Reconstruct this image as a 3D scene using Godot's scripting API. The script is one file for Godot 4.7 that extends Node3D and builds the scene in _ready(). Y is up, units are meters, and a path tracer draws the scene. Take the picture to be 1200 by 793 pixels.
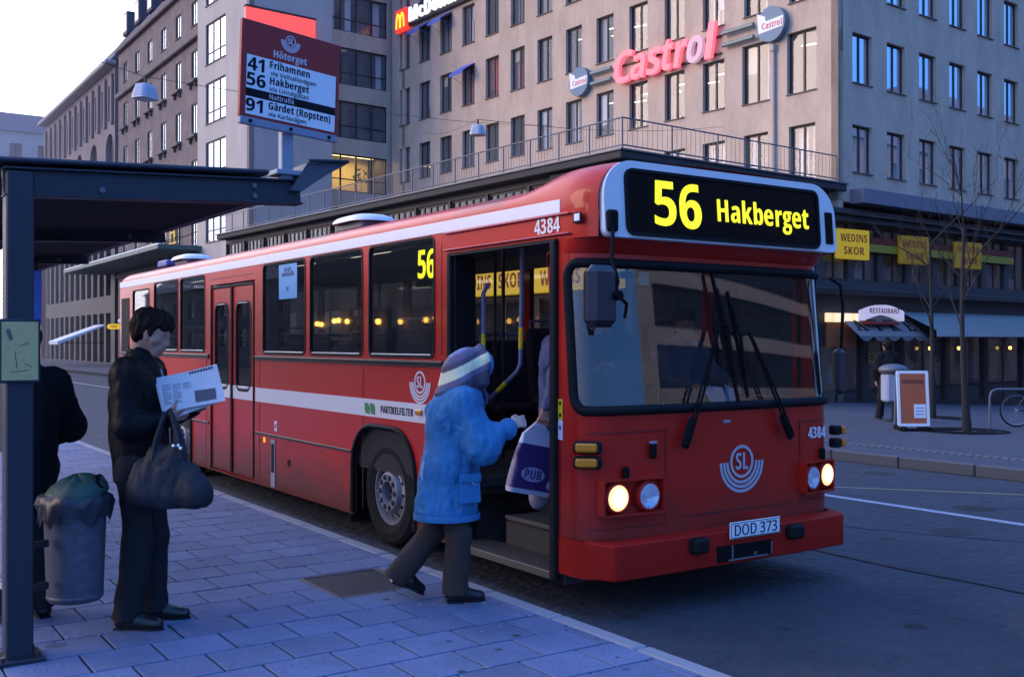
extends Node3D

# ---------------------------------------------------------------- mesh helper
class M:
	var v := PackedVector3Array()
	var n := PackedVector3Array()
	var c := PackedColorArray()
	var tint := Color(-1, 0, 0)
	func tri(a: Vector3, b: Vector3, d: Vector3, na: Vector3, nb: Vector3, nd: Vector3) -> void:
		if (b - a).cross(d - a).dot(na + nb + nd) > 0.0:
			v.append(a); v.append(d); v.append(b)
			n.append(na); n.append(nd); n.append(nb)
		else:
			v.append(a); v.append(b); v.append(d)
			n.append(na); n.append(nb); n.append(nd)
		if tint.r >= 0.0:
			c.append(tint); c.append(tint); c.append(tint)
	func quad(a: Vector3, b: Vector3, d: Vector3, e: Vector3, nn: Vector3) -> void:
		tri(a, b, d, nn, nn, nn)
		tri(a, d, e, nn, nn, nn)
	func fan(pts: PackedVector3Array, nn: Vector3) -> void:
		for i in range(1, pts.size() - 1):
			tri(pts[0], pts[i], pts[i + 1], nn, nn, nn)
	func box(ce: Vector3, s: Vector3, bev := 0.0, bs := Basis()) -> void:
		var h := s * 0.5
		var bv := minf(bev, minf(h.x, minf(h.y, h.z)) * 0.9)
		for i in 3:
			var j := (i + 1) % 3
			var k := (i + 2) % 3
			for si in [-1.0, 1.0]:
				var pts := PackedVector3Array()
				for q in [[-1.0, -1.0], [1.0, -1.0], [1.0, 1.0], [-1.0, 1.0]]:
					var p := Vector3()
					p[i] = si * h[i]
					p[j] = q[0] * (h[j] - bv)
					p[k] = q[1] * (h[k] - bv)
					pts.append(ce + bs * p)
				var nn := Vector3()
				nn[i] = si
				fan(pts, (bs * nn).normalized())
				if bv > 0.0:
					for sj in [-1.0, 1.0]:
						var a := Vector3(); var b := Vector3()
						a[i] = si * h[i]; a[j] = sj * (h[j] - bv); a[k] = -(h[k] - bv)
						b[i] = si * (h[i] - bv); b[j] = sj * h[j]; b[k] = -(h[k] - bv)
						var a2 := a; var b2 := b
						a2[k] = -a2[k]; b2[k] = -b2[k]
						var en := Vector3(); en[i] = si; en[j] = sj
						quad(ce + bs * a, ce + bs * b, ce + bs * b2, ce + bs * a2, (bs * en).normalized())
		if bv > 0.0:
			for sx in [-1.0, 1.0]:
				for sy in [-1.0, 1.0]:
					for sz in [-1.0, 1.0]:
						var sg := Vector3(sx, sy, sz)
						var q := (h - Vector3.ONE * bv)
						tri(ce + bs * (sg * Vector3(h.x, q.y, q.z)), ce + bs * (sg * Vector3(q.x, h.y, q.z)), ce + bs * (sg * Vector3(q.x, q.y, h.z)), bs * sg, bs * sg, bs * sg)
	func bar(a: Vector3, b: Vector3, w: float, t: float, up := Vector3.UP, bev := 0.0) -> void:
		var d := b - a
		var z := d.normalized()
		var x := up.cross(z)
		if x.length() < 0.01:
			x = Vector3.RIGHT.cross(z)
		x = x.normalized()
		box((a + b) * 0.5, Vector3(w, t, d.length()), bev, Basis(x, z.cross(x), z))
	func cyl(a: Vector3, b: Vector3, ra: float, rb: float, seg := 12, caps := true) -> void:
		var z := (b - a).normalized()
		var x := z.cross(Vector3.UP if absf(z.y) < 0.9 else Vector3.RIGHT).normalized()
		var y := z.cross(x)
		var sl := (ra - rb) / maxf((b - a).length(), 1e-5)
		for i in seg:
			var t0 := TAU * i / seg
			var t1 := TAU * (i + 1) / seg
			var d0 := x * cos(t0) + y * sin(t0)
			var d1 := x * cos(t1) + y * sin(t1)
			var n0 := (d0 + z * sl).normalized()
			var n1 := (d1 + z * sl).normalized()
			if ra > 0.0:
				tri(a + d0 * ra, a + d1 * ra, b + d1 * rb, n0, n1, n1)
			if rb > 0.0:
				tri(a + d0 * ra, b + d1 * rb, b + d0 * rb, n0, n1, n0)
			if caps:
				if ra > 0.0: tri(a, a + d0 * ra, a + d1 * ra, -z, -z, -z)
				if rb > 0.0: tri(b, b + d0 * rb, b + d1 * rb, z, z, z)
	func grid(rows: Array, inside := Vector3.INF, closed := false, tube := false) -> void:
		var nr := rows.size()
		var nc: int = rows[0].size()
		var nn := []
		for r in nr:
			var row := PackedVector3Array()
			var cen := inside
			if tube:
				cen = Vector3.ZERO
				for p in rows[r]: cen += p
				cen /= nc
			for k in nc:
				var ka := (k - 1 + nc) % nc if closed else maxi(k - 1, 0)
				var kb := (k + 1) % nc if closed else mini(k + 1, nc - 1)
				var du: Vector3 = rows[r][kb] - rows[r][ka]
				var dv: Vector3 = rows[mini(r + 1, nr - 1)][k] - rows[maxi(r - 1, 0)][k]
				var q := du.cross(dv)
				if q.length_squared() < 1e-16:
					q = rows[r][k] - cen if cen != Vector3.INF else Vector3.UP
				q = q.normalized()
				if cen != Vector3.INF and q.dot(rows[r][k] - cen) < 0.0:
					q = -q
				row.append(q)
			nn.append(row)
		for r in nr - 1:
			for k in (nc if closed else nc - 1):
				var k2 := (k + 1) % nc
				tri(rows[r][k], rows[r][k2], rows[r + 1][k2], nn[r][k], nn[r][k2], nn[r + 1][k2])
				tri(rows[r][k], rows[r + 1][k2], rows[r + 1][k], nn[r][k], nn[r + 1][k2], nn[r + 1][k])
	func ring(ce: Vector3, ax: Vector3, ay: Vector3, seg := 12) -> PackedVector3Array:
		var p := PackedVector3Array()
		for i in seg:
			p.append(ce + ax * cos(TAU * i / seg) + ay * sin(TAU * i / seg))
		return p
	func tube(pts: Array, r, seg := 8, closed := false, caps := true) -> void:
		var rows := []
		var m := pts.size()
		var px := Vector3.ZERO
		for i in m:
			var a: Vector3 = pts[(i - 1 + m) % m] if closed else pts[maxi(i - 1, 0)]
			var b: Vector3 = pts[(i + 1) % m] if closed else pts[mini(i + 1, m - 1)]
			var z := (b - a).normalized()
			var x: Vector3
			if px == Vector3.ZERO:
				x = z.cross(Vector3.UP if absf(z.y) < 0.9 else Vector3.RIGHT).normalized()
			else:
				x = (px - z * px.dot(z)).normalized()
			px = x
			var rr: float = r[i] if r is Array else r
			rows.append(ring(pts[i], x * rr, z.cross(x) * rr, seg))
		if closed:
			rows.append(rows[0])
		grid(rows, Vector3.INF, true, true)
		if caps and not closed:
			fan(rows[0], (pts[0] - pts[1]).normalized())
			fan(rows[m - 1], (pts[m - 1] - pts[m - 2]).normalized())
	func lathe(prof: Array, xf: Transform3D, seg := 24, sharp := true) -> void:
		# prof: Vector2(r, y); revolved round local y
		for i in prof.size() - 1:
			var p: Vector2 = prof[i]
			var q: Vector2 = prof[i + 1]
			var d := q - p
			if d.length() < 1e-6: continue
			var en := Vector2(d.y, -d.x).normalized()
			for k in seg:
				var t0 := TAU * k / seg
				var t1 := TAU * (k + 1) / seg
				var c0 := Vector3(cos(t0), 0, sin(t0)); var c1 := Vector3(cos(t1), 0, sin(t1))
				var n0 := xf.basis * (c0 * en.x + Vector3.UP * en.y)
				var n1 := xf.basis * (c1 * en.x + Vector3.UP * en.y)
				var a := xf * (c0 * p.x + Vector3.UP * p.y)
				var b := xf * (c1 * p.x + Vector3.UP * p.y)
				var e := xf * (c1 * q.x + Vector3.UP * q.y)
				var f := xf * (c0 * q.x + Vector3.UP * q.y)
				if p.x > 1e-6: tri(a, b, e, n0, n1, n1)
				if q.x > 1e-6: tri(a, e, f, n0, n1, n0)
	func ball(ce: Vector3, r: Vector3, seg := 12, bs := Basis()) -> void:
		var hs := seg / 2
		for i in hs:
			for k in seg:
				var p := []
				for q in [[i, k], [i, k + 1], [i + 1, k + 1], [i + 1, k]]:
					var a: float = PI * q[0] / hs
					var b: float = TAU * q[1] / seg
					p.append(Vector3(sin(a) * cos(b), cos(a), sin(a) * sin(b)))
				var w := []
				var m := []
				for q in p:
					w.append(ce + bs * (q * r))
					m.append((bs * (q / r)).normalized())
				if i > 0: tri(w[0], w[1], w[2], m[0], m[1], m[2])
				if i < hs - 1: tri(w[0], w[2], w[3], m[0], m[2], m[3])
	func prism(poly: PackedVector2Array, xf: Transform3D, depth: float) -> void:
		# polygon in local xy, front at z=0, back at -depth
		var idx := Geometry2D.triangulate_polygon(poly)
		var nz := xf.basis.z.normalized()
		for i in range(0, idx.size(), 3):
			var q := []
			for j in 3: q.append(Vector3(poly[idx[i + j]].x, poly[idx[i + j]].y, 0))
			tri(xf * q[0], xf * q[1], xf * q[2], nz, nz, nz)
			if depth > 0.0:
				var dz := Vector3(0, 0, -depth)
				tri(xf * (q[0] + dz), xf * (q[1] + dz), xf * (q[2] + dz), -nz, -nz, -nz)
		if depth > 0.0:
			var area := 0.0
			for i in poly.size():
				var a := poly[i]; var b := poly[(i + 1) % poly.size()]
				area += a.x * b.y - b.x * a.y
			var sg := 1.0 if area > 0 else -1.0
			for i in poly.size():
				var a := poly[i]; var b := poly[(i + 1) % poly.size()]
				var e := (b - a)
				if e.length() < 1e-7: continue
				var en := xf.basis * Vector3(e.y * sg, -e.x * sg, 0)
				quad(xf * Vector3(a.x, a.y, 0), xf * Vector3(b.x, b.y, 0), xf * Vector3(b.x, b.y, -depth), xf * Vector3(a.x, a.y, -depth), en.normalized())
	func wall(xf: Transform3D, x0: float, y0: float, x1: float, y1: float, holes: Array, depth: float, back := true, edges := true) -> void:
		# front at local z = 0 facing +z; a hole is [x0, y0, x1, y1, radius]
		var xs := [x0, x1]
		var ys := [y0, y1]
		for h in holes:
			xs.append(clampf(h[0], x0, x1)); xs.append(clampf(h[2], x0, x1))
			ys.append(clampf(h[1], y0, y1)); ys.append(clampf(h[3], y0, y1))
		xs.sort(); ys.sort()
		var nz := xf.basis.z.normalized()
		for j in ys.size() - 1:
			if ys[j + 1] - ys[j] < 1e-5: continue
			var cy: float = (ys[j] + ys[j + 1]) * 0.5
			var start := INF
			for i in xs.size():
				var free := false
				if i < xs.size() - 1:
					if xs[i + 1] - xs[i] < 1e-5: continue
					var cx: float = (xs[i] + xs[i + 1]) * 0.5
					free = true
					for h in holes:
						if cx > h[0] and cx < h[2] and cy > h[1] and cy < h[3]:
							free = false
							break
				if free:
					if start == INF: start = xs[i]
				elif start != INF:
					quad(xf * Vector3(start, ys[j], 0), xf * Vector3(xs[i], ys[j], 0), xf * Vector3(xs[i], ys[j + 1], 0), xf * Vector3(start, ys[j + 1], 0), nz)
					if back:
						quad(xf * Vector3(start, ys[j], -depth), xf * Vector3(xs[i], ys[j], -depth), xf * Vector3(xs[i], ys[j + 1], -depth), xf * Vector3(start, ys[j + 1], -depth), -nz)
					start = INF
		for h in holes:
			var rl = h[4] if h.size() > 4 else 0.0
			var rr: Array = rl if rl is Array else [rl, rl, rl, rl]   # bl br tr tl
			var out := PackedVector2Array()
			var cs := [Vector2(h[0], h[1]), Vector2(h[2], h[1]), Vector2(h[2], h[3]), Vector2(h[0], h[3])]
			var ins := [Vector2(1, 1), Vector2(-1, 1), Vector2(-1, -1), Vector2(1, -1)]
			for q in 4:
				var r: float = rr[q]
				if r <= 0.0:
					out.append(cs[q])
					continue
				var o: Vector2 = cs[q] + ins[q] * r
				var arc := PackedVector2Array()
				for s in 9:
					var t := PI + PI * 0.5 * q + PI * 0.5 * s / 8.0
					arc.append(o + Vector2(cos(t), sin(t)) * r)
				for s in 8:
					var a := xf * Vector3(cs[q].x, cs[q].y, 0)
					tri(a, xf * Vector3(arc[s].x, arc[s].y, 0), xf * Vector3(arc[s + 1].x, arc[s + 1].y, 0), nz, nz, nz)
					if back:
						var dz := -nz * depth
						tri(a + dz, xf * Vector3(arc[s].x, arc[s].y, 0) + dz, xf * Vector3(arc[s + 1].x, arc[s + 1].y, 0) + dz, -nz, -nz, -nz)
				out.append_array(arc)
			for q in out.size():
				var a := out[q]; var b := out[(q + 1) % out.size()]
				if (b - a).length() < 1e-6 or maxf(a.y, b.y) <= y0 + 1e-4 or minf(a.x, b.x) >= x1 - 1e-4: continue
				var en := Vector3(-(b - a).y, (b - a).x, 0)
				quad(xf * Vector3(a.x, a.y, 0), xf * Vector3(b.x, b.y, 0), xf * Vector3(b.x, b.y, -depth), xf * Vector3(a.x, a.y, -depth), (xf.basis * en).normalized())
		if not edges: return
		for e in [[x0, y0, x1, y0, Vector3.DOWN], [x1, y0, x1, y1, Vector3.RIGHT], [x1, y1, x0, y1, Vector3.UP], [x0, y1, x0, y0, Vector3.LEFT]]:
			quad(xf * Vector3(e[0], e[1], 0), xf * Vector3(e[2], e[3], 0), xf * Vector3(e[2], e[3], -depth), xf * Vector3(e[0], e[1], -depth), (xf.basis * e[4]).normalized())
	func mesh() -> ArrayMesh:
		var a := []
		a.resize(Mesh.ARRAY_MAX)
		a[Mesh.ARRAY_VERTEX] = v
		for i in n.size(): n[i] = n[i].normalized()
		a[Mesh.ARRAY_NORMAL] = n
		if c.size() == v.size() and c.size() > 0:
			a[Mesh.ARRAY_COLOR] = c
		var am := ArrayMesh.new()
		am.add_surface_from_arrays(Mesh.PRIMITIVE_TRIANGLES, a)
		return am

# ---------------------------------------------------------------- body fields
class Field:
	var o: Vector3
	var cs: float
	var k: float
	var nx: int
	var ny: int
	var nz: int
	var s := PackedFloat32Array()
	var cuts := []
	func _init(lo: Vector3, hi: Vector3, cell: float, kk: float) -> void:
		o = lo; cs = cell; k = kk
		nx = int((hi.x - lo.x) / cell) + 2
		ny = int((hi.y - lo.y) / cell) + 2
		nz = int((hi.z - lo.z) / cell) + 2
		s.resize(nx * ny * nz)
	func bone(a: Vector3, b: Vector3, ra: float, rb: float, ax := Vector3.ZERO, fl := 1.0, sign := 1.0) -> void:
		# a tapered capsule; fl > 1 thins it along ax
		var reach := 3.5 * k + 2.0 * cs
		var pad := Vector3.ONE * (maxf(ra, rb) + reach)
		var lo := (a.min(b) - pad - o) / cs
		var hi := (a.max(b) + pad - o) / cs
		var ba := b - a
		var bb := maxf(ba.length_squared(), 1e-9)
		var mid := (a + b) * 0.5
		var flat := fl != 1.0
		var ik := 1.0 / k
		var f1 := fl - 1.0
		for z in range(maxi(0, int(lo.z)), mini(nz, int(hi.z) + 2)):
			for y in range(maxi(0, int(lo.y)), mini(ny, int(hi.y) + 2)):
				var base := (z * ny + y) * nx
				for x in range(maxi(0, int(lo.x)), mini(nx, int(hi.x) + 2)):
					var p := o + Vector3(x, y, z) * cs
					if flat:
						p += ax * (ax.dot(p - mid) * f1)
					var pa := p - a
					var h := clampf(pa.dot(ba) / bb, 0.0, 1.0)
					var d := (pa - ba * h).length() - (ra + (rb - ra) * h)
					if d < reach:
						s[base + x] += sign * exp(-maxf(d, -0.5) * ik)
	func chain(pts: Array, rs: Array) -> void:
		for i in pts.size() - 1:
			bone(pts[i], pts[i + 1], rs[i], rs[i + 1])
	func cut(p: Vector3, nn: Vector3) -> void:
		cuts.append([p, nn.normalized()])
	func net(m: M, noise: FastNoiseLite = null, amp := 0.0, xf := Transform3D()) -> void:
		var d := PackedFloat32Array()
		d.resize(s.size())
		d.fill(0.2)
		var used_noise := noise != null
		var bias := 0.35 if used_noise and noise.fractal_type == FastNoiseLite.FRACTAL_RIDGED else 0.0
		var has_cuts := cuts.size() > 0
		for i in s.size():
			var q := s[i]
			if q > 1e-30:
				var f := -k * log(q)
				if f < 0.2:
					if (used_noise or has_cuts) and f > -0.08:
						var p := o + Vector3(i % nx, (i / nx) % ny, i / (nx * ny)) * cs
						if used_noise:
							f += amp * (noise.get_noise_3d(p.x, p.y * 0.5, p.z) - bias)
						for ct in cuts:
							f = maxf(f, (p - ct[0]).dot(ct[1]))
					elif has_cuts:
						var p := o + Vector3(i % nx, (i / nx) % ny, i / (nx * ny)) * cs
						for ct in cuts:
							f = maxf(f, (p - ct[0]).dot(ct[1]))
					d[i] = f
		var idx := {}
		var vv := PackedVector3Array()
		var vn := PackedVector3Array()
		var off := [0, 1, nx, nx + 1, nx * ny, nx * ny + 1, nx * ny + nx, nx * ny + nx + 1]
		var edges := [[0, 1], [2, 3], [4, 5], [6, 7], [0, 2], [1, 3], [4, 6], [5, 7], [0, 4], [1, 5], [2, 6], [3, 7]]
		var cp := []
		for q in 8: cp.append(Vector3(q & 1, (q >> 1) & 1, (q >> 2) & 1))
		var lim := cs * 4.0 + amp * 2.0
		for z in nz - 1:
			for y in ny - 1:
				var b := (z * ny + y) * nx
				for x in nx - 1:
					var at := b + x
					var dq := d[at]
					if dq > lim or dq < -lim: continue
					var s0 := dq < 0.0
					if s0 == (d[at + 1] < 0.0) and s0 == (d[at + off[2]] < 0.0) and s0 == (d[at + off[3]] < 0.0) and s0 == (d[at + off[4]] < 0.0) and s0 == (d[at + off[5]] < 0.0) and s0 == (d[at + off[6]] < 0.0) and s0 == (d[at + off[7]] < 0.0):
						continue
					var g := []
					for q in 8: g.append(d[at + off[q]])
					var p := Vector3.ZERO
					var cnt := 0
					for e in edges:
						var u: float = g[e[0]]
						var w: float = g[e[1]]
						if (u < 0.0) != (w < 0.0):
							p += cp[e[0]].lerp(cp[e[1]], u / (u - w))
							cnt += 1
					p /= cnt
					var gr := Vector3(g[1] + g[3] + g[5] + g[7] - g[0] - g[2] - g[4] - g[6], g[2] + g[3] + g[6] + g[7] - g[0] - g[1] - g[4] - g[5], g[4] + g[5] + g[6] + g[7] - g[0] - g[1] - g[2] - g[3])
					idx[at] = vv.size()
					vv.append(xf * (o + (Vector3(x, y, z) + p) * cs))
					vn.append((xf.basis * gr).normalized())
		var st := [1, nx, nx * ny]
		for at in idx:
			for ax in 3:
				var nb: int = at + st[ax]
				if (d[at] < 0.0) == (d[nb] < 0.0): continue
				var u: int = st[(ax + 1) % 3]
				var w: int = st[(ax + 2) % 3]
				if not (idx.has(at - u) and idx.has(at - w) and idx.has(at - u - w)): continue
				var a: int = idx[at]; var b: int = idx[at - u]; var c2: int = idx[at - u - w]; var e: int = idx[at - w]
				m.tri(vv[a], vv[b], vv[c2], vn[a], vn[b], vn[c2])
				m.tri(vv[a], vv[c2], vv[e], vn[a], vn[c2], vn[e])

# ---------------------------------------------------------------- things and materials
var used := {}
var mats := {}
var rng := RandomNumberGenerator.new()
var font_bold: SystemFont
var font_plain: SystemFont
var font_serif: SystemFont

func lin(r: float, g: float, b: float) -> Color:
	return Color(r, g, b).linear_to_srgb()

func mat(key: String, r: float, g: float, b: float, rough := 0.7, metal := 0.0) -> StandardMaterial3D:
	if mats.has(key): return mats[key]
	var m := StandardMaterial3D.new()
	m.resource_name = key
	m.albedo_color = lin(r, g, b)
	m.roughness = rough
	m.metallic = metal
	mats[key] = m
	return m

func glow(key: String, r: float, g: float, b: float, e := 1.0) -> StandardMaterial3D:
	if mats.has(key): return mats[key]
	var m := mat(key, r * 0.5, g * 0.5, b * 0.5, 0.4)
	m.emission_enabled = true
	m.emission = lin(r, g, b)
	m.emission_energy_multiplier = e
	return m

func noise_tex(seed_: int, freq: float, lo: Color, hi: Color, size := 512, octaves := 4, mid := -1.0) -> NoiseTexture2D:
	var t := NoiseTexture2D.new()
	t.width = size; t.height = size; t.seamless = true
	var nz := FastNoiseLite.new()
	nz.seed = seed_; nz.frequency = freq; nz.fractal_octaves = octaves
	nz.noise_type = FastNoiseLite.TYPE_SIMPLEX_SMOOTH
	t.noise = nz
	var g := Gradient.new()
	g.set_color(0, lo); g.set_color(1, hi)
	if mid > 0.0:
		g.set_offset(0, mid - 0.2); g.set_offset(1, mid + 0.2)
	t.color_ramp = g
	return t

func bump_tex(seed_: int, freq: float, strength := 4.0, size := 512) -> NoiseTexture2D:
	var t := NoiseTexture2D.new()
	t.width = size; t.height = size; t.seamless = true
	t.as_normal_map = true; t.bump_strength = strength
	var nz := FastNoiseLite.new()
	nz.seed = seed_; nz.frequency = freq; nz.fractal_octaves = 4
	t.noise = nz
	return t

func mix_tex(size: int, lo: Color, hi: Color, layers: Array, cracks := 0.0, spots := 0, seed_ := 1, grime := false) -> ImageTexture:
	# layers of seamless noise, then dark cracks and round stains; a material's own wear
	var acc := PackedFloat32Array()
	acc.resize(size * size)
	for l in layers:
		var nz := FastNoiseLite.new()
		nz.seed = l[0]; nz.frequency = l[1]; nz.fractal_octaves = l[2]
		var data := nz.get_seamless_image(size, size).get_data()
		var w: float = l[3] / 255.0
		for i in acc.size(): acc[i] += (data[i] - 127.5) * w
	var dark := PackedFloat32Array()
	dark.resize(size * size)
	if cracks > 0.0:
		var nz := FastNoiseLite.new()
		nz.seed = seed_ + 50; nz.frequency = 2.2 / size * 2.0; nz.fractal_octaves = 4
		nz.fractal_type = FastNoiseLite.FRACTAL_RIDGED
		var data := nz.get_seamless_image(size, size).get_data()
		for i in acc.size():
			var q := data[i] - 236
			if q > 0: dark[i] = cracks * minf(q / 12.0, 1.0)
	var r := RandomNumberGenerator.new()
	r.seed = seed_
	for s in spots:
		var cx := r.randi_range(0, size - 1); var cy := r.randi_range(0, size - 1)
		var rad := r.randf_range(0.004, 0.012) * size * (3.0 if r.randf() < 0.06 else 1.0)
		var st := r.randf_range(0.2, 0.6)
		var n := int(rad) + 1
		for y in range(-n, n + 1):
			for x in range(-n, n + 1):
				var d := sqrt(float(x * x + y * y)) / rad
				if d < 1.0:
					var at := posmod(cy + y, size) * size + posmod(cx + x, size)
					dark[at] = maxf(dark[at], st * smoothstep(1.0, 0.6, d))
	var bytes := PackedByteArray()
	bytes.resize(size * size * 3)
	for i in acc.size():
		var t := clampf(0.5 + acc[i], 0.0, 1.0)
		var k := 1.0 - dark[i]
		var g := 0.0
		if grime:
			var up := 1.0 - float(i / size) / size
			g = clampf((0.26 - up) * 4.5 + acc[i] * 0.9, 0.0, 0.75) if up < 0.4 else 0.0
		bytes[i * 3] = int(255.0 * lerpf(lerpf(lo.r, hi.r, t) * k, 0.30, g))
		bytes[i * 3 + 1] = int(255.0 * lerpf(lerpf(lo.g, hi.g, t) * k, 0.22, g))
		bytes[i * 3 + 2] = int(255.0 * lerpf(lerpf(lo.b, hi.b, t) * k, 0.19, g))
	return ImageTexture.create_from_image(Image.create_from_data(size, size, false, Image.FORMAT_RGB8, bytes))

func textured(m: StandardMaterial3D, tex: Texture2D, scale: float, world := true) -> StandardMaterial3D:
	m.albedo_texture = tex
	m.uv1_triplanar = true
	m.uv1_world_triplanar = world
	m.uv1_scale = Vector3.ONE * scale
	return m

func bumped(m: StandardMaterial3D, tex: Texture2D, amount := 1.0) -> StandardMaterial3D:
	m.normal_enabled = true
	m.normal_texture = tex
	m.normal_scale = amount
	return m

func glass(key: String, r: float, g: float, b: float, alpha: float, metal := 0.0, rough := 0.02) -> StandardMaterial3D:
	if mats.has(key): return mats[key]
	var m := mat(key, r, g, b, rough, metal)
	m.albedo_color.a = alpha
	m.transparency = BaseMaterial3D.TRANSPARENCY_ALPHA
	m.metallic_specular = 0.7
	return m

func numbered(called: String) -> String:
	if not used.has(called):
		used[called] = 0
		return called
	used[called] += 1
	return "%s_%03d" % [called, used[called]]

func tag(o: Node, label := "", category := "", group := "", kind := "") -> Node:
	if label != "": o.set_meta("label", label)
	if category != "": o.set_meta("category", category)
	if group != "": o.set_meta("group", group)
	if kind != "": o.set_meta("kind", kind)
	return o

func thing(called: String, label: String, category: String, at := Vector3.ZERO, turn := 0.0, group := "") -> Node3D:
	var o := Node3D.new()
	o.name = numbered(called)
	add_child(o, true)
	o.position = at
	o.rotation.y = turn
	tag(o, label, category, group)
	return o

func put(called: String, mesh: Mesh, m: Material, parent: Node, xf := Transform3D()) -> MeshInstance3D:
	var o := MeshInstance3D.new()
	if parent == self:
		o.name = numbered(called)
	else:
		var nm := called
		var q := 0
		while parent.has_node(NodePath(nm)):
			q += 1
			nm = "%s_%03d" % [called, q]
		o.name = nm
	o.mesh = mesh
	o.material_override = m
	o.transform = xf
	parent.add_child(o, true)
	return o

func obj(called: String, m: M, mt: Material, parent: Node, xf := Transform3D()) -> MeshInstance3D:
	return put(called, m.mesh(), mt, parent, xf)

func group_node(called: String, parent: Node, xf := Transform3D()) -> Node3D:
	var o := Node3D.new()
	var nm := called
	var q := 0
	while parent.has_node(NodePath(nm)):
		q += 1
		nm = "%s_%03d" % [called, q]
	o.name = nm
	o.transform = xf
	parent.add_child(o, true)
	return o

func text(called: String, words: String, height: float, at: Transform3D, mt: Material, parent: Node, width := 0.0, font: Font = null, depth := 0.003) -> MeshInstance3D:
	# height: of a capital letter; at: the middle of the line
	var t := TextMesh.new()
	t.text = words
	t.font = font if font else font_bold
	t.font_size = 48
	t.pixel_size = height / 0.715 / 48.0
	t.depth = depth
	t.curve_step = 1.0
	t.horizontal_alignment = HORIZONTAL_ALIGNMENT_CENTER
	t.vertical_alignment = VERTICAL_ALIGNMENT_CENTER
	var o := put(called, t, mt, parent, at)
	if width > 0.0:
		var w := t.get_aabb().size.x
		if w > 0.0:
			o.transform.basis = at.basis * Basis.from_scale(Vector3(width / w, 1, 1))
	return o

func arc_band(m: M, xf: Transform3D, r0: float, r1: float, a0: float, a1: float, depth: float, seg := 24) -> void:
	var nz := xf.basis.z.normalized()
	for i in seg:
		var t0 := lerpf(a0, a1, float(i) / seg)
		var t1 := lerpf(a0, a1, float(i + 1) / seg)
		var d0 := Vector3(cos(t0), sin(t0), 0); var d1 := Vector3(cos(t1), sin(t1), 0)
		m.quad(xf * (d0 * r0), xf * (d1 * r0), xf * (d1 * r1), xf * (d0 * r1), nz)
		var b := Vector3(0, 0, -depth)
		m.quad(xf * (d0 * r1), xf * (d1 * r1), xf * (d1 * r1 + b), xf * (d0 * r1 + b), (xf.basis * (d0 + d1)).normalized())
		m.quad(xf * (d0 * r0), xf * (d1 * r0), xf * (d1 * r0 + b), xf * (d0 * r0 + b), -(xf.basis * (d0 + d1)).normalized())

func emblem(parent: Node, at: Transform3D, r: float, mt: Material) -> void:
	# ring with two letters over three open arcs
	var m := M.new()
	arc_band(m, at, r * 0.82, r, 0, TAU, 0.003, 32)
	for q in 3:
		var a := r * (1.16 + 0.27 * q)
		arc_band(m, at, a, a + r * 0.18, PI * 1.0, TAU, 0.003, 28)
	var e := obj("emblem", m, mt, parent)
	text("emblem_letters", "SL", r * 1.0, at, mt, e, r * 1.05)

func face_xf(at: Vector3, normal: Vector3) -> Transform3D:
	var z := normal.normalized()
	var x := Vector3.UP.cross(z).normalized()
	return Transform3D(Basis(x, z.cross(x), z), at)

func rounded(w: float, h: float, r: float, seg := 6) -> PackedVector2Array:
	var p := PackedVector2Array()
	for q in 4:
		var o := Vector2((w * 0.5 - r) * (1 if q in [0, 3] else -1), (h * 0.5 - r) * (1 if q < 2 else -1))
		for s in seg + 1:
			var t := PI * 0.5 * q + PI * 0.5 * s / seg
			p.append(o + Vector2(cos(t), sin(t)) * r)
	return p

func frame_ring(m: M, xf: Transform3D, w: float, h: float, r: float, t: float, depth: float) -> void:
	# rounded ring of thickness t inside w x h
	var a := rounded(w, h, r)
	var b := rounded(w - 2 * t, h - 2 * t, maxf(r - t, 0.004))
	var nz := xf.basis.z.normalized()
	var dz := Vector3(0, 0, -depth)
	for i in a.size():
		var j := (i + 1) % a.size()
		var a0 := Vector3(a[i].x, a[i].y, 0); var a1 := Vector3(a[j].x, a[j].y, 0)
		var b0 := Vector3(b[i].x, b[i].y, 0); var b1 := Vector3(b[j].x, b[j].y, 0)
		m.quad(xf * a0, xf * a1, xf * b1, xf * b0, nz)
		var en := xf.basis * Vector3((a1 - a0).y, -(a1 - a0).x, 0).normalized()
		if (a1 - a0).length() > 1e-6:
			m.quad(xf * a0, xf * a1, xf * (a1 + dz), xf * (a0 + dz), en)
		if (b1 - b0).length() > 1e-6:
			en = xf.basis * Vector3((b1 - b0).y, -(b1 - b0).x, 0).normalized()
			m.quad(xf * b0, xf * b1, xf * (b1 + dz), xf * (b0 + dz), -en)

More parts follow.
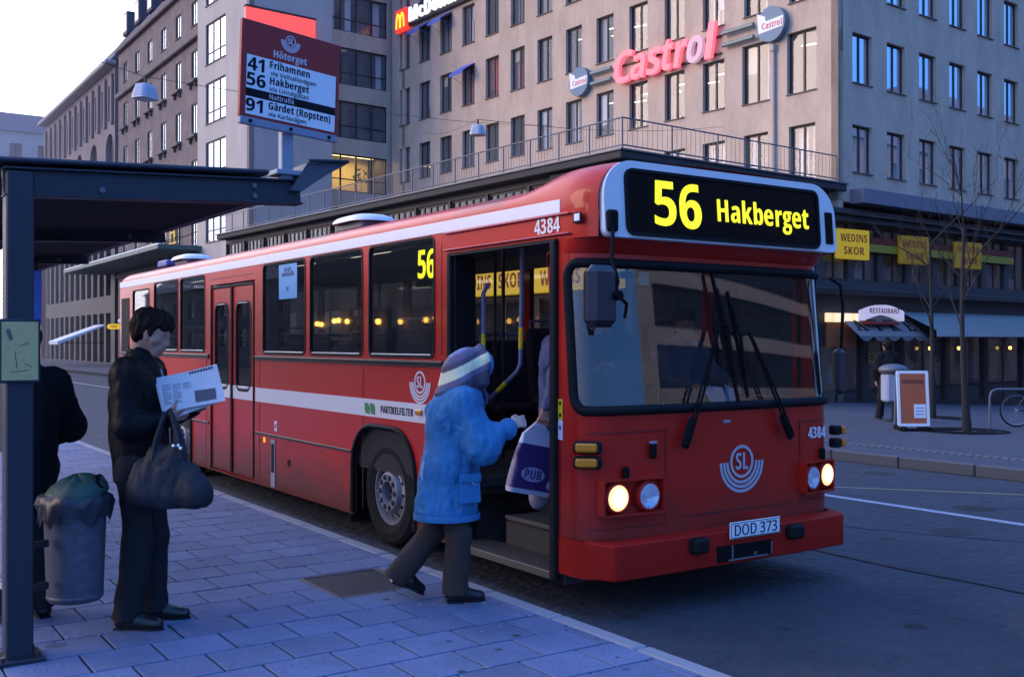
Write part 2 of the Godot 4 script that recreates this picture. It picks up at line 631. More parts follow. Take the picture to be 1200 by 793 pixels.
# ---------------------------------------------------------------- sky
func sky_image() -> Image:
	var w := 512
	var h := 256
	var im := Image.create_empty(w, h, false, Image.FORMAT_RGBAF)
	var cl := FastNoiseLite.new()
	cl.seed = 5; cl.frequency = 1.6; cl.fractal_octaves = 4
	for y in h:
		var el := (0.5 - (y + 0.5) / h) * PI
		for x in w:
			var az := (x + 0.5) / w * TAU      # 0 looks along -z, positive to +x
			var d := Vector3(sin(az) * cos(el), sin(el), -cos(az) * cos(el))
			var up := clampf(sin(el), 0.0, 1.0)
			var c := SKY_LOW.lerp(SKY_TOP, pow(up, 0.45))
			var g := d.dot(GLOW_DIR)
			var gl := exp((g - 1.0) * 13.0)
			var wide := exp((d.dot(WIDE_DIR) - 1.0) * 3.0)
			var n := 1.0 + 0.16 * cl.get_noise_3dv(d * Vector3(1.0, 2.6, 1.0))
			c = Color(c.r * n, c.g * n, c.b * n)
			c += GLOW_COL * gl + WIDE_COL * wide
			if el < 0.0:
				c = c * 0.35
			im.set_pixel(x, y, Color(c.r, c.g, c.b, 1.0))
	return im

const SKY_TOP := Color(0.08, 0.40, 1.35)
const SKY_LOW := Color(0.17, 0.41, 0.95)
const GLOW_COL := Color(3.4, 3.0, 2.7)
const WIDE_COL := Color(1.48, 1.18, 0.84)
const WIDE_DIR := Vector3(-0.74, 0.30, -0.60)
const GLOW_DIR := Vector3(-0.12, 0.25, -0.96)

func _ready() -> void:
	rng.seed = 4384
	font_bold = SystemFont.new(); font_bold.font_names = ["Droid Sans"]; font_bold.font_weight = 700
	font_plain = SystemFont.new(); font_plain.font_names = ["Droid Sans"]
	font_serif = SystemFont.new(); font_serif.font_names = ["Droid Serif"]; font_serif.font_weight = 700

	# camera
	var cam := Camera3D.new()
	cam.name = "camera"
	cam.position = Vector3(0, 1.83, 0)
	cam.rotation_degrees = Vector3(0.2115, -34.19, 0)
	cam.fov = 36.04
	cam.near = 0.05
	cam.far = 900.0
	cam.current = true
	add_child(cam)

	# sky, air and exposure
	var we := WorldEnvironment.new()
	we.name = "environment"
	var env := Environment.new()
	env.background_mode = Environment.BG_SKY
	var sky := Sky.new()
	var pan := PanoramaSkyMaterial.new()
	pan.panorama = ImageTexture.create_from_image(sky_image())
	sky.sky_material = pan
	env.sky = sky
	env.tonemap_mode = Environment.TONE_MAPPER_LINEAR
	env.tonemap_exposure = EXPOSURE
	env.sdfgi_enabled = true
	env.ssao_enabled = true
	env.ssil_enabled = true
	env.fog_enabled = true
	env.fog_density = 0.0001
	env.volumetric_fog_enabled = true
	env.volumetric_fog_density = 0.0
	env.fog_light_color = Color(0.86, 0.82, 0.95)
	we.environment = env
	add_child(we)

	# the sun, low and veiled behind cloud at the far end of the street
	var sun := DirectionalLight3D.new()
	sun.name = "sun"
	sun.light_energy = SUN
	sun.light_color = Color(1.0, 0.86, 0.74)
	sun.light_angular_distance = 30.0
	sun.shadow_enabled = true
	add_child(sun)
	sun.look_at_from_position(Vector3(-0.84, 0.27, -0.44), Vector3.ZERO)

	# added fog that stands in for lens glow over the far street end
	var fog := FogVolume.new()
	fog.name = "added_glow_fog"
	fog.shape = RenderingServer.FOG_VOLUME_SHAPE_BOX
	fog.size = Vector3(90, 46, 130)
	fog.position = Vector3(12, 21, -145)
	var fm := FogMaterial.new()
	fm.albedo = Color(1.0, 0.97, 0.98)
	fm.density = 0.0045
	fog.material = fm
	add_child(fog)

	make_materials()
	ground()
	office_building()
	light_block()
	stone_building()
	columned_building()
	far_buildings()
	street_canopy()
	shop_front()
	building_signs()
	hanging_lamps()
	city_bus()
	shelter()
	street_furniture()
	people()

const EXPOSURE := 1.32
const SUN := 0.42

func make_materials() -> void:
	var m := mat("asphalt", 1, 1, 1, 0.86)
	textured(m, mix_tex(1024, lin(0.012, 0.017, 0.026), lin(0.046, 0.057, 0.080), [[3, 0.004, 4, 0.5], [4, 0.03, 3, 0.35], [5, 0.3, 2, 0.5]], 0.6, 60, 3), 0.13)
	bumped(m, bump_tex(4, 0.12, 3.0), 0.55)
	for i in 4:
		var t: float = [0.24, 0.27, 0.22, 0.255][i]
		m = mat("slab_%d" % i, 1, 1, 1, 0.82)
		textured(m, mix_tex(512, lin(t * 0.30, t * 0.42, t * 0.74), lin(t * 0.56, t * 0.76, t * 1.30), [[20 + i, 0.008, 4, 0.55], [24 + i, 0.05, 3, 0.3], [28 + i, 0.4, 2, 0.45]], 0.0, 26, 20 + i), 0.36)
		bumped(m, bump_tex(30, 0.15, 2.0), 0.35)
	m = mat("granite", 1, 1, 1, 0.8)
	textured(m, noise_tex(9, 0.16, lin(0.17, 0.19, 0.23), lin(0.30, 0.32, 0.37), 512, 5), 1.0)
	mat("joint", 0.016, 0.016, 0.018, 0.95)
	m = mat("stucco", 1, 1, 1, 0.92)
	textured(m, mix_tex(1024, lin(0.43, 0.33, 0.245), lin(0.66, 0.52, 0.39), [[11, 0.006, 5, 0.7], [12, 0.04, 3, 0.4], [13, 0.35, 2, 0.35]], 0.0, 0, 11), 0.07)
	m.uv1_scale = Vector3(0.11, 0.035, 0.11)
	bumped(m, bump_tex(12, 0.35, 2.0), 0.12)
	m = mat("light_stucco", 1, 1, 1, 0.92)
	textured(m, mix_tex(512, lin(0.36, 0.33, 0.30), lin(0.55, 0.50, 0.45), [[14, 0.01, 5, 0.5], [15, 0.3, 2, 0.35]], 0.0, 0, 12), 0.07)
	m.uv1_scale = Vector3(0.10, 0.04, 0.10)
	m = mat("stone", 1, 1, 1, 0.9)
	textured(m, noise_tex(14, 0.01, lin(0.13, 0.105, 0.10), lin(0.21, 0.17, 0.16), 1024, 6), 0.07)
	m = mat("pale_stone", 1, 1, 1, 0.9)
	textured(m, noise_tex(15, 0.01, lin(0.17, 0.14, 0.135), lin(0.26, 0.215, 0.21), 512, 6), 0.07)
	mat("plaza_stone", 0.25, 0.255, 0.28, 0.85)
	mat("sill", 0.16, 0.13, 0.12, 0.6)
	mat("window_frame", 0.018, 0.014, 0.013, 0.5)
	mat("dark_metal", 0.02, 0.02, 0.022, 0.45, 0.3)
	mat("steel", 0.42, 0.43, 0.46, 0.35, 0.7)
	mat("grey_metal", 0.13, 0.14, 0.16, 0.5, 0.4)
	mat("room", 0.05, 0.046, 0.042, 0.95)
	mat("room_light", 0.30, 0.27, 0.2, 0.9)
	mat("curtain", 0.50, 0.50, 0.54, 0.9)
	mat("red_curtain", 0.42, 0.05, 0.05, 0.9)
	mat("blue_cloth", 0.10, 0.15, 0.55, 0.85)
	mat("slate", 0.10, 0.09, 0.11, 0.9)
	glass("pane", 0.8, 0.85, 0.9, 0.03, 0.11)
	glass("coated_pane", 0.80, 0.90, 1.0, 0.03, 0.8)
	glass("dim_pane", 0.05, 0.055, 0.06, 0.5, 0.0)
	glass("bus_glass", 0.015, 0.02, 0.018, 0.62, 0.0)
	glass("windscreen", 0.012, 0.016, 0.015, 0.55, 0.0)
	mats.windscreen.metallic_specular = 1.0
	mats.windscreen.clearcoat_enabled = true
	mats.windscreen.clearcoat = 1.0
	mats.windscreen.clearcoat_roughness = 0.02
	m = mat("bus_red", 1, 1, 1, 0.38)
	m.clearcoat_enabled = true; m.clearcoat = 0.3; m.clearcoat_roughness = 0.08; m.metallic_specular = 0.3
	textured(m, mix_tex(512, lin(0.43, 0.014, 0.008), lin(0.55, 0.021, 0.011), [[40, 0.012, 4, 0.4], [41, 0.06, 4, 0.35]], 0.0, 0, 40, true), 1.0 / 3.2)
	mat("bumper_red", 0.38, 0.014, 0.009, 0.5)
	mats.bumper_red.metallic_specular = 0.25
	mat("bus_white", 0.72, 0.72, 0.74, 0.35)
	mat("rubber", 0.012, 0.012, 0.014, 0.55)
	mat("tyre", 0.018, 0.018, 0.019, 0.85)
	mat("black", 0.006, 0.006, 0.007, 0.6)
	mat("sign_black", 0.004, 0.004, 0.005, 0.3)
	mat("wheel_metal", 0.20, 0.205, 0.24, 0.45, 0.3)
	mat("amber", 0.62, 0.22, 0.01, 0.25)
	mat("yellow", 0.75, 0.52, 0.01, 0.5)
	mat("seat_cloth", 0.035, 0.03, 0.05, 0.95)
	mat("cabin", 0.045, 0.045, 0.045, 0.8)
	mat("floor_mat", 0.06, 0.06, 0.065, 0.8)
	mat("step_tread", 0.04, 0.037, 0.033, 0.8)
	mat("chrome", 0.8, 0.8, 0.82, 0.12, 1.0)
	mat("print_white", 0.78, 0.78, 0.80, 0.6)
	mat("print_black", 0.01, 0.01, 0.014, 0.6)
	mat("maroon", 0.30, 0.013, 0.010, 0.5)
	mat("panel_white", 0.78, 0.80, 0.82, 0.5)
	mat("panel_grey", 0.24, 0.27, 0.34, 0.5)
	mat("shelter_paint", 0.014, 0.018, 0.030, 0.5, 0.0)
	mat("shelter_soffit", 0.03, 0.03, 0.03, 0.9)
	mat("logo_grey", 0.42, 0.42, 0.47, 0.4)
	textured(mat("paint_line", 1, 1, 1, 0.8), noise_tex(88, 0.05, lin(0.20, 0.23, 0.29), lin(0.42, 0.45, 0.52), 256, 4), 1.2)
	mat("skin", 0.42, 0.22, 0.15, 0.6)
	mat("hair_dark", 0.016, 0.011, 0.008, 0.6)
	mat("black_leather", 0.010, 0.010, 0.011, 0.5)
	mat("black_wool", 0.012, 0.012, 0.014, 0.95)
	mat("dark_cloth", 0.022, 0.022, 0.025, 0.95)
	mat("shoe", 0.01, 0.009, 0.009, 0.35)
	mat("bark", 0.022, 0.02, 0.018, 0.95)
	mat("green_metal", 0.05, 0.10, 0.09, 0.5)
	for q in ["black_wool", "dark_cloth", "rubber", "tyre", "black", "seat_cloth", "sign_black", "black_leather", "hair_dark", "floor_mat", "cabin", "shelter_soffit", "print_black"]:
		mats[q].metallic_specular = 0.22

# ---------------------------------------------------------------- ground
func plaza_y(x: float) -> float:
	return 0.15 if x < 20.0 else 0.15 - 0.044 * (minf(x, 62.0) - 20.0)

func sheet(xs: Array, z0: float, z1: float, f: Callable) -> M:
	var m := M.new()
	for i in xs.size() - 1:
		var a: float = xs[i]; var b: float = xs[i + 1]
		var ya: float = f.call(a); var yb: float = f.call(b)
		m.quad(Vector3(a, ya, z0), Vector3(b, yb, z0), Vector3(b, yb, z1), Vector3(a, ya, z1), Vector3(ya - yb, b - a, 0).normalized())
	return m

func ground() -> void:
	var g := sheet([-500.0, 20.0, 62.0, 500.0], -500.0, 300.0, func(x): return plaza_y(x) - 0.17)
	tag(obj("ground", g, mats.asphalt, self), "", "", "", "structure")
	var rd := sheet([-60.0, 13.2], -420.0, 26.0, func(_x): return 0.0)
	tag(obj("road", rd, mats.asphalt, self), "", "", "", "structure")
	# painted lines
	var mk := M.new()
	mk.quad(Vector3(10.04, 0.004, -60), Vector3(10.17, 0.004, -60), Vector3(10.17, 0.004, 6), Vector3(10.04, 0.004, 6), Vector3.UP)
	tag(obj("road_marking", mk, mats.paint_line, self), "", "", "", "structure")
	mk = M.new()
	var a := Vector3(10.75, 0.004, -8.6); var b := Vector3(12.2, 0.004, -6.7)
	var sd := (b - a).normalized().cross(Vector3.UP) * 0.025
	mk.quad(a - sd, a + sd, b + sd, b - sd, Vector3.UP)
	tag(obj("road_marking", mk, mat("worn_yellow", 0.3, 0.27, 0.16, 0.8), self), "", "", "", "structure")
	# worn grey patches of newer asphalt
	var pm := mat("asphalt_patch", 0.052, 0.052, 0.056, 0.8)
	bumped(pm, bump_tex(4, 0.12, 3.0), 0.5); pm.uv1_triplanar = true; pm.uv1_world_triplanar = true; pm.uv1_scale = Vector3.ONE * 0.3
	mk = M.new()
	mk.quad(Vector3(5.2, 0.004, -3.4), Vector3(6.6, 0.004, -3.6), Vector3(6.8, 0.004, 0.5), Vector3(5.3, 0.004, 0.5), Vector3.UP)
	mk.quad(Vector3(8.0, 0.004, -12.0), Vector3(8.7, 0.004, -12.0), Vector3(8.5, 0.004, 0.5), Vector3(7.7, 0.004, 0.5), Vector3.UP)
	# tarred cracks and a joint between the lanes
	mk = M.new()
	var cr := RandomNumberGenerator.new()
	cr.seed = 9
	for e in [[7.35, -13.0, 7.3, 0.6, 0.03], [4.6, -3.2, 6.9, -2.3, 0.012], [8.2, -7.4, 9.6, -4.4, 0.014], [5.8, -2.9, 5.2, 0.4, 0.012], [9.0, -10.5, 11.9, -9.6, 0.016], [10.8, -6.5, 12.9, -5.2, 0.012]]:
		var p := Vector3(e[0], 0.008, e[1])
		var q := Vector3(e[2], 0.008, e[3])
		var sdv := (q - p).normalized().cross(Vector3.UP)
		var last := p
		for i in range(1, 25):
			var t := p.lerp(q, i / 24.0) + sdv * cr.randf_range(-0.05, 0.05)
			var hw: float = e[4] * cr.randf_range(0.6, 1.3)
			mk.quad(last - sdv * hw, last + sdv * hw, t + sdv * hw, t - sdv * hw, Vector3.UP)
			last = t
	tag(obj("road_crack", mk, mat("tar", 0.008, 0.009, 0.011, 0.6), self), "", "", "", "structure")
	# scraps and grit on the pavement
	mk = M.new()
	for i in 70:
		var p := Vector3(cr.randf_range(1.3, 3.7), 0.156, cr.randf_range(-11.0, -4.0))
		mk.box(p, Vector3(cr.randf_range(0.006, 0.028), 0.004, cr.randf_range(0.006, 0.02)), 0.0, Basis(Vector3.UP, cr.randf() * 6.0))
	tag(obj("pavement_litter", mk, mat("litter", 0.30, 0.28, 0.24, 0.9), self), "small scraps of litter and grit scattered over the grey blue pavement slabs", "litter", "", "stuff")
	# near pavement: mortar bed, slabs, kerb stones
	var bed := sheet([-60.0, 3.75], -420.0, 26.0, func(_x): return 0.138)
	var pv := obj("pavement", bed, mats.joint, self)
	tag(pv, "", "", "", "structure")
	var cam := Vector3(0, 0, 0)
	var list := []
	var px := 0.378
	var pz := 0.355
	for r in range(-12, 80):
		var z1 := -5.22 - pz * r
		var z0 := z1 - pz
		var off := 1.97 if posmod(r, 2) == 1 else 2.16
		for q in range(-16, 5):
			var x0 := off + px * q
			var x1 := minf(x0 + px, 3.752)
			if x0 > 3.70: continue
			var mid := Vector3((x0 + x1) * 0.5, 0, (z0 + z1) * 0.5)
			if mid.z < -6.2 and mid.z > -7.05:
				if x0 > 2.82 and x1 < 3.60: continue
				if x0 < 2.9 and x1 > 2.9: x1 = 2.9
				elif x0 < 3.52 and x1 > 3.52: x0 = 3.52
			if x1 - x0 < 0.02: continue
			var inside := mid.x > 0.12 * absf(mid.z) and mid.z < -3.4 and mid.z > -30.0
			list.append([mid.length() + (0.0 if inside else 1000.0), x0, x1, z0, z1])
	list.sort_custom(func(p, q): return p[0] < q[0])
	var rest := M.new()
	var shared := {}
	for i in list.size():
		var e: Array = list[i]
		var w: float = e[2] - e[1] - 0.014
		var l: float = e[4] - e[3] - 0.014
		var ce := Vector3((e[1] + e[2]) * 0.5, 0.143, (e[3] + e[4]) * 0.5)
		if i < 290:
			var key := "%.3f" % w
			if not shared.has(key):
				var sm := M.new()
				sm.box(Vector3.ZERO, Vector3(w, 0.02, l), 0.004)
				shared[key] = sm.mesh()
			var tilt := Basis.from_euler(Vector3(rng.randf_range(-1, 1) * 0.004, 0, rng.randf_range(-1, 1) * 0.004))
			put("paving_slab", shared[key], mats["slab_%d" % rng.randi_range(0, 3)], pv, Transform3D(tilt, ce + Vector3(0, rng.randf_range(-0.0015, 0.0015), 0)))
		else:
			rest.box(ce, Vector3(w, 0.02, l))
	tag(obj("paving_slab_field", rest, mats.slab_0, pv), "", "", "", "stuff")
	var kb := M.new()
	kb.box(Vector3(3.806, 0.06, -197), Vector3(0.10, 0.14, 446))
	var kerb := obj("kerb", kb, mats.joint, self)
	tag(kerb, "", "", "", "structure")
	var km := M.new()
	km.box(Vector3.ZERO, Vector3(0.112, 0.16, 0.758), 0.012)
	var kmesh := km.mesh()
	for i in range(-3, 40):
		put("kerb_stone", kmesh, mats.granite, kerb, Transform3D(Basis.from_euler(Vector3(0, rng.randf_range(-1, 1) * 0.004, rng.randf_range(-1, 1) * 0.02)), Vector3(3.809 + rng.randf_range(-1, 1) * 0.004, 0.073 + rng.randf_range(-1, 1) * 0.003, -4.725 - 0.77 * i)))
	# far pavement with its kerb, falling gently along the side street
	var fp := sheet([13.32, 20.0, 62.0, 300.0], -420.0, 26.0, plaza_y)
	tag(obj("far_pavement", fp, textured(mats.plaza_stone, noise_tex(22, 0.02, lin(0.15, 0.165, 0.21), lin(0.21, 0.23, 0.29), 512, 6), 0.25), self), "", "", "", "structure")
	kb = M.new()
	kb.box(Vector3(13.29, 0.06, -197), Vector3(0.10, 0.14, 446))
	var k2 := obj("far_kerb", kb, mats.joint, self)
	tag(k2, "", "", "", "structure")
	km = M.new()
	km.box(Vector3.ZERO, Vector3(0.13, 0.17, 1.185), 0.015)
	kmesh = km.mesh()
	for i in 22:
		put("kerb_stone", kmesh, mat("dark_granite", 0.085, 0.085, 0.09, 0.85), k2, Transform3D(Basis(), Vector3(13.275, 0.075, 2.0 - 1.2 * i)))
	var cob := M.new()
	for i in 150:
		for q in 2:
			cob.box(Vector3(14.25 + 0.13 * q, 0.152, 2.0 - 0.14 * i + 0.07 * q), Vector3(0.11, 0.03, 0.12), 0.01)
	tag(obj("sett_row", cob, mat("sett", 0.09, 0.09, 0.1, 0.85), k2), "", "", "", "stuff")
	# iron grating let into the pavement
	var dg := thing("drain_grate", "square rusty iron drain grate let into the pavement slabs near the kerb", "drain grate", Vector3(3.21, 0.138, -6.64))
	var gm := M.new()
	for s in [-1.0, 1.0]:
		gm.box(Vector3(s * 0.295, 0.005, 0), Vector3(0.03, 0.016, 0.70), 0.003)
		gm.box(Vector3(0, 0.005, s * 0.335), Vector3(0.56, 0.0155, 0.03), 0.003)
	var iron := mat("iron", 0.085, 0.08, 0.09, 0.55, 0.3)
	obj("frame", gm, iron, dg)
	gm = M.new()
	gm.box(Vector3(0, -0.001, 0), Vector3(0.56, 0.006, 0.64))
	for i in 22:
		for j in 25:
			gm.box(Vector3(-0.262 + 0.025 * i, 0.004, -0.3 + 0.025 * j), Vector3(0.016, 0.008, 0.016))
	tag(obj("studded_plate", gm, iron, dg), "", "", "", "stuff")
# ---------------------------------------------------------------- buildings
const FD := Vector3(-0.0593, 0, -0.99824)     # along the street front, away from the camera
const FN := Vector3(-0.99824, 0, 0.0593)      # out of the street front
const CORNER := Vector3(31.2, 0, -24.7)
var shapes := {}

func window_meshes(w: float, h: float, cols: int, deep: float, transom: float) -> Array:
	var key := "%.2f %.2f %d %.2f" % [w, h, cols, transom]
	if shapes.has(key): return shapes[key]
	var fr := M.new()
	frame_ring(fr, Transform3D(Basis(), Vector3(0, 0, -deep)), w, h, 0.001, 0.07, 0.08)
	var mul := []
	var cw := w / cols
	for i in range(1, cols):
		fr.box(Vector3(-w * 0.5 + cw * i, 0, -deep - 0.035), Vector3(0.085, h - 0.14, 0.062))
	if transom > 0.0:
		fr.box(Vector3(0, -h * 0.5 + transom, -deep - 0.035), Vector3(w - 0.14, 0.06, 0.058))
	var pn := M.new()
	pn.quad(Vector3(-cw * 0.5 + 0.03, -h * 0.5 + 0.06, 0), Vector3(cw * 0.5 - 0.03, -h * 0.5 + 0.06, 0), Vector3(cw * 0.5 - 0.03, h * 0.5 - 0.06, 0), Vector3(-cw * 0.5 + 0.03, h * 0.5 - 0.06, 0), Vector3.BACK)
	var sl := M.new()
	sl.box(Vector3(0, -h * 0.5 + 0.012, -deep * 0.5 + 0.03), Vector3(w + 0.06, 0.035, deep + 0.09), 0.008)
	var cu := M.new()
	var rows := [PackedVector3Array(), PackedVector3Array()]
	for i in 9:
		var x := -0.17 + 0.0425 * i
		var z := 0.025 * (1 if i % 2 == 0 else -1)
		rows[0].append(Vector3(x, -h * 0.48, z)); rows[1].append(Vector3(x, h * 0.48, z))
	cu.grid(rows)
	shapes[key] = [fr.mesh(), pn.mesh(), sl.mesh(), cu.mesh(), cw]
	return shapes[key]

func window(parent: Node, xf: Transform3D, w: float, h: float, cols := 2, deep := 0.16, pane: Material = null, curtains := 0, cmat: Material = null, transom := 0.0, sill := true) -> Node3D:
	var ms := window_meshes(w, h, cols, deep, transom)
	var o := group_node("window", parent, xf)
	put("frame", ms[0], mats.window_frame, o)
	for i in cols:
		put("pane", ms[1], pane if pane else mats.pane, o, Transform3D(Basis(), Vector3(-w * 0.5 + ms[4] * (i + 0.5), 0, -deep - 0.04)))
	if sill: put("sill", ms[2], mats.sill, o)
	for i in cols:
		if curtains & (1 << i):
			put("curtain", ms[3], cmat if cmat else mats.curtain, o, Transform3D(Basis.from_scale(Vector3(rng.randf_range(0.7, 1.3), 1, 1)), Vector3(-w * 0.5 + ms[4] * (i + 0.5) + rng.randf_range(-0.1, 0.1), 0, -deep - 0.28)))
	return o

func rooms(m: M, xf: Transform3D, x0: float, x1: float, ys: Array, deep: float) -> void:
	# what lies behind a row of windows: back wall, floors and party walls
	var nz := xf.basis.z
	m.quad(xf * Vector3(x0, ys[0], -deep), xf * Vector3(x1, ys[0], -deep), xf * Vector3(x1, ys[-1], -deep), xf * Vector3(x0, ys[-1], -deep), nz)
	for y in ys:
		m.quad(xf * Vector3(x0, y, -0.35), xf * Vector3(x1, y, -0.35), xf * Vector3(x1, y, -deep), xf * Vector3(x0, y, -deep), Vector3.UP)
	var x := x0
	while x <= x1 + 0.01:
		m.quad(xf * Vector3(x, ys[0], -0.35), xf * Vector3(x, ys[-1], -0.35), xf * Vector3(x, ys[-1], -deep), xf * Vector3(x, ys[0], -deep), xf.basis.x)
		x += 4.37

func office_building() -> void:
	var b := thing("office_building", "beige plastered corner office block with rows of dark framed windows above the shops", "building", CORNER)
	var L := Transform3D(Basis(-FD, Vector3.UP, FN), Vector3.ZERO)
	var R := Transform3D(Basis(-FN, Vector3.UP, -FD), Vector3.ZERO)
	var rows := [[11.33, 13.38], [14.72, 16.88], [18.05, 20.2], [21.45, 23.6]]
	var cs := []
	for i in 14: cs.append(-(1.6 + 2.185 * i))
	var hl := []
	for c in cs:
		for r in rows: hl.append([c - 0.58, r[0], c + 0.58, r[1]])
		hl.append([c - 0.6, 7.7 if c > -9.0 else 8.1, c + 0.6, 10.05])
	hl = hl.filter(func(h): return not (h[0] > -5.6 and h[0] < -0.9 and h[1] > 11.0 and h[1] < 12.0))
	for c in [cs[0], cs[1]]: hl.append([c - 0.68, 11.25, c + 0.66, 13.62])
	var wm := M.new()
	wm.wall(L, -31.45, -1.0, 0.0, 26.0, hl, 0.3)
	obj("street_wall", wm, mats.stucco, b)
	var rc := []
	for i in 9: rc.append(1.5 + 2.235 * i)
	var rrows := [[8.12, 9.92], [11.45, 13.35], [14.82, 16.8], [18.1, 20.1]]
	var hr := []
	for c in rc:
		for r in rrows: hr.append([c - 0.62, r[0], c + 0.62, r[1]])
	wm = M.new()
	wm.wall(R, 0.0, 7.0, 20.0, 26.0, hr, 0.3)
	obj("side_wall", wm, mats.stucco, b)
	wm = M.new()
	wm.wall(Transform3D(R.basis, R * Vector3(20, 0, -30)), -20.0, -2.0, 0.0, 26.0, [], 0.3)
	wm.wall(Transform3D(Basis(FD, Vector3.UP, -FN), R * Vector3(20, 0, 0)), 0.0, -2.0, 30.0, 26.0, [], 0.3)
	obj("rear_wall", wm, mats.stucco, b)
	wm = M.new()
	wm.box((R * Vector3(10, 26.15, -15)), Vector3(20.8, 0.3, 32), 0.0, Basis(-FN, Vector3.UP, -FD))
	obj("roof", wm, mats.slate, b)
	var rm := M.new()
	rooms(rm, L, -31.2, -0.35, [7.5, 10.75, 14.15, 17.55, 20.95, 24.3], 3.2)
	rooms(rm, R, 3.3, 19.7, [7.5, 10.75, 14.15, 17.55, 20.95], 3.0)
	obj("rooms", rm, mats.room, b)
	var lampm := glow("strip_lamp", 1.0, 0.93, 0.72, 1.1)
	var tube := M.new()
	tube.box(Vector3.ZERO, Vector3(0.75, 0.05, 0.12), 0.02)
	var tmesh := tube.mesh()
	for ci in 14:
		for ri in rows.size():
			var r: Array = rows[ri]
			var w := 1.16
			var yy: Array = r
			if ri == 0 and ci < 2: w = 1.34; yy = [11.25, 13.62]
			var cmask := 0
			var cm: Material = null
			var roll := rng.randf()
			if roll < 0.5: cmask = 1 + rng.randi_range(0, 2)
			if ri == 1 and ci in [9, 10]: cm = mats.red_curtain; cmask = 3
			if ri == 0 and ci in [2, 3, 4]: cmask = 0
			window(b, L * Transform3D(Basis(), Vector3(cs[ci] - (0.01 if w > 1.2 else 0.0), (yy[0] + yy[1]) * 0.5, 0)), w, yy[1] - yy[0], 2, 0.16, null, cmask, cm)
			if rng.randf() < 0.3 and cm == null:
				var hb: float = rng.randf_range(0.25, 0.7) * (yy[1] - yy[0])
				var rb := M.new()
				rb.box(Vector3.ZERO, Vector3(w * 0.46, hb, 0.01))
				put("roller_blind", rb.mesh(), [mats.curtain, mats.panel_grey, mat("blind_sand", 0.42, 0.36, 0.26, 0.9)][rng.randi_range(0, 2)], b, L * Transform3D(Basis(), Vector3(cs[ci] + w * 0.24 * (1 if rng.randf() < 0.5 else -1), yy[1] - 0.06 - hb * 0.5, -0.26)))
			if (ri == 0 and ci in [0, 2, 3, 4, 5]) or (ri == 1 and ci in [5, 6]):
				put("ceiling_lamp", tmesh, lampm, b, L * Transform3D(Basis(Vector3.UP, 0.25), Vector3(cs[ci] - 0.25, yy[1] - 0.33, -0.9)))
				put("ceiling_lamp", tmesh, lampm, b, L * Transform3D(Basis(Vector3.UP, 0.25), Vector3(cs[ci] + 0.75, yy[1] - 0.38, -1.5)))
		var y0 := 7.7 if cs[ci] > -9.0 else 8.1
		window(b, L * Transform3D(Basis(), Vector3(cs[ci], (y0 + 10.05) * 0.5, 0)), 1.2, 10.05 - y0, 2, 0.16, null, rng.randi_range(0, 3))
	for ci in 9:
		for ri in rrows.size():
			var r: Array = rrows[ri]
			window(b, R * Transform3D(Basis(), Vector3(rc[ci], (r[0] + r[1]) * 0.5, 0)), 1.24, r[1] - r[0], 2, 0.14, mats.coated_pane, 0)
	# down pipe at the corner
	var dp := M.new()
	var q := L * Vector3(-2.85, 0, 0.09)
	dp.cyl(q + Vector3.UP * 7.6, q + Vector3.UP * 13.1, 0.075, 0.075, 10)
	dp.box(q + Vector3.UP * 13.2, Vector3(0.24, 0.26, 0.2), 0.02)
	obj("down_pipe", dp, mats.light_stucco, b)
	# podium: two storeys of shops that reach to the street line, a terrace on top
	var PW := 10.5
	var fx := Transform3D(L.basis, FN * PW)
	var sh := []
	for i in 13:
		sh.append([-(0.3 + 2.4 * i) - 2.25, 5.3, -(0.3 + 2.4 * i), 7.15])
	for i in 7:
		sh.append([-(0.8 + 4.4 * i) - 3.6, 0.2, -(0.8 + 4.4 * i), 3.3])
	wm = M.new()
	wm.wall(fx, -31.4, -0.5, 0.0, 7.36, sh, 0.25)
	obj("podium_wall", wm, mat("cladding_and_canopy_shade", 0.03, 0.026, 0.025, 0.6), b)
	for h in sh:
		window(b, fx * Transform3D(Basis(), Vector3((h[0] + h[2]) * 0.5, (h[1] + h[3]) * 0.5, 0)), h[2] - h[0], h[3] - h[1], 5 if h[1] > 3.0 else 3, 0.08, mats.dim_pane, 0, null, 0.0, false)
	rm = M.new()
	rooms(rm, fx, -31.2, -0.4, [0.1, 3.6, 7.1], 3.5)
	obj("rooms", rm, mats.room, b)
	var fa := M.new()
	fa.box(fx * Vector3(-5.2, 3.95, 0.16), Vector3(10.0, 0.95, 0.3), 0.03, fx.basis)
	var fas := obj("shop_fascia", fa, glow("fascia_lit", 0.95, 0.62, 0.03, 0.75), b)
	for i in 2:
		text("fascia_word", "WEDINS", 0.5, fx * Transform3D(Basis(), Vector3(-7.72 + 4.75 * i, 3.95, 0.315)), mat("shop_red", 0.30, 0.02, 0.012, 0.5), fas, 2.0)
		text("fascia_word", "SKOR", 0.5, fx * Transform3D(Basis(), Vector3(-5.6 + 4.6 * i, 3.95, 0.315)), mats.shop_red, fas, 1.4)
	# terrace slab with a dark overhanging edge
	wm = M.new()
	wm.box(fx * Vector3(-15.7, 7.49, -5.2), Vector3(31.6, 0.24, 11.4), 0.03, fx.basis)
	obj("terrace_slab", wm, mat("slab_edge", 0.035, 0.032, 0.032, 0.8), b)
	wm = M.new()
	wm.box(fx * Vector3(-15.7, 7.64, -5.2), Vector3(31.7, 0.06, 11.5), 0.01, fx.basis)
	obj("terrace_coping", wm, mats.grey_metal, b)
	var rail := group_node("railing", b)
	var pm := M.new()
	var path := []
	for i in 22: path.append(fx * Vector3(-31.2 + i * 31.2 / 21.0, 7.67, 0.35))
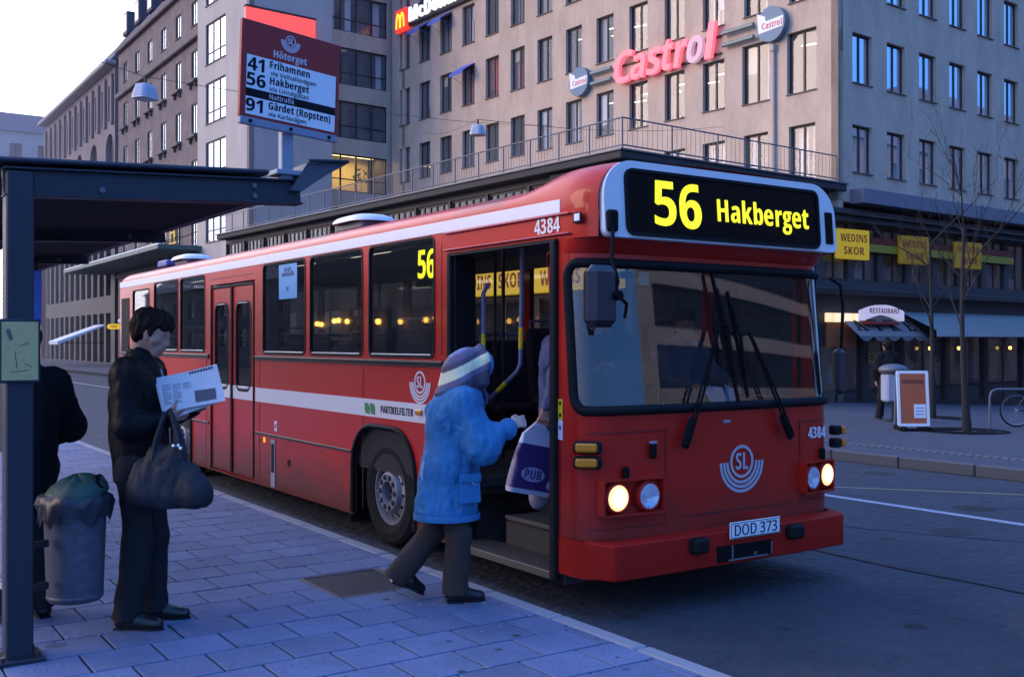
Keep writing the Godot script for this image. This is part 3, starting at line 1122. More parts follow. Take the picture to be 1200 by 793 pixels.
	for i in range(1, 6): path.append(fx * Vector3(0.0, 7.67, 0.35 - i * 2.15))
	pm.cyl(Vector3.ZERO, Vector3.UP * 0.95, 0.028, 0.028, 6)
	var post_mesh := pm.mesh()
	for p in path: put("post", post_mesh, mats.grey_metal, rail, Transform3D(Basis(), p))
	pm = M.new()
	for y in [0.95, 0.12]:
		for i in path.size() - 1: pm.cyl(path[i] + Vector3.UP * y, path[i + 1] + Vector3.UP * y, 0.024, 0.024, 6)
	obj("rail", pm, mats.grey_metal, rail)
	pm = M.new()
	for i in path.size() - 1:
		for s in 10:
			var p: Vector3 = path[i].lerp(path[i + 1], s / 10.0)
			pm.box(p + Vector3.UP * 0.53, Vector3(0.011, 0.84, 0.011))
	tag(obj("balusters", pm, mats.grey_metal, rail), "", "", "", "stuff")
	# blue canvas blinds held out over some windows
	for bl in [[12, 2], [11, 2], [8, 3], [10, 1], [9, 3]]:
		var c: float = cs[bl[0]]
		var y: float = rows[bl[1]][1] + 0.05
		var am := M.new()
		am.quad(L * Vector3(c - 0.62, y, 0.03), L * Vector3(c + 0.62, y, 0.03), L * Vector3(c + 0.62, y - 0.55, 0.85), L * Vector3(c - 0.62, y - 0.55, 0.85), (FN + Vector3.UP).normalized())
		am.quad(L * Vector3(c - 0.62, y - 0.55, 0.85), L * Vector3(c + 0.62, y - 0.55, 0.85), L * Vector3(c + 0.62, y - 0.72, 0.87), L * Vector3(c - 0.62, y - 0.72, 0.87), FN)
		for sx in [-0.62, 0.62]:
			am.cyl(L * Vector3(c + sx, y - 0.9, 0.02), L * Vector3(c + sx, y - 0.55, 0.85), 0.012, 0.012, 5)
		obj("blind", am, mats.blue_cloth, b)

func light_block() -> void:
	# pale block whose blank end wall faces the camera
	var b := thing("plastered_block", "pale plastered block with a blank end wall and bands of wide windows beside it", "building", Vector3(20.0, 0, -55.0))
	var E := Transform3D(Basis(-FN, Vector3.UP, -FD), Vector3.ZERO)
	var wm := M.new()
	wm.wall(E, 0.0, 0.0, 5.05, 34.0, [], 0.3)
	obj("end_wall", wm, mats.light_stucco, b)
	# bands of windows, set back
	var W := Transform3D(E.basis, E * Vector3(0, 0, -1.0))
	var bands := []
	for i in 9: bands.append([5.15, 10.75 + 3.16 * i - 3.16, 9.3, 12.95 + 3.16 * i - 3.16])
	wm = M.new()
	wm.wall(W, 4.6, 0.0, 11.0, 34.0, bands, 0.3)
	obj("stair_wall", wm, mats.stucco, b)
	for i in bands.size():
		var h: Array = bands[i]
		var o := window(b, W * Transform3D(Basis(), Vector3((h[0] + h[2]) * 0.5, (h[1] + h[3]) * 0.5, 0)), h[2] - h[0], h[3] - h[1], 4, 0.1, null, [0, 0, 0, 9, 11, 5, 2, 0, 4][i], null, 0.75, false)
		o.name = o.name
	var rm := M.new()
	var ys := []
	for i in 10: ys.append(7.2 + 3.16 * i)
	rooms(rm, W, 5.0, 10.8, ys, 3.0)
	obj("rooms", rm, mats.room, b)
	# the lit storey: pale room and ceiling lamps
	var ly: float = bands[1][1]
	rm = M.new()
	rm.quad(W * Vector3(5.05, ly - 0.3, -2.5), W * Vector3(9.4, ly - 0.3, -2.5), W * Vector3(9.4, ly + 2.7, -2.5), W * Vector3(5.05, ly + 2.7, -2.5), E.basis.z)
	rm.quad(W * Vector3(5.05, ly + 2.5, -0.4), W * Vector3(9.4, ly + 2.5, -0.4), W * Vector3(9.4, ly + 2.5, -2.5), W * Vector3(5.05, ly + 2.5, -2.5), Vector3.DOWN)
	obj("lit_room", rm, mat("yellow_room", 0.55, 0.45, 0.2, 0.9), b)
	var lm := M.new()
	lm.box(W * Vector3(7.2, ly + 2.4, -1.3), Vector3(3.9, 0.08, 0.5), 0.02, E.basis)
	obj("ceiling_lamp", lm, glow("warm_lamp", 1.0, 0.78, 0.34, 2.4), b)
	var al := AreaLight3D.new()
	al.name = "room_lamp_light"
	al.area_size = Vector2(3.9, 0.5)
	al.light_energy = 9.0
	al.light_color = Color(1.0, 0.84, 0.52)
	al.shadow_enabled = true
	b.add_child(al)
	al.transform = Transform3D(Basis(E.basis.x, E.basis.z, -E.basis.x.cross(E.basis.z)), W * Vector3(7.2, ly + 2.33, -1.3))
	al.basis = Basis(E.basis.x, -E.basis.z, Vector3.UP)
	var pl := M.new()
	for i in 46:
		var d := Vector3(rng.randf_range(-0.45, 0.45), rng.randf_range(-0.4, 0.4), rng.randf_range(-0.25, 0.25))
		pl.box(W * (Vector3(7.9, ly + 1.15, -0.7) + d), Vector3(0.16, 0.02, 0.09), 0.0, Basis.from_euler(Vector3(rng.randf() * 3, rng.randf() * 6, rng.randf() * 3)))
	pl.cyl(W * Vector3(7.9, ly, -0.7), W * Vector3(7.9, ly + 1.1, -0.7), 0.02, 0.02, 5)
	obj("window_plant", pl, mat("leaf", 0.05, 0.09, 0.03, 0.7), b)
	# the street side with its stacked window bays
	var S := Transform3D(Basis(-FD, Vector3.UP, FN), Vector3.ZERO)
	var hs := []
	for i in 7: hs.append([-6.3, 7.7 + 3.5 * i, -3.3, 10.15 + 3.5 * i])
	wm = M.new()
	wm.wall(S, -7.6, 0.0, 0.0, 34.0, hs, 0.3)
	obj("street_wall", wm, mats.light_stucco, b)
	for h in hs:
		window(b, S * Transform3D(Basis(), Vector3((h[0] + h[2]) * 0.5, (h[1] + h[3]) * 0.5, 0)), h[2] - h[0], h[3] - h[1], 3, 0.06, mats.coated_pane, 0, null, 0.7)
	rm = M.new()
	rooms(rm, S, -7.4, -0.4, [7.2, 10.7, 14.2, 17.7, 21.2, 24.7, 28.2, 31.7], 2.5)
	obj("rooms", rm, mats.room, b)
	wm = M.new()
	wm.box(Vector3(5.2, 34.1, -3.6), Vector3(11.4, 0.25, 8.2))
	obj("roof", wm, mats.slate, b)
	# blue door and hatch that open to the terrace
	wm = M.new()
	wm.box(E * Vector3(3.9, 8.45, 0.03), Vector3(1.3, 1.5, 0.06), 0.01, E.basis)
	wm.box(E * Vector3(4.75, 8.2, 0.03), Vector3(0.4, 1.2, 0.06), 0.01, E.basis)
	obj("door", wm, mat("pale_blue", 0.36, 0.46, 0.66, 0.6), b)
	var sg := thing("red_banner_sign", "glowing red rectangular sign high on the blank end wall of the pale block", "sign", b.position + E * Vector3(1.75, 18.45, 0.1))
	sg.basis = E.basis
	var sm := M.new()
	sm.box(Vector3(-1.05, 0.55, 0.12), Vector3(2.06, 2.1, 0.24), 0.03)
	obj("light_box", sm, glow("red_neon", 0.95, 0.09, 0.08, 0.85), sg)
	sm = M.new()
	sm.box(Vector3(1.05, 0.55, 0.12), Vector3(2.06, 2.1, 0.24), 0.03)
	obj("light_box", sm, mats.red_neon, sg)
	sm = M.new()
	sm.box(Vector3(0, 1.66, 0.12), Vector3(4.24, 0.1, 0.26), 0.01)
	obj("casing", sm, mats.dark_metal, sg)
	sm = M.new()
	sm.box(Vector3(0, -0.56, 0.12), Vector3(4.24, 0.1, 0.26), 0.01)
	obj("casing", sm, mats.dark_metal, sg)

func stone_building() -> void:
	var b := thing("stone_building", "dark brown stone building with small upright windows and a steep slate roof", "building", Vector3(20.2, 0, -62.4))
	var T := Transform3D(Basis(Vector3.BACK, Vector3.UP, Vector3.LEFT), Vector3.ZERO)   # local x runs towards the camera
	var hs := []
	var rows := [[4.2, 6.2], [7.9, 9.8], [11.4, 13.3], [14.9, 16.85], [18.35, 20.2], [21.75, 23.3]]
	for i in 6:
		for r in rows: hs.append([-2.4 - 3.42 * i - 1.15, r[0], -2.4 - 3.42 * i, r[1]])
	for i in 6:
		hs.append([-1.6 - 3.42 * i - 2.6, 0.2, -1.6 - 3.42 * i, 3.3])
	var wm := M.new()
	wm.wall(T, -22.2, 6.9, 0.0, 24.6, hs.filter(func(h): return h[1] > 7.0), 0.35)
	obj("street_wall", wm, mats.stone, b)
	wm = M.new()
	wm.wall(T, -22.2, 0.0, 0.0, 6.9, hs.filter(func(h): return h[1] < 7.0), 0.35)  # lower storey: shade under the canopy put into a darker wall colour
	obj("shade_toned_storey_wall", wm, mats.cladding_and_canopy_shade, b)
	wm = M.new()
	for y in [20.95, 24.5]:
		wm = M.new()
		wm.box(T * Vector3(-11.1, y, 0.14), Vector3(22.3, 0.4, 0.34), 0.06, T.basis)
		obj("cornice", wm, mats.stone, b)
	wm = M.new()
	wm.box(T * Vector3(-11.1, 6.95, 0.08), Vector3(22.3, 0.3, 0.2), 0.04, T.basis)
	obj("cornice", wm, mats.stone, b)
	for h in hs:
		window(b, T * Transform3D(Basis(), Vector3((h[0] + h[2]) * 0.5, (h[1] + h[3]) * 0.5, 0)), h[2] - h[0], h[3] - h[1], 2, 0.05, mats.coated_pane, rng.randi_range(0, 3))
		if h[1] > 7.0 and h[1] < 19.0:
			var sb := M.new()
			sb.box(T * Vector3((h[0] + h[2]) * 0.5, h[1] - 0.14, 0.13), Vector3(1.55, 0.2, 0.34), 0.03, T.basis)
			for q in [-0.55, 0.55]: sb.box(T * Vector3((h[0] + h[2]) * 0.5 + q, h[1] - 0.38, 0.07), Vector3(0.14, 0.3, 0.22), 0.03, T.basis)
			obj("window_ledge", sb, mats.stone, b)
	var rm := M.new()
	rooms(rm, T, -22.0, -0.4, [0.1, 3.6, 7.3, 10.8, 14.3, 17.8, 21.3, 24.4], 2.6)
	obj("rooms", rm, mats.room, b)
	wm = M.new()
	wm.prism(PackedVector2Array([Vector2(0.25, 24.7), Vector2(-3.2, 29.6), Vector2(-14, 30.6), Vector2(-14, 24.7)]), Transform3D(Basis(Vector3.LEFT, Vector3.UP, Vector3.FORWARD) , Vector3(0, 0, -22.2)), 22.2)
	obj("roof", wm, mats.slate, b)
	for i in 6:
		wm = M.new()
		wm.box(T * Vector3(-2.95 - 3.42 * i, 26.2, -0.9), Vector3(1.3, 1.7, 1.9), 0.03, T.basis)
		var d := obj("dormer", wm, mats.slate, b)
		wm = M.new()
		wm.quad(T * Vector3(-3.4 - 3.42 * i, 25.6, 0.054), T * Vector3(-2.5 - 3.42 * i, 25.6, 0.054), T * Vector3(-2.5 - 3.42 * i, 26.9, 0.054), T * Vector3(-3.4 - 3.42 * i, 26.9, 0.054), Vector3.LEFT)
		obj("pane", wm, mats.dim_pane, d)
	# raised yellow letters over the ground floor
	var sg := thing("shop_letters", "large yellow letters fixed to the dark stone front under the shelter roof edge", "sign", b.position + T * Vector3(-6.7, 9.0, 0.2))
	sg.basis = T.basis
	for i in 3:
		text("letter", "SHT"[i], 1.5, Transform3D(Basis(), Vector3(-5.4 + 5.3 * i, 0, 0.0)), mat("letter_yellow", 0.55, 0.36, 0.03, 0.5), sg, 0.0, font_serif, 0.12)

func columned_building() -> void:
	var b := thing("columned_building", "long stone building with tall pilasters, round arches and a steep roof down the street", "building", Vector3(20.2, 0, -85.7))
	var T := Transform3D(Basis(Vector3.BACK, Vector3.UP, Vector3.LEFT), Vector3.ZERO)
	var hs := []
	var n := 12
	for i in n:
		var x := -1.3 - 2.3 * i
		hs.append([x - 0.95, 19.6, x, 22.5])
		if i < 5:
			hs.append([-5.6 * i - 3.1, 12.5, -5.6 * i - 0.5, 18.6, [0.0, 0.0, 1.29, 1.29]])
		hs.append([x - 1.6, 5.6, x, 9.6])
		hs.append([x - 1.6, 0.2, x, 4.2])
	var wm := M.new()
	wm.wall(T, -28.6, 10.7, 0.0, 23.8, hs.filter(func(h): return h[1] > 10.7), 0.5)
	obj("street_wall", wm, mats.pale_stone, b)
	wm = M.new()
	wm.wall(T, -28.6, 0.0, 0.0, 10.7, hs.filter(func(h): return h[1] < 10.7), 0.5)  # darker than the wall above, canopy shade painted into its colour
	obj("shade_toned_storey_wall", wm, mats.cladding_and_canopy_shade, b)
	for i in n + 1:
		wm = M.new()
		wm.box(T * Vector3(-0.62 - 2.3 * i, 21.2, 0.1), Vector3(0.5, 4.0, 0.24), 0.05, T.basis)
		obj("pilaster", wm, mats.pale_stone, b)
	wm = M.new()
	wm.box(T * Vector3(-14.3, 23.95, 0.35), Vector3(29.0, 0.34, 0.9), 0.08, T.basis)
	obj("cornice", wm, mat("stone_with_painted_light", 0.40, 0.36, 0.35, 0.8), b)  # paler copy of the wall stone, highlight on the eave put into its colour
	wm = M.new()
	wm.box(T * Vector3(-14.3, 10.7, 0.1), Vector3(28.8, 0.25, 0.25), 0.05, T.basis)
	obj("string_course", wm, mats.stone_with_painted_light, b)
	for h in hs:
		var w: float = h[2] - h[0]
		if h.size() > 4:
			var q := group_node("arched_window", b, T * Transform3D(Basis(), Vector3((h[0] + h[2]) * 0.5, h[1], -0.3)))
			wm = M.new()
			var pts := PackedVector2Array([Vector2(-w / 2, 0), Vector2(w / 2, 0)])
			for s in 13: pts.append(Vector2(cos(PI * s / 12.0) * w / 2, 4.81 + sin(PI * s / 12.0) * w / 2))
			wm.prism(pts, Transform3D(), 0.0)
			obj("pane", wm, mats.dim_pane, q)
			wm = M.new()
			wm.box(Vector3(0, 3.0, 0.04), Vector3(0.1, 6.0, 0.07))
			wm.box(Vector3(0, 2.0, 0.045), Vector3(w, 0.1, 0.07))
			obj("frame", wm, mats.window_frame, q)
		else:
			window(b, T * Transform3D(Basis(), Vector3((h[0] + h[2]) * 0.5, (h[1] + h[3]) * 0.5, 0)), w, h[3] - h[1], 2, 0.3, mats.dim_pane, 0, null, (h[3] - h[1]) * 0.5, false)
	wm = M.new()
	wm.prism(PackedVector2Array([Vector2(0.4, 24.1), Vector2(-4.0, 29.6), Vector2(-16, 30.0), Vector2(-16, 24.1)]), Transform3D(Basis(Vector3.LEFT, Vector3.UP, Vector3.FORWARD), Vector3(0, 0, -28.6)), 28.6)
	obj("roof", wm, mats.slate, b)
	wm = M.new()
	wm.box(Vector3(8, 12, -28.3), Vector3(15.9, 23.5, 0.5))
	obj("end_wall", wm, mats.pale_stone, b)

func block(called: String, label: String, at: Vector3, size: Vector3, mt: Material, cols: int, rows: int, turn := 0.0) -> Node3D:
	# simple far block: walls on four sides with window openings on the front (+z local)
	var b := thing(called, label, "building", at, turn)
	var hs := []
	var cw := size.x / cols
	var rh := (size.y - 1.5) / rows
	for i in cols:
		for j in rows: hs.append([-size.x / 2 + cw * (i + 0.28), 1.0 + rh * j + rh * 0.22, -size.x / 2 + cw * (i + 0.72), 1.0 + rh * j + rh * 0.78])
	var m := M.new()
	m.wall(Transform3D(Basis(), Vector3(0, 0, size.z / 2)), -size.x / 2, 0, size.x / 2, size.y, hs, 0.4)
	m.box(Vector3(0, size.y / 2, -0.3), Vector3(size.x - 0.02, size.y - 0.02, size.z - 0.8))
	obj("wall", m, mt, b)
	var pm := M.new()
	for h in hs:
		var ph := M.new()
		ph.quad(Vector3(h[0], h[1], size.z / 2 - 0.18), Vector3(h[2], h[1], size.z / 2 - 0.18), Vector3(h[2], h[3], size.z / 2 - 0.18), Vector3(h[0], h[3], size.z / 2 - 0.18), Vector3.BACK)
		ph.box(Vector3((h[0] + h[2]) / 2, (h[1] + h[3]) / 2, size.z / 2 - 0.16), Vector3(0.08, h[3] - h[1], 0.06))
		obj("window", ph, mats.dim_pane, b)
	m = M.new()
	m.prism(PackedVector2Array([Vector2(-size.z / 2 - 0.3, size.y), Vector2(size.z / 2 + 0.3, size.y), Vector2(size.z * 0.2, size.y + 3.0), Vector2(-size.z * 0.2, size.y + 3.0)]), Transform3D(Basis(Vector3.BACK, Vector3.UP, Vector3.LEFT), Vector3(-size.x / 2, 0, 0)), size.x)
	obj("roof", m, mats.slate, b)
	return b

func far_buildings() -> void:
	block("street_end_building", "hazy pale building closing the far end of the street", Vector3(30, 0, -143), Vector3(28, 27, 14), mats.light_stucco, 9, 6)
	block("brick_building", "hazy reddish building far down the street beyond the columned one", Vector3(24.9, 0, -124), Vector3(9, 17, 12), mat("far_brick", 0.30, 0.14, 0.11, 0.9), 4, 5)
	# opposite house fronts, out of the frame: they stand in the reflections
	var b := thing("strip_window_building", "concrete building with long window strips behind the camera", "building", Vector3(57, 0, 36))
	var m := M.new()
	var holes := []
	for j in 8: holes.append([-26.0, 2.4 + 3.1 * j, 26.0, 4.6 + 3.1 * j])
	m.wall(Transform3D(Basis(Vector3.LEFT, Vector3.UP, Vector3.FORWARD), Vector3(0, 0, -6)), -28, -3.0, 28, 27, holes, 0.4)
	obj("wall", m, mats.light_stucco, b)
	for h in holes:
		m = M.new()
		m.quad(Vector3(-26, h[1], -5.75), Vector3(26, h[1], -5.75), Vector3(26, h[3], -5.75), Vector3(-26, h[3], -5.75), Vector3.FORWARD)
		for i in 27: m.box(Vector3(-26 + 2.0 * i, (h[1] + h[3]) / 2, -5.8), Vector3(0.14, 2.3, 0.1))
		obj("window_strip", m, mat("strip_glass", 0.01, 0.011, 0.012, 0.6), b)
	m = M.new()
	m.box(Vector3(0, 27.1, 1.0), Vector3(56.5, 0.4, 15))
	obj("roof", m, mats.slate, b)
	block("side_street_building", "dark stone house on the far side of the side street, right of the frame", Vector3(65, -1.5, 2), Vector3(32, 18.3, 14), mats.stone, 9, 5, PI)
	block("side_street_building", "taller dark stone house further along the side street, right of the frame", Vector3(104, -1.5, 2), Vector3(44, 22.6, 14), mats.stone, 12, 6, PI)
	var k := block("market_hall", "low dark hall on the near side of the street, left of the frame", Vector3(-22, 0, -62), Vector3(70, 6, 14), mats.stone, 18, 2, PI / 2)
	k.position.x = -24
	# string of warm bulbs along the hall, seen mirrored in the bus windows
	var ls := thing("bulb_string", "string of warm bulbs along the low hall, mirrored in the bus windows", "lights", Vector3(-16.7, 3.0, -50))
	var wire := M.new()
	wire.cyl(Vector3(0, 0.12, -9), Vector3(0, 0.12, 9), 0.012, 0.012, 5)
	obj("wire", wire, mats.black, ls)
	var bm := M.new()
	bm.ball(Vector3.ZERO, Vector3(0.13, 0.15, 0.13), 8)
	var bmesh := bm.mesh()
	for i in 17:
		if i in [2, 6, 7, 12]: continue
		put("bulb", bmesh, glow("string_bulb", 1.0, 0.5, 0.08, 16.0), ls, Transform3D(Basis(), Vector3(rng.randf_range(-0.3, 0.3), rng.randf_range(-0.12, 0.1), -8.4 + 1.05 * i + rng.randf_range(-0.35, 0.35))))

func street_canopy() -> void:
	var T := Transform3D(Basis(Vector3.BACK, Vector3.UP, Vector3.LEFT), Vector3(20.2, 0, -62.4))
	var c := thing("entrance_canopy", "flat green edged canopy over the entrance of the dark stone building", "canopy", T * Vector3(-13.0, 7.45, 1.6))
	c.basis = T.basis
	var m := M.new()
	m.box(Vector3(0, 0, 0), Vector3(27.0, 0.3, 3.2), 0.04)
	obj("deck", m, mats.green_metal, c)
	m = M.new()
	m.box(Vector3(0, 0.17, 1.45), Vector3(27.1, 0.10, 0.16), 0.02)
	obj("edge_trim", m, mats.panel_white, c)
	m = M.new()
	for i in 6: m.cyl(Vector3(-12 + 4.8 * i, 0.1, 1.2), Vector3(-12 + 4.8 * i, 1.3, -1.55), 0.03, 0.03, 6)
	obj("stay_rods", m, mats.dark_metal, c)
	# dark shop window bays under it are part of the stone building; a small awning and a far stop stand before them
	var a := thing("small_awning", "small white slanted awning far down the pavement by the dark shop fronts", "awning", Vector3(16.2, 2.4, -80.0))
	m = M.new()
	m.prism(PackedVector2Array([Vector2(-1.6, -0.5), Vector2(-1.55, -0.72), Vector2(1.6, 0.6), Vector2(1.6, 0.72)]), Transform3D(Basis(), Vector3(0, 0, 1.6)), 3.2)
	obj("canvas", m, mats.print_white, a)
	m = M.new()
	m.cyl(Vector3(1.6, -0.6, 0), Vector3(-1.5, -0.6, 0), 0.03, 0.03, 6)
	for z in [-1.5, 1.5]: put("arm", m.mesh(), mats.dark_metal, a, Transform3D(Basis(), Vector3(0, 0, z)))
	var s := thing("yellow_stop_sign", "small yellow lozenge sign on a thin pole left of the bus tail", "sign", Vector3(13.75, 0.15, -60.0))
	m = M.new()
	m.cyl(Vector3(0.7, 0, 0), Vector3(0.7, 3.3, 0), 0.035, 0.03, 8)
	obj("pole", m, mats.grey_metal, s)
	m = M.new()
	m.prism(rounded(0.72, 0.3, 0.14), Transform3D(Basis(Vector3.UP, -0.6), Vector3(0.32, 2.55, 0.06)), 0.08)
	var pl := obj("plate", m, glow("stop_yellow", 0.9, 0.55, 0.02, 0.5), s)
	text("lettering", "TAXI", 0.12, Transform3D(Basis(Vector3.UP, -0.6), Vector3(0.32, 2.55, 0.063)), mats.print_black, pl)
	m = M.new()
	m.ball(Vector3(0.7, 2.85, 0.0), Vector3(0.15, 0.14, 0.15), 12)
	obj("lamp_globe", m, mats.panel_white, s)

func shop_front() -> void:
	# shops at street level under the office block, along the side street
	var R := Transform3D(Basis(-FN, Vector3.UP, -FD), CORNER)
	var s := thing("shop_row", "dim row of shop fronts under the office block, to the right of the bus", "shops", CORNER)
	var L := Transform3D(R.basis, Vector3.ZERO)
	var m := M.new()
	m.wall(Transform3D(L.basis, L * Vector3(0, 0, 0.62)), -11.0, -1.6, 20.0, 3.75, [[-10.2, -0.2, -3.2, 2.8], [-2.2, -0.4, 0.55, 2.6], [0.95, -0.5, 3.0, 2.6], [3.3, -0.45, 6.2, 2.1], [6.5, -0.5, 9.2, 2.1], [9.5, -0.6, 12.4, 2.1], [12.7, -0.7, 16, 2.1]], 0.25)
	obj("front_wall", m, mat("shop_dark", 0.022, 0.02, 0.019, 0.7), s)
	for h in [[-10.2, -3.2, 2.8], [-2.2, 0.55, 2.6], [0.95, 3.0, 2.6], [3.3, 6.2, 2.1], [6.5, 9.2, 2.1], [9.5, 12.4, 2.1], [12.7, 16.0, 2.1]]:
		window(s, L * Transform3D(Basis(), Vector3((h[0] + h[1]) / 2, h[2] / 2 - 0.3, 0.62)), h[1] - h[0], h[2] + 0.6, 2, 0.08, mats.dim_pane, 0, null, 0.0, false)
	m = M.new()
	rooms(m, L, -10.8, 19.8, [-1.5, 3.6, 7.3], 3.5)
	obj("rooms", m, mats.room, s)
	# upper storey: glass band with grey uprights
	m = M.new()
	var hs := []
	for i in 16: hs.append([-10.6 + 1.9 * i, 4.1, -10.6 + 1.9 * i + 1.55, 6.2])
	m.wall(Transform3D(L.basis, L * Vector3(0, 0, 0.1)), -11.0, 3.76, 20.0, 6.75, hs, 0.2)
	obj("upper_wall", m, mat("upper_grey", 0.045, 0.045, 0.048, 0.7), s)
	for h in hs:
		window(s, L * Transform3D(Basis(), Vector3((h[0] + h[2]) / 2, (h[1] + h[3]) / 2, 0.1)), h[2] - h[0], h[3] - h[1], 2, 0.06, mats.dim_pane, [0, 1, 2, 0][rng.randi_range(0, 3)], null, 0.0, false)
	for i in 26:
		var dm := M.new()
		var hh := rng.randf_range(0.35, 1.3)
		dm.box(Vector3(0, hh / 2, 0), Vector3(rng.randf_range(0.2, 0.6), hh, 0.2), 0.04)
		dm.ball(Vector3(0, hh + 0.1, 0), Vector3(0.1, 0.13, 0.1), 8)
		obj("display_dummy", dm, [mats.curtain, mats.panel_grey, mat("goods_blue", 0.14, 0.2, 0.4, 0.8), mat("goods_ochre", 0.3, 0.2, 0.08, 0.8)][i % 4], s, L * Transform3D(Basis(), Vector3(-0.6 + 0.55 * i, 4.15 if i % 3 else 0.3, -0.35 if i % 3 else 0.1)))
	m = M.new()
	m.box(L * Vector3(10.3, 7.2, 0.30), Vector3(19.2, 0.55, 0.6), 0.02, L.basis)
	obj("fascia", m, mat("fascia_grey", 0.17, 0.17, 0.20, 0.6), s)
	m = M.new()
	m.box(L * Vector3(4.5, 3.62, 0.75), Vector3(31, 0.22, 0.5), 0.02, L.basis)
	for y in [6.45, 6.2]: m.box(L * Vector3(4.5, y, 0.45), Vector3(31, 0.06, 0.5), 0.01, L.basis)
	obj("ledge", m, mats.dark_metal, s)
	# orange panel and lit strip by the entrance
	m = M.new()
	m.box(L * Vector3(-0.85, 2.08, 0.70), Vector3(1.75, 0.85, 0.08), 0.01, L.basis)
	obj("orange_panel", m, mat("orange_panel", 0.26, 0.075, 0.02, 0.6), s)
	for i in 9:
		m = M.new()
		m.box(L * Vector3(-1.78 + 0.205 * i, 2.70, 0.82), Vector3(0.19, 0.32, 0.16), 0.02, L.basis)
		obj("light_box", m, glow("strip_light_%d" % (i % 3), [1.0, 0.95, 0.9][i % 3], [0.78, 0.68, 0.80][i % 3], [0.45, 0.36, 0.62][i % 3], 0.75), s)
	# red and yellow fascia band between the projecting signs
	m = M.new()
	m.box(L * Vector3(5.5, 5.63, 0.25), Vector3(13.5, 0.26, 0.12), 0.01, L.basis)
	obj("red_band", m, mat("band_red", 0.16, 0.012, 0.01, 0.6), s)
	m = M.new()
	m.box(L * Vector3(5.5, 5.34, 0.26), Vector3(13.5, 0.30, 0.12), 0.01, L.basis)
	obj("yellow_band", m, mat("band_yellow", 0.34, 0.27, 0.02, 0.6), s)
	# white awning with a toothed valance
	var a := thing("striped_awning", "long pale awning with a toothed valance over the dark shop windows", "awning", CORNER + L * Vector3(2.95, 2.2, 0.62))
	a.basis = L.basis
	m = M.new()
	for i in 46:
		m.quad(Vector3(0.27 * i, 0.78, 0.02), Vector3(0.27 * (i + 1), 0.78, 0.02), Vector3(0.27 * (i + 1), 0.08, 1.5), Vector3(0.27 * i, 0.08, 1.5), Vector3(0, 1, 0.5).normalized())
	obj("canvas", m, textured(mat("awning_cloth", 1, 1, 1, 0.85), stripes(lin(0.24, 0.27, 0.27), lin(0.11, 0.16, 0.15)), 1.0), a)
	m = M.new()
	for i in 58:
		var x := 0.215 * i
		m.fan(PackedVector3Array([Vector3(x, 0.08, 1.502), Vector3(x + 0.20, 0.08, 1.502), Vector3(x + 0.20, -0.13, 1.512), Vector3(x + 0.1, -0.18, 1.512), Vector3(x, -0.13, 1.512)]), Vector3.BACK)
	obj("valance", m, mat("valance_cloth", 0.4, 0.42, 0.42, 0.85), a)
	m = M.new()
	m.cyl(Vector3(0, -0.3, 0.0), Vector3(0, 0.06, 1.48), 0.02, 0.02, 6)
	var arm_mesh := m.mesh()
	for x in [0.3, 4.2, 8.2, 12.0]: put("arm", arm_mesh, mats.dark_metal, a, Transform3D(Basis(), Vector3(x, 0, 0)))
	# shop awning with dark letters and a scalloped hem
	a = thing("lettered_awning", "pale awning with dark letters and a scalloped hem under the curved sign", "awning", CORNER + L * Vector3(-0.95, 2.05, 0.62))
	a.basis = L.basis
	m = M.new()
	m.quad(Vector3(0, 0.75, 0.02), Vector3(4.3, 0.75, 0.02), Vector3(4.3, 0.0, 0.9), Vector3(0, 0.0, 0.9), Vector3(0, 1, 0.6).normalized())
	for i in 5:
		var p := PackedVector3Array()
		for q in 9: p.append(Vector3(0.86 * i + 0.86 * q / 8.0, -0.02 - 0.16 * sin(PI * q / 8.0), 0.9))
		p.append(Vector3(0.86 * (i + 1), 0.0, 0.9)); p.append(Vector3(0.86 * i, 0.0, 0.9))
		m.fan(p, Vector3.BACK)
	obj("canvas", m, mat("awning_pale", 0.16, 0.165, 0.16, 0.85), a)
	for i in 4:
		text("letter", "ATKE"[i], 0.62, Transform3D(Basis(Vector3.RIGHT, -0.87), Vector3(0.6 + 1.05 * i, 0.40, 0.46)), mats.print_black, a, 0.0, font_serif, 0.01)
	# curved lit sign over it
	var c := thing("curved_shop_sign", "curved white lit sign with small red lettering above the entrance", "sign", CORNER + L * Vector3(0.93, 2.80, 1.3))
	c.basis = L.basis
	m = M.new()
	var pts := PackedVector2Array()
	for q in 13: pts.append(Vector2(-1.25 + 2.5 * q / 12.0, 0.16 + 0.22 * sin(PI * q / 12.0)))
	for q in 13: pts.append(Vector2(1.25 - 2.5 * q / 12.0, -0.2 + 0.22 * sin(PI * q / 12.0)))
	m.prism(pts, Transform3D(), 0.25)
	obj("light_box", m, glow("curved_light", 0.55, 0.52, 0.72, 0.55), c)
	text("lettering", "RESTAURANT", 0.18, Transform3D(Basis(), Vector3(0, 0.16, 0.004)), mat("sign_red", 0.35, 0.03, 0.02, 0.6), c, 1.9)
	m = M.new()
	m.box(Vector3(0, -0.28, -0.2), Vector3(1.9, 0.12, 0.4), 0.02)
	obj("red_canopy", m, mat("band_red2", 0.3, 0.02, 0.015, 0.6), c)
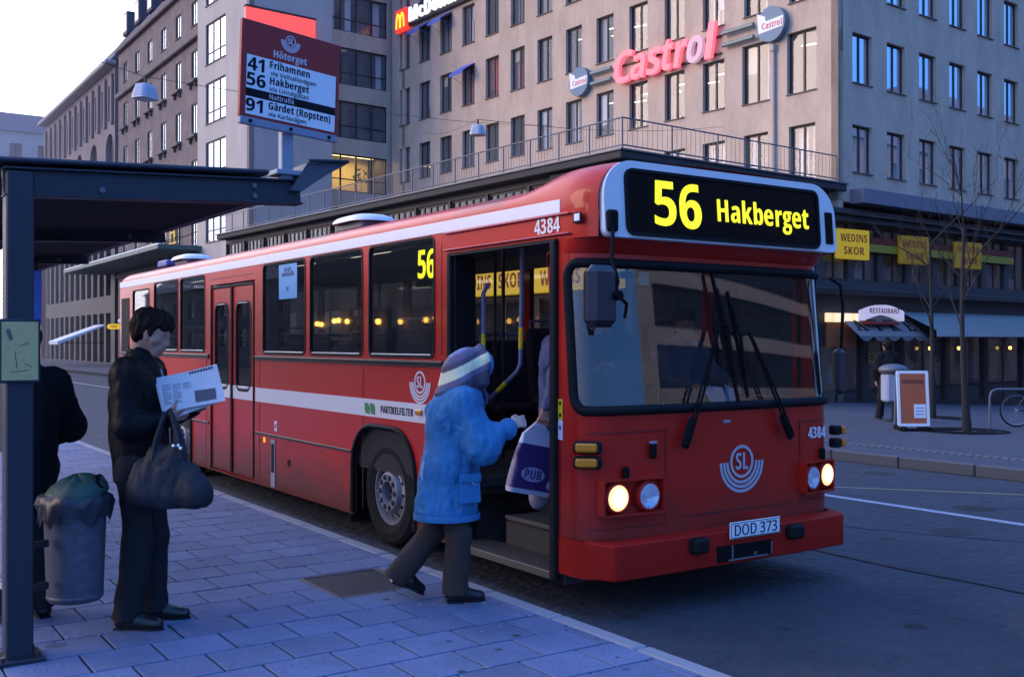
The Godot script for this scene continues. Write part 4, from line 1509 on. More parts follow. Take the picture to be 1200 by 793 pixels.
	# small warm lamps behind the windows
	for w in [4.8, 6.9, 11.0]:
		var l := thing("wall_lamp", ["small warm lamp left of the nearer tree trunk, below the striped awning", "small warm lamp just left of the second tree, below the striped awning", "small warm lamp furthest right below the striped awning"][[4.8, 6.9, 11.0].find(w)], "lamp", CORNER + L * Vector3(w, 1.6, 0.78), 0.0, "warm lamps along the shop front")
		m = M.new(); m.ball(Vector3.ZERO, Vector3(0.07, 0.08, 0.07), 10)
		obj("bulb", m, glow("warm_bulb", 1.0, 0.62, 0.12, 3.0), l)
		m = M.new(); m.cyl(Vector3(0, 0.06, 0), Vector3(0, 0.14, 0), 0.06, 0.03, 10)
		obj("cap", m, mats.dark_metal, l)
	var plq := thing("window_notice", "small square yellowish notice behind the shop window under the lettered awning", "notice", CORNER + L * Vector3(1.05, 1.27, 0.68))
	plq.basis = L.basis
	m = M.new(); m.box(Vector3.ZERO, Vector3(0.42, 0.4, 0.02), 0.004)
	obj("board", m, mat("notice", 0.16, 0.16, 0.05, 0.8), plq)
	m = M.new(); m.box(Vector3(0, 0.06, 0.013), Vector3(0.32, 0.05, 0.004)); m.box(Vector3(0, -0.06, 0.013), Vector3(0.26, 0.05, 0.004))
	obj("print", m, mats.print_black, plq)

func stripes(a: Color, b: Color) -> ImageTexture:
	var im := Image.create_empty(64, 8, false, Image.FORMAT_RGBA8)
	for x in 64:
		for y in 8: im.set_pixel(x, y, a if (x / 8) % 2 == 0 else b)
	return ImageTexture.create_from_image(im)

func building_signs() -> void:
	var L := Transform3D(Basis(-FD, Vector3.UP, FN), CORNER)
	var R := Transform3D(Basis(-FN, Vector3.UP, -FD), CORNER)
	# red script neon with its two round badges and bars
	var s := thing("neon_sign", "long red neon name between two round badges on the beige office front", "neon sign", L * Vector3(-8.5, 14.1, 0.0))
	s.basis = L.basis
	var red := glow("neon_pink", 0.95, 0.14, 0.20, 0.95)
	var word := "Castrol"
	var back := M.new()
	var shear := Basis(Vector3(1, 0, 0), Vector3(0.18, 1, 0), Vector3(0, 0, 1))
	var xs := [-2.72, -1.68, -0.72, 0.02, 0.76, 1.62, 2.42]
	for i in 7:
		var big := i == 0
		var tm := TextMesh.new()
		tm.text = word[i]; tm.font = font_bold; tm.font_size = 64; tm.depth = 0.18; tm.curve_step = 1.0
		tm.pixel_size = 1.36 / 0.715 / 64.0
		tm.vertical_alignment = VERTICAL_ALIGNMENT_BOTTOM
		tm.horizontal_alignment = HORIZONTAL_ALIGNMENT_CENTER
		var ab := tm.get_aabb()
		var want: float = [1.12, 0.86, 0.8, 0.62, 0.62, 0.86, 0.36][i]
		put("letter", tm, red if i != 5 else glow("neon_dim", 0.52, 0.30, 0.42, 0.7), s, Transform3D(shear * Basis.from_scale(Vector3(want / ab.size.x, 1, 1)), Vector3(xs[i], -0.66 - ab.position.y - (0.0), 0.26)))
		back.box(Vector3(xs[i], -0.5, 0.07), Vector3(0.5, 0.09, 0.12))
	for y in [-0.5, 0.2]: back.box(Vector3(0, y, 0.06), Vector3(6.0, 0.07, 0.08))
	obj("mounting_rail", back, mats.dark_metal, s)
	for e in [[-5.55, 0], [5.66, 1]]:
		var bd := M.new()
		bd.cyl(Vector3(e[0], 0, 0.05), Vector3(e[0], 0, 0.3), 0.68, 0.68, 28)
		var disc := obj("badge", bd, mat("badge_blue", 0.10, 0.19, 0.28, 0.5), s)
		bd = M.new()
		var pts := PackedVector2Array()
		for q in 19:
			var t := PI * 0.93 + PI * 0.62 * q / 18.0
			pts.append(Vector2(cos(t) * 0.6, sin(t) * 0.6))
		bd.prism(PackedVector2Array([Vector2(-0.64, 0.52), Vector2(-0.26, 0.34), Vector2(-0.2, 0.14), Vector2(0.62, 0.20), Vector2(0.58, -0.2), Vector2(-0.56, -0.28)]), Transform3D(Basis(), Vector3(e[0], 0, 0.31)), 0.02)
		obj("badge_band", bd, glow("badge_white", 0.62, 0.66, 0.8, 0.5), disc)
		text("badge_lettering", "Castrol", 0.24, Transform3D(Basis(), Vector3(e[0] + 0.08, -0.04, 0.318)), mat("badge_red", 0.6, 0.05, 0.08, 0.5), disc, 0.95)
		for y in [0.22, -0.26]:
			bd = M.new()
			var x0: float = e[0] + (0.75 if e[1] == 0 else -0.85)
			var x1: float = -3.35 if e[1] == 0 else 3.15
			bd.box(Vector3((x0 + x1) / 2, y, 0.2), Vector3(absf(x1 - x0), 0.17, 0.16), 0.04)
			obj("bar", bd, mat("sign_bar", 0.15, 0.2, 0.2, 0.4), s)
	# golden arched letter box and white name high on the left
	s = thing("restaurant_sign", "red box with a yellow arched letter and white name high at the inner corner", "sign", L * Vector3(-29.95, 20.85, 0.0))
	s.basis = L.basis
	var m := M.new()
	m.box(Vector3(0, 0.05, 0.2), Vector3(1.25, 1.3, 0.3), 0.04)
	obj("light_box", m, glow("sign_box_red", 0.85, 0.05, 0.03, 0.8), s)
	m = M.new()
	for sx in [-0.22, 0.22]:
		var pts := []
		for q in 13:
			var t := PI * q / 12.0
			pts.append(Vector3(sx + cos(t) * 0.2, -0.42 + 0.85 * sin(t), 0.36))
		m.tube(pts, 0.055, 8)
	obj("arched_letter", m, glow("sign_yellow", 1.0, 0.70, 0.04, 1.1), s)
	text("name_lettering", "McDonald's", 0.82, Transform3D(Basis(), Vector3(4.1, 0.12, 0.3)), glow("sign_white", 0.85, 0.86, 0.95, 0.9), s, 6.4, null, 0.12)
	m = M.new()
	m.box(Vector3(4.1, 0.08, 0.17), Vector3(6.8, 1.1, 0.1), 0.02)
	obj("backing", m, mats.dark_metal, s)
	# yellow projecting shop signs
	var labels := ["yellow shop sign with red lettering, nearest the bus roof corner", "yellow shop sign with red lettering, middle one between the two bare trees", "dim yellow shop sign with red lettering, furthest right along the shop front"]
	var lab_y := mat("shop_yellow", 0.55, 0.42, 0.02, 0.5)
	for i in 3:
		var p := thing("shop_sign", labels[i], "sign", R * Vector3(0.12 + 3.98 * i, 5.37, 0.5), 0.0, "yellow shop signs along the shop front")
		p.basis = R.basis * Basis(Vector3.UP, -0.10)
		m = M.new()
		m.box(Vector3.ZERO, Vector3(1.72, 1.08, 0.16), 0.03)
		obj("light_box", m, glow("shop_yellow_dim", 0.40, 0.28, 0.015, 0.14) if i > 0 else glow("shop_yellow_lit", 0.62, 0.43, 0.02, 0.36), p)
		text("upper_word", "WEDINS", 0.27, Transform3D(Basis(), Vector3(0, 0.22, 0.083)), mat("shop_red", 0.30, 0.02, 0.012, 0.5), p, 1.42)
		text("lower_word", "SKOR", 0.27, Transform3D(Basis(), Vector3(0, -0.24, 0.083)), mats.shop_red, p, 1.1)
		m = M.new()
		m.cyl(Vector3(0.0, 0.3, -0.08), Vector3(0, 0.3, -0.4), 0.03, 0.03, 6)
		obj("bracket", m, mats.dark_metal, p)
		put("bracket", m.mesh(), mats.dark_metal, p, Transform3D(Basis(), Vector3(0, -0.6, 0)))

func hanging_lamps() -> void:
	# street lamps hung on wires across the street
	for e in [[Vector3(6.47, 7.55, -24.6), 1.0, "larger grey street lamp hung from a wire in front of the dark stone building"], [Vector3(16.03, 7.9, -25.35), 0.85, "smaller grey street lamp hung from a wire in front of the beige office block"]]:
		var o := thing("hanging_street_lamp", e[2], "street lamp", e[0], 0.6, "street lamps hung on wires")
		var m := M.new()
		var s: float = e[1]
		var rows := []
		for q in [[0.10, 0.24], [0.19, 0.22], [0.23, 0.10], [0.27, -0.05], [0.27, -0.09]]:
			var row := PackedVector3Array()
			for k in rounded(q[0] * 2 * s, q[0] * 1.7 * s, q[0] * 0.5 * s): row.append(Vector3(k.x, q[1] * s, k.y))
			rows.append(row)
		m.grid(rows, Vector3.INF, true, true)
		m.fan(rows[0], Vector3.UP)
		obj("hood", m, mat("lamp_grey", 0.36, 0.40, 0.47, 0.5), o)
		m = M.new()
		m.fan(rows[4], Vector3.DOWN)
		var dp := PackedVector3Array()
		for p in rows[4]: dp.append(p + Vector3(0, -0.02, 0))
		m.grid([rows[4], dp], Vector3(0, -0.1, 0), true)
		m.fan(dp, Vector3.DOWN)
		obj("diffuser", m, mat("lamp_lens", 0.75, 0.70, 0.66, 0.3), o)
		m = M.new()
		m.cyl(Vector3(0, 0.24 * s, 0), Vector3(0, 0.42 * s, 0), 0.03, 0.03, 6)
		obj("hanger", m, mats.dark_metal, o)
	for e in [[Vector3(6.47, 7.96, -24.6), Vector3(30.2, 12.4, -41), Vector3(-12, 11, -20)], [Vector3(16.03, 8.26, -25.35), Vector3(29.6, 14.0, -52.5), Vector3(30.85, 10.6, -30.2)]]:
		var m := M.new()
		for q in [1, 2]:
			var pts := []
			for i in 13:
				var t := i / 12.0
				var p: Vector3 = e[0].lerp(e[q], t)
				p.y -= sin(PI * t) * 0.25
				pts.append(p)
			m.tube(pts, 0.008, 5)
		tag(obj("span_wire", m, mats.dark_metal, self), "thin dark span wire that carries the %s" % ("larger hanging lamp on the left" if e[0].x < 12 else "smaller hanging lamp in front of the office block"), "wire", "span wires over the street")
# ---------------------------------------------------------------- the bus
# bus frame: x = -1.25 is the door side, z = 0 the front, z = -12.5 the tail
func bus_plan(t: float, w := 1.25, r := 0.22) -> Vector2:
	# outline of the front seen from above, t 0..1 from the door side round to the other side
	if t < 0.5:
		var p := bus_plan_half(1.0 - t * 2.0, w, r)
		return Vector2(-p.x, p.y)
	return bus_plan_half(t * 2.0 - 1.0, w, r)

func bus_plan_half(u: float, w: float, r: float) -> Vector2:
	var flat := w - r
	var corner := r * PI * 0.5
	var side := 0.14
	var l := u * (flat + corner + side)
	if l < flat:
		return Vector2(l, -0.045 * pow(l / flat, 2.0))
	l -= flat
	if l < corner:
		var a := l / r
		return Vector2(flat + sin(a) * r, -0.045 - r + cos(a) * r)
	return Vector2(w, -0.045 - r - (l - corner))

func front_grid(y0: float, z0: float, y1: float, z1: float, t0 := 0.0, t1 := 1.0, n := 44, rows := 2, out := 0.0, w0 := 1.25, w1 := 1.25) -> M:
	var rr := []
	for j in rows:
		var f := float(j) / (rows - 1)
		var row := PackedVector3Array()
		for i in n + 1:
			var p := bus_plan(lerpf(t0, t1, float(i) / n), lerpf(w0, w1, f) + out)
			row.append(Vector3(p.x, lerpf(y0, y1, f), p.y + lerpf(z0, z1, f) + out))
		rr.append(row)
	var m := M.new()
	m.grid(rr, Vector3(0, 1.2, -3.0))
	return m

func roof_profile(z: float) -> PackedVector3Array:
	var h := 2.955
	var w := 1.25
	var f := smoothstep(-0.98, -0.40, z)
	h += 0.095 * f
	var e := clampf((z + 0.30) / 0.30, 0.0, 1.0)      # plan rounding at the front
	w -= 0.075 * e * e
	var rx := lerpf(0.34, 0.30, f)
	var ry := lerpf(0.14, 0.26, f)
	var b := clampf((-12.2 - z) / 0.3, 0.0, 1.0)
	w -= 0.12 * b * b
	h -= 0.16 * b * b
	var p := PackedVector3Array()
	p.append(Vector3(-w, 2.715, z))
	for i in 9:
		var a := PI * 0.5 * i / 8.0
		p.append(Vector3(-w + rx - cos(a) * rx, h - ry + sin(a) * ry, z))
	for i in 5:
		var x := lerpf(-w + rx, w - rx, (i + 1) / 6.0)
		p.append(Vector3(x, h + 0.022 * (1.0 - pow(x / (w - rx), 2.0)), z))
	for i in 9:
		var a := PI * 0.5 * (8 - i) / 8.0
		p.append(Vector3(w - rx + cos(a) * rx, h - ry + sin(a) * ry, z))
	p.append(Vector3(w, 2.715, z))
	return p

func wheel(bus: Node, x: float, z: float, side: float) -> void:
	var w := group_node("wheel", bus, Transform3D(Basis(), Vector3(x, 0.492, z)))
	var ax := Transform3D(Basis(Vector3(0, side, 0), Vector3(side, 0, 0), Vector3(0, 0, 1)), Vector3.ZERO)
	ax = Transform3D(Basis(Vector3(0, 1, 0), Vector3(side, 0, 0), Vector3(0, 0, 1) * 1.0), Vector3.ZERO)   # local y points outwards
	var m := M.new()
	m.lathe([Vector2(0.285, -0.16), Vector2(0.42, -0.15), Vector2(0.475, -0.12), Vector2(0.49, -0.06), Vector2(0.49, 0.06), Vector2(0.475, 0.105), Vector2(0.44, 0.135), Vector2(0.36, 0.145), Vector2(0.30, 0.125), Vector2(0.288, 0.10)], ax, 48)
	for i in 48:
		var a := TAU * i / 48.0
		var d := ax.basis * Vector3(cos(a), 0, sin(a))
		for s in [-0.05, 0.05]:
			m.box(d * 0.488 + ax.basis.y * s, Vector3(0.018, 0.07, 0.02), 0.003, Basis(ax.basis.y.cross(d), ax.basis.y, d))
	obj("tyre", m, mats.tyre, w)
	m = M.new()
	m.lathe([Vector2(0.292, 0.10), Vector2(0.292, 0.118), Vector2(0.275, 0.118), Vector2(0.262, 0.085), Vector2(0.255, 0.05)], ax, 40)
	# dished disc with hand holes
	for i in 12:
		var a0 := TAU * (i + 0.24) / 12.0
		var a1 := TAU * (i + 1.0) / 12.0
		var r0 := []; var r1 := []
		for q in 4:
			var t := lerpf(a0, a1, q / 3.0)
			r0.append(ax * Vector3(cos(t) * 0.262, 0.055, sin(t) * 0.262))
			r1.append(ax * Vector3(cos(t) * 0.195, 0.10, sin(t) * 0.195))
		for q in 3: m.quad(r0[q], r0[q + 1], r1[q + 1], r1[q], (ax.basis * Vector3(cos(a0) * 0.5, 1, sin(a0) * 0.5)).normalized())
	m.lathe([Vector2(0.198, 0.098), Vector2(0.178, 0.135), Vector2(0.165, 0.145), Vector2(0.10, 0.145), Vector2(0.092, 0.12), Vector2(0.08, 0.04), Vector2(0.0, 0.04)], ax, 40)
	obj("rim", m, mats.wheel_metal, w)
	m = M.new()
	m.lathe([Vector2(0.262, 0.03), Vector2(0.0, 0.03)], ax, 24)
	m.lathe([Vector2(0.085, 0.042), Vector2(0.075, 0.075), Vector2(0.0, 0.08)], ax, 20)
	for i in 10:
		var a := TAU * (i + 0.5) / 10.0
		var c := ax * Vector3(cos(a) * 0.136, 0.144, sin(a) * 0.136)
		m.cyl(c, c + ax.basis.y * 0.006, 0.024, 0.024, 12)
	obj("hub", m, mats.black, w)
	for i in 10:
		var a := TAU * (i + 0.5) / 10.0
		var c := ax * Vector3(cos(a) * 0.136, 0.15, sin(a) * 0.136)
		m = M.new()
		m.cyl(c, c + ax.basis.y * 0.02, 0.014, 0.012, 6)
		obj("wheel_nut", m, mats.wheel_metal, w)

func bus_window(bus: Node, T: Transform3D, z0: float, y0: float, z1: float, y1: float, r := 0.07, split := 0.0) -> Node3D:
	var w := z1 - z0
	var h := y1 - y0
	var o := group_node("window", bus, T * Transform3D(Basis(), Vector3((z0 + z1) / 2, (y0 + y1) / 2, 0)))
	var m := M.new()
	frame_ring(m, Transform3D(Basis(), Vector3(0, 0, 0.006)), w + 0.008, h + 0.008, r, 0.020, 0.035)
	obj("gasket", m, mats.rubber, o)
	m = M.new()
	m.prism(rounded(w - 0.02, h - 0.02, maxf(r - 0.02, 0.02)), Transform3D(Basis(), Vector3(0, 0, -0.012)), 0.0)
	obj("pane", m, mats.bus_glass, o)
	m = M.new()
	m.box(Vector3(0, -h / 2 + 0.024, 0.007), Vector3(w - 0.12, 0.014, 0.008), 0.003)
	obj("sill_trim", m, mats.steel, o)
	if split > 0.0:
		m = M.new()
		m.box(Vector3(0, -h / 2 + h * split, -0.002), Vector3(w - 0.06, 0.022, 0.014), 0.003)
		obj("sash_bar", m, mats.rubber, o)
	return o

func on_front(x: float, y: float, out := 0.004) -> Vector3:
	var z := -0.045 * pow(x / 1.03, 2.0) if absf(x) < 1.03 else -0.045 - 0.22 + sqrt(maxf(0.0, 0.22 * 0.22 - pow(absf(x) - 1.03, 2.0)))
	return Vector3(x, y, z + out)

func city_bus() -> void:
	var b := thing("city_bus", "red city bus with white stripes stopped at the kerb with its front door open", "bus", Vector3(5.5, 0, -5.32))
	var S := Transform3D(Basis(Vector3.BACK, Vector3.UP, Vector3.LEFT), Vector3(-1.25, 0, 0))      # door side, local x runs to the front
	var O := Transform3D(Basis(Vector3.FORWARD, Vector3.UP, Vector3.RIGHT), Vector3(1.25, 0, 0))   # road side, local x runs to the tail
	# --- body shell
	var wins := [[-3.26, 1.70, -2.06, 2.70], [-4.60, 1.70, -3.39, 2.70], [-5.92, 1.70, -4.72, 2.70], [-9.04, 1.70, -7.98, 2.70], [-10.34, 1.70, -9.14, 2.70]]
	var holes := []
	for w in wins: holes.append([w[0], w[1], w[2], w[3], 0.07])
	holes.append([-1.86, 0.22, -0.37, 2.54])                    # front door
	holes.append([-7.76, 0.24, -6.18, 2.55])                    # middle door
	holes.append([-3.60, 0.22, -2.37, 1.085, [0.0, 0.0, 0.40, 0.40]])
	holes.append([-9.75, 0.22, -8.52, 1.085, [0.0, 0.0, 0.40, 0.40]])
	holes.append([-11.55, 1.70, -10.60, 2.64, 0.07])
	var m := M.new()
	m.wall(S, -12.185, 0.22, -0.37, 2.715, holes, 0.045, true, false)
	obj("door_side_panel", m, mats.bus_red, b)
	var oh := [[2.37, 0.22, 3.60, 1.085, [0.0, 0.0, 0.4, 0.4]], [8.52, 0.22, 9.75, 1.085, [0.0, 0.0, 0.4, 0.4]]]
	var ow := []
	for i in 7: ow.append([1.5 + 1.42 * i, 1.70, 2.78 + 1.42 * i, 2.70])
	ow.append([0.45, 1.35, 1.36, 2.62])
	for w in ow: oh.append([w[0], w[1], w[2], w[3], 0.07])
	m = M.new()
	m.wall(O, 0.405, 0.22, 12.185, 2.715, oh, 0.045, true, false)
	obj("road_side_panel", m, mats.bus_red, b)
	var rows := []
	for z in [-12.5, -12.47, -12.4, -12.3, -12.1, -9.0, -6.0, -3.0, -1.8, -1.3, -1.0, -0.93, -0.86, -0.78, -0.7, -0.62, -0.54, -0.46, -0.37, -0.3, -0.24, -0.18, -0.12, -0.06, -0.02]:
		rows.append(roof_profile(z))
	m = M.new()
	m.grid(rows, Vector3(0, 1.0, -6.0))
	# brow over the front corners, between soffit and roof edge
	for q in [-1.0, 1.0]:
		var lo := PackedVector3Array(); var hi := PackedVector3Array()
		for i in 9:
			var z := lerpf(-0.37, -0.02, i / 8.0)
			var e := clampf((z + 0.30) / 0.30, 0.0, 1.0)
			lo.append(Vector3(q * (1.25 - 0.075 * e * e), 2.53, z)); hi.append(Vector3(q * (1.25 - 0.075 * e * e), 2.715, z))
		m.grid([lo, hi], Vector3(0, 2.6, -0.3))
	obj("roof", m, mats.bus_red, b)
	# rear end
	var rr := []
	for y in [0.3, 1.0, 1.6, 2.3, 2.72]:
		var row := PackedVector3Array()
		for i in 41:
			var p := bus_plan(i / 40.0)
			row.append(Vector3(p.x, y, -12.59 - p.y))
		rr.append(row)
	m = M.new()
	m.grid(rr, Vector3(0, 1.2, -9.0))
	obj("rear_panel", m, mats.bus_red, b)
	m = M.new()
	for q in [-1.0, 1.0]:
		m.box(Vector3(q * 1.246, 2.08, -12.0), Vector3(0.02, 0.92, 0.5), 0.008)
	m.box(Vector3(0, 2.1, -12.56), Vector3(2.0, 0.85, 0.04), 0.015)
	obj("rear_window", m, mats.black, b)
	# front skin: lower panel, corner posts, soffit over the windscreen
	obj("front_panel", front_grid(0.46, 0.0, 1.36, -0.005), mats.bus_red, b)
	m = front_grid(1.35, -0.005, 2.45, -0.10, 0.0, 0.075, 8, 4)
	obj("corner_post", m, mats.bus_red, b)
	m = front_grid(1.35, -0.005, 2.45, -0.10, 0.925, 1.0, 8, 4)
	obj("corner_post", m, mats.bus_red, b)
	obj("windscreen_header", front_grid(2.35, -0.095, 2.43, -0.10), mats.bus_red, b)
	obj("soffit", front_grid(2.43, -0.10, 2.535, -0.012, 0.0, 1.0, 44, 3), mats.bus_red, b)
	# windscreen: two glazed fields in one black rubber frame
	obj("windscreen", front_grid(1.36, -0.016, 2.38, -0.105, 0.072, 0.928, 44, 6), mats.windscreen, b)
	m = M.new()
	var path := []
	var fy0 := 1.372; var fy1 := 2.365
	var ta := 0.066; var tb := 0.934
	var zf := func(y): return lerpf(-0.005, -0.10, (y - 1.35) / 1.10) + 0.006
	var cnr := 0.11
	var loop := []
	for i in 41: loop.append([lerpf(ta + 0.028, tb - 0.028, i / 40.0), fy0])
	for i in range(1, 6): loop.append([tb - 0.028 + 0.028 * sin(PI * i / 12.0), fy0 + cnr - cnr * cos(PI * i / 12.0)])
	for i in 9: loop.append([tb, lerpf(fy0 + cnr, fy1 - cnr, i / 8.0)])
	for i in range(1, 6): loop.append([tb - 0.028 + 0.028 * cos(PI * i / 12.0), fy1 - cnr + cnr * sin(PI * i / 12.0)])
	for i in 41: loop.append([lerpf(tb - 0.028, ta + 0.028, i / 40.0), fy1])
	for i in range(1, 6): loop.append([ta + 0.028 - 0.028 * sin(PI * i / 12.0), fy1 - cnr + cnr * cos(PI * i / 12.0)])
	for i in 9: loop.append([ta, lerpf(fy1 - cnr, fy0 + cnr, i / 8.0)])
	for i in range(1, 6): loop.append([ta + 0.028 - 0.028 * cos(PI * i / 12.0), fy0 + cnr - cnr * sin(PI * i / 12.0)])
	for e in loop:
		var p := bus_plan(e[0])
		path.append(Vector3(p.x, e[1], p.y + zf.call(e[1])))
	m.tube(path, 0.034, 8, true)
	obj("windscreen_frame", m, mats.rubber, b)
	# --- destination box
	var dt := Transform3D(Basis(Vector3.RIGHT, -0.07), Vector3(0, 2.79, 0.012))
	m = M.new()
	var outer := PackedVector2Array()
	for e in [[-1.165, -0.262, 0.05, PI], [1.165, -0.262, 0.05, PI * 1.5], [1.165, 0.262, 0.26, 0.0], [-1.165, 0.262, 0.26, PI * 0.5]]:
		var sx := signf(e[0]); var sy := signf(e[1])
		for i in 9:
			var a: float = e[3] + PI * 0.5 * i / 8.0
			outer.append(Vector2(e[0] - sx * e[2] + cos(a) * e[2], e[1] - sy * e[2] + sin(a) * e[2]))
	m.prism(outer, dt, 0.05)
	obj("destination_surround", m, mats.bus_white, b)
	var dd := Transform3D(dt.basis, dt * Vector3(-0.012, -0.02, 0.006))
	m = M.new()
	m.prism(rounded(1.92, 0.425, 0.06), dd, 0.02)
	var disp := obj("destination_display", m, mats.sign_black, b)
	m = M.new()
	frame_ring(m, Transform3D(dd.basis, dd * Vector3(0, 0, 0.012)), 1.95, 0.455, 0.07, 0.022, 0.03)
	obj("display_gasket", m, mats.rubber, disp)
	var lit := glow("display_yellow", 0.90, 0.86, 0.02, 0.95)
	text("route_number", "56", 0.305, dd * Transform3D(Basis(), Vector3(-0.50, 0.0, 0.004)), lit, disp, 0.44)
	text("destination_name", "Hakberget", 0.155, dd * Transform3D(Basis(), Vector3(0.36, -0.005, 0.004)), lit, disp, 0.97)
	m = M.new()
	m.box(dt * Vector3(1.08, -0.075, 0.004), Vector3(0.085, 0.25, 0.02), 0.008, dt.basis)
	obj("air_slot", m, mats.sign_black, b)
	m = M.new()
	m.box(Vector3(-1.2535, 2.66, -0.155), Vector3(0.012, 0.07, 0.09), 0.004)
	obj("marker_lamp", m, mats.rubber, b)
	m = M.new(); m.box(Vector3(-1.262, 2.66, -0.15), Vector3(0.01, 0.05, 0.06), 0.004)
	obj("marker_lens", m, mats.panel_white, b)
	# --- stripes and rails
	m = M.new()
	m.box(Vector3(-1.2515, 2.758, -6.35), Vector3(0.006, 0.092, 12.0), 0.002)
	obj("roof_stripe", m, mats.bus_white, b)
	for e in [[-12.2, -7.80], [-6.15, -1.92]]:
		m = M.new()
		m.box(Vector3(-1.2525, 1.236, (e[0] + e[1]) / 2), Vector3(0.004, 0.158, e[1] - e[0]))
		obj("side_stripe", m, mats.bus_white, b)
		m = M.new()
		m.box(Vector3(-1.262, 1.662, (e[0] + e[1]) / 2), Vector3(0.022, 0.03, e[1] - e[0]), 0.006)
		m.box(Vector3(-1.257, 1.635, (e[0] + e[1]) / 2), Vector3(0.014, 0.02, e[1] - e[0]), 0.003)
		obj("rub_rail", m, mats.dark_metal, b)
	for e in [[-6.15, -3.62], [-8.5, -7.80], [-12.2, -9.77]]:
		m = M.new()
		m.box(Vector3(-1.258, 0.805, (e[0] + e[1]) / 2), Vector3(0.016, 0.028, e[1] - e[0]), 0.005)
		obj("lower_rail", m, mats.dark_metal, b)
	for y in [2.70, 2.566]:
		m = M.new()
		m.box(Vector3(-1.262, y, -1.06), Vector3(0.026, 0.012, 1.66), 0.004)
		obj("drip_moulding", m, mat("moulding", 0.55, 0.10, 0.12, 0.3), b)
	m = M.new()
	m.box(Vector3(-1.2515, 2.62, -6.97), Vector3(0.003, 0.008, 1.5))
	m.box(Vector3(-1.2515, 0.95, -3.38), Vector3(0.003, 1.3, 0.007))
	m.box(Vector3(-1.2515, 0.95, -6.02), Vector3(0.003, 1.36, 0.007))
	m.box(Vector3(-1.2515, 0.95, -7.92), Vector3(0.003, 1.36, 0.007))
	m.box(Vector3(-1.2515, 2.18, -1.95), Vector3(0.003, 0.9, 0.005))
	obj("panel_seam", m, mat("seam_red", 0.10, 0.008, 0.008, 0.6), b)
	# --- windows on both sides
	for i in wins.size():
		var w: Array = wins[i]
		var o := bus_window(b, S, w[0], w[1], w[2], w[3])
		if i == 0:
			m = M.new()
			m.box(Vector3(0.37, 0.28, -0.07), Vector3(0.36, 0.36, 0.05), 0.01)
			obj("side_route_box", m, mats.sign_black, o)
			text("side_route_number", "56", 0.235, Transform3D(Basis(), Vector3(0.385, 0.28, -0.043)), glow("display_yellow2", 0.90, 0.88, 0.02, 2.6), o, 0.29)
		if i == 2:
			m = M.new()
			m.box(Vector3(0.12, 0.28, -0.004), Vector3(0.50, 0.37, 0.004))
			obj("window_poster", m, mat("poster_blue", 0.10, 0.33, 0.62, 0.6), o)
			for q in [[0.13, 0.03, 0.36, "Gratis"], [0.08, 0.03, 0.4, "väntehalls"], [-0.08, 0.03, 0.1, "SL"]]:
				text("poster_print", q[3], 0.05, Transform3D(Basis(), Vector3(0.12, 0.28 + q[0], -0.001)), mat("poster_ink", 0.03, 0.06, 0.2, 0.6), o)
	bus_window(b, S, -11.55, 1.70, -10.60, 2.64)
	for w in ow: bus_window(b, O, w[0], w[1], w[2], w[3])
	# --- middle doors, two closed leaves
	for i in 2:
		var z0 := -7.74 + 0.77 * i
		var z1 := z0 + 0.765
		var d := group_node("door", b, S * Transform3D(Basis(), Vector3((z0 + z1) / 2, 1.395, -0.012)))
		m = M.new()
		m.wall(Transform3D(), -0.378, -1.14, 0.378, 1.135, [[-0.24, -0.12, 0.24, 0.90, 0.12]], 0.035)
		obj("leaf", m, mats.bus_red, d)
		m = M.new()
		m.prism(rounded(0.49, 1.03, 0.12), Transform3D(Basis(), Vector3(0, 0.39, -0.012)), 0.0)
		obj("pane", m, mats.bus_glass, d)
		m = M.new()
		frame_ring(m, Transform3D(Basis(), Vector3(0, 0.39, 0.006)), 0.53, 1.07, 0.14, 0.03, 0.02)
		obj("pane_seal", m, mats.rubber, d)
		m = M.new()
		m.box(Vector3(0, -0.103, 0.009), Vector3(0.30, 0.016, 0.008), 0.003)
		m.box(Vector3(0, 0.902, 0.009), Vector3(0.30, 0.012, 0.008), 0.003)
		obj("pane_trim", m, mats.steel, d)
		m = M.new()
		m.box(Vector3(0, -0.159, 0.002), Vector3(0.74, 0.158, 0.004))
		obj("stripe", m, mats.bus_white, d)
		m = M.new()
		for s in [-0.368, 0.368]: m.box(Vector3(s, 0, 0.006), Vector3(0.03, 2.25, 0.024), 0.006)
		m.box(Vector3(0, 1.12, 0.006), Vector3(0.70, 0.03, 0.024), 0.006)
		obj("edge_seal", m, mats.rubber, d)
	# --- wheels and arches
	for z in [-2.985, -9.13]:
		wheel(b, -1.06, z, -1.0)
		wheel(b, 1.06, z, 1.0)
	for q in [-1.0, 1.0]:
		for z in [-2.985, -9.13]:
			m = M.new()
			var pts := []
			pts.append(Vector3(q * 1.255, 0.24, z - 0.605))
			for i in 9: pts.append(Vector3(q * 1.255, 0.685 + 0.39 * sin(PI * 0.5 * i / 8.0), z - 0.205 - 0.40 * cos(PI * 0.5 * i / 8.0)))
			for i in 9: pts.append(Vector3(q * 1.255, 0.685 + 0.39 * cos(PI * 0.5 * i / 8.0), z + 0.205 + 0.40 * sin(PI * 0.5 * i / 8.0)))
			pts.append(Vector3(q * 1.255, 0.24, z + 0.605))
			m.tube(pts, 0.024, 6)
			obj("arch_lip", m, mats.rubber, b)
			m = M.new()
			var r0 := PackedVector3Array(); var r1 := PackedVector3Array()
			for p in pts:
				r0.append(Vector3(q * 1.21, p.y, p.z)); r1.append(Vector3(q * 0.62, p.y, p.z))
			m.grid([r0, r1])
			m.fan(r1, Vector3(q, 0, 0))
			obj("wheel_well", m, mats.black, b)
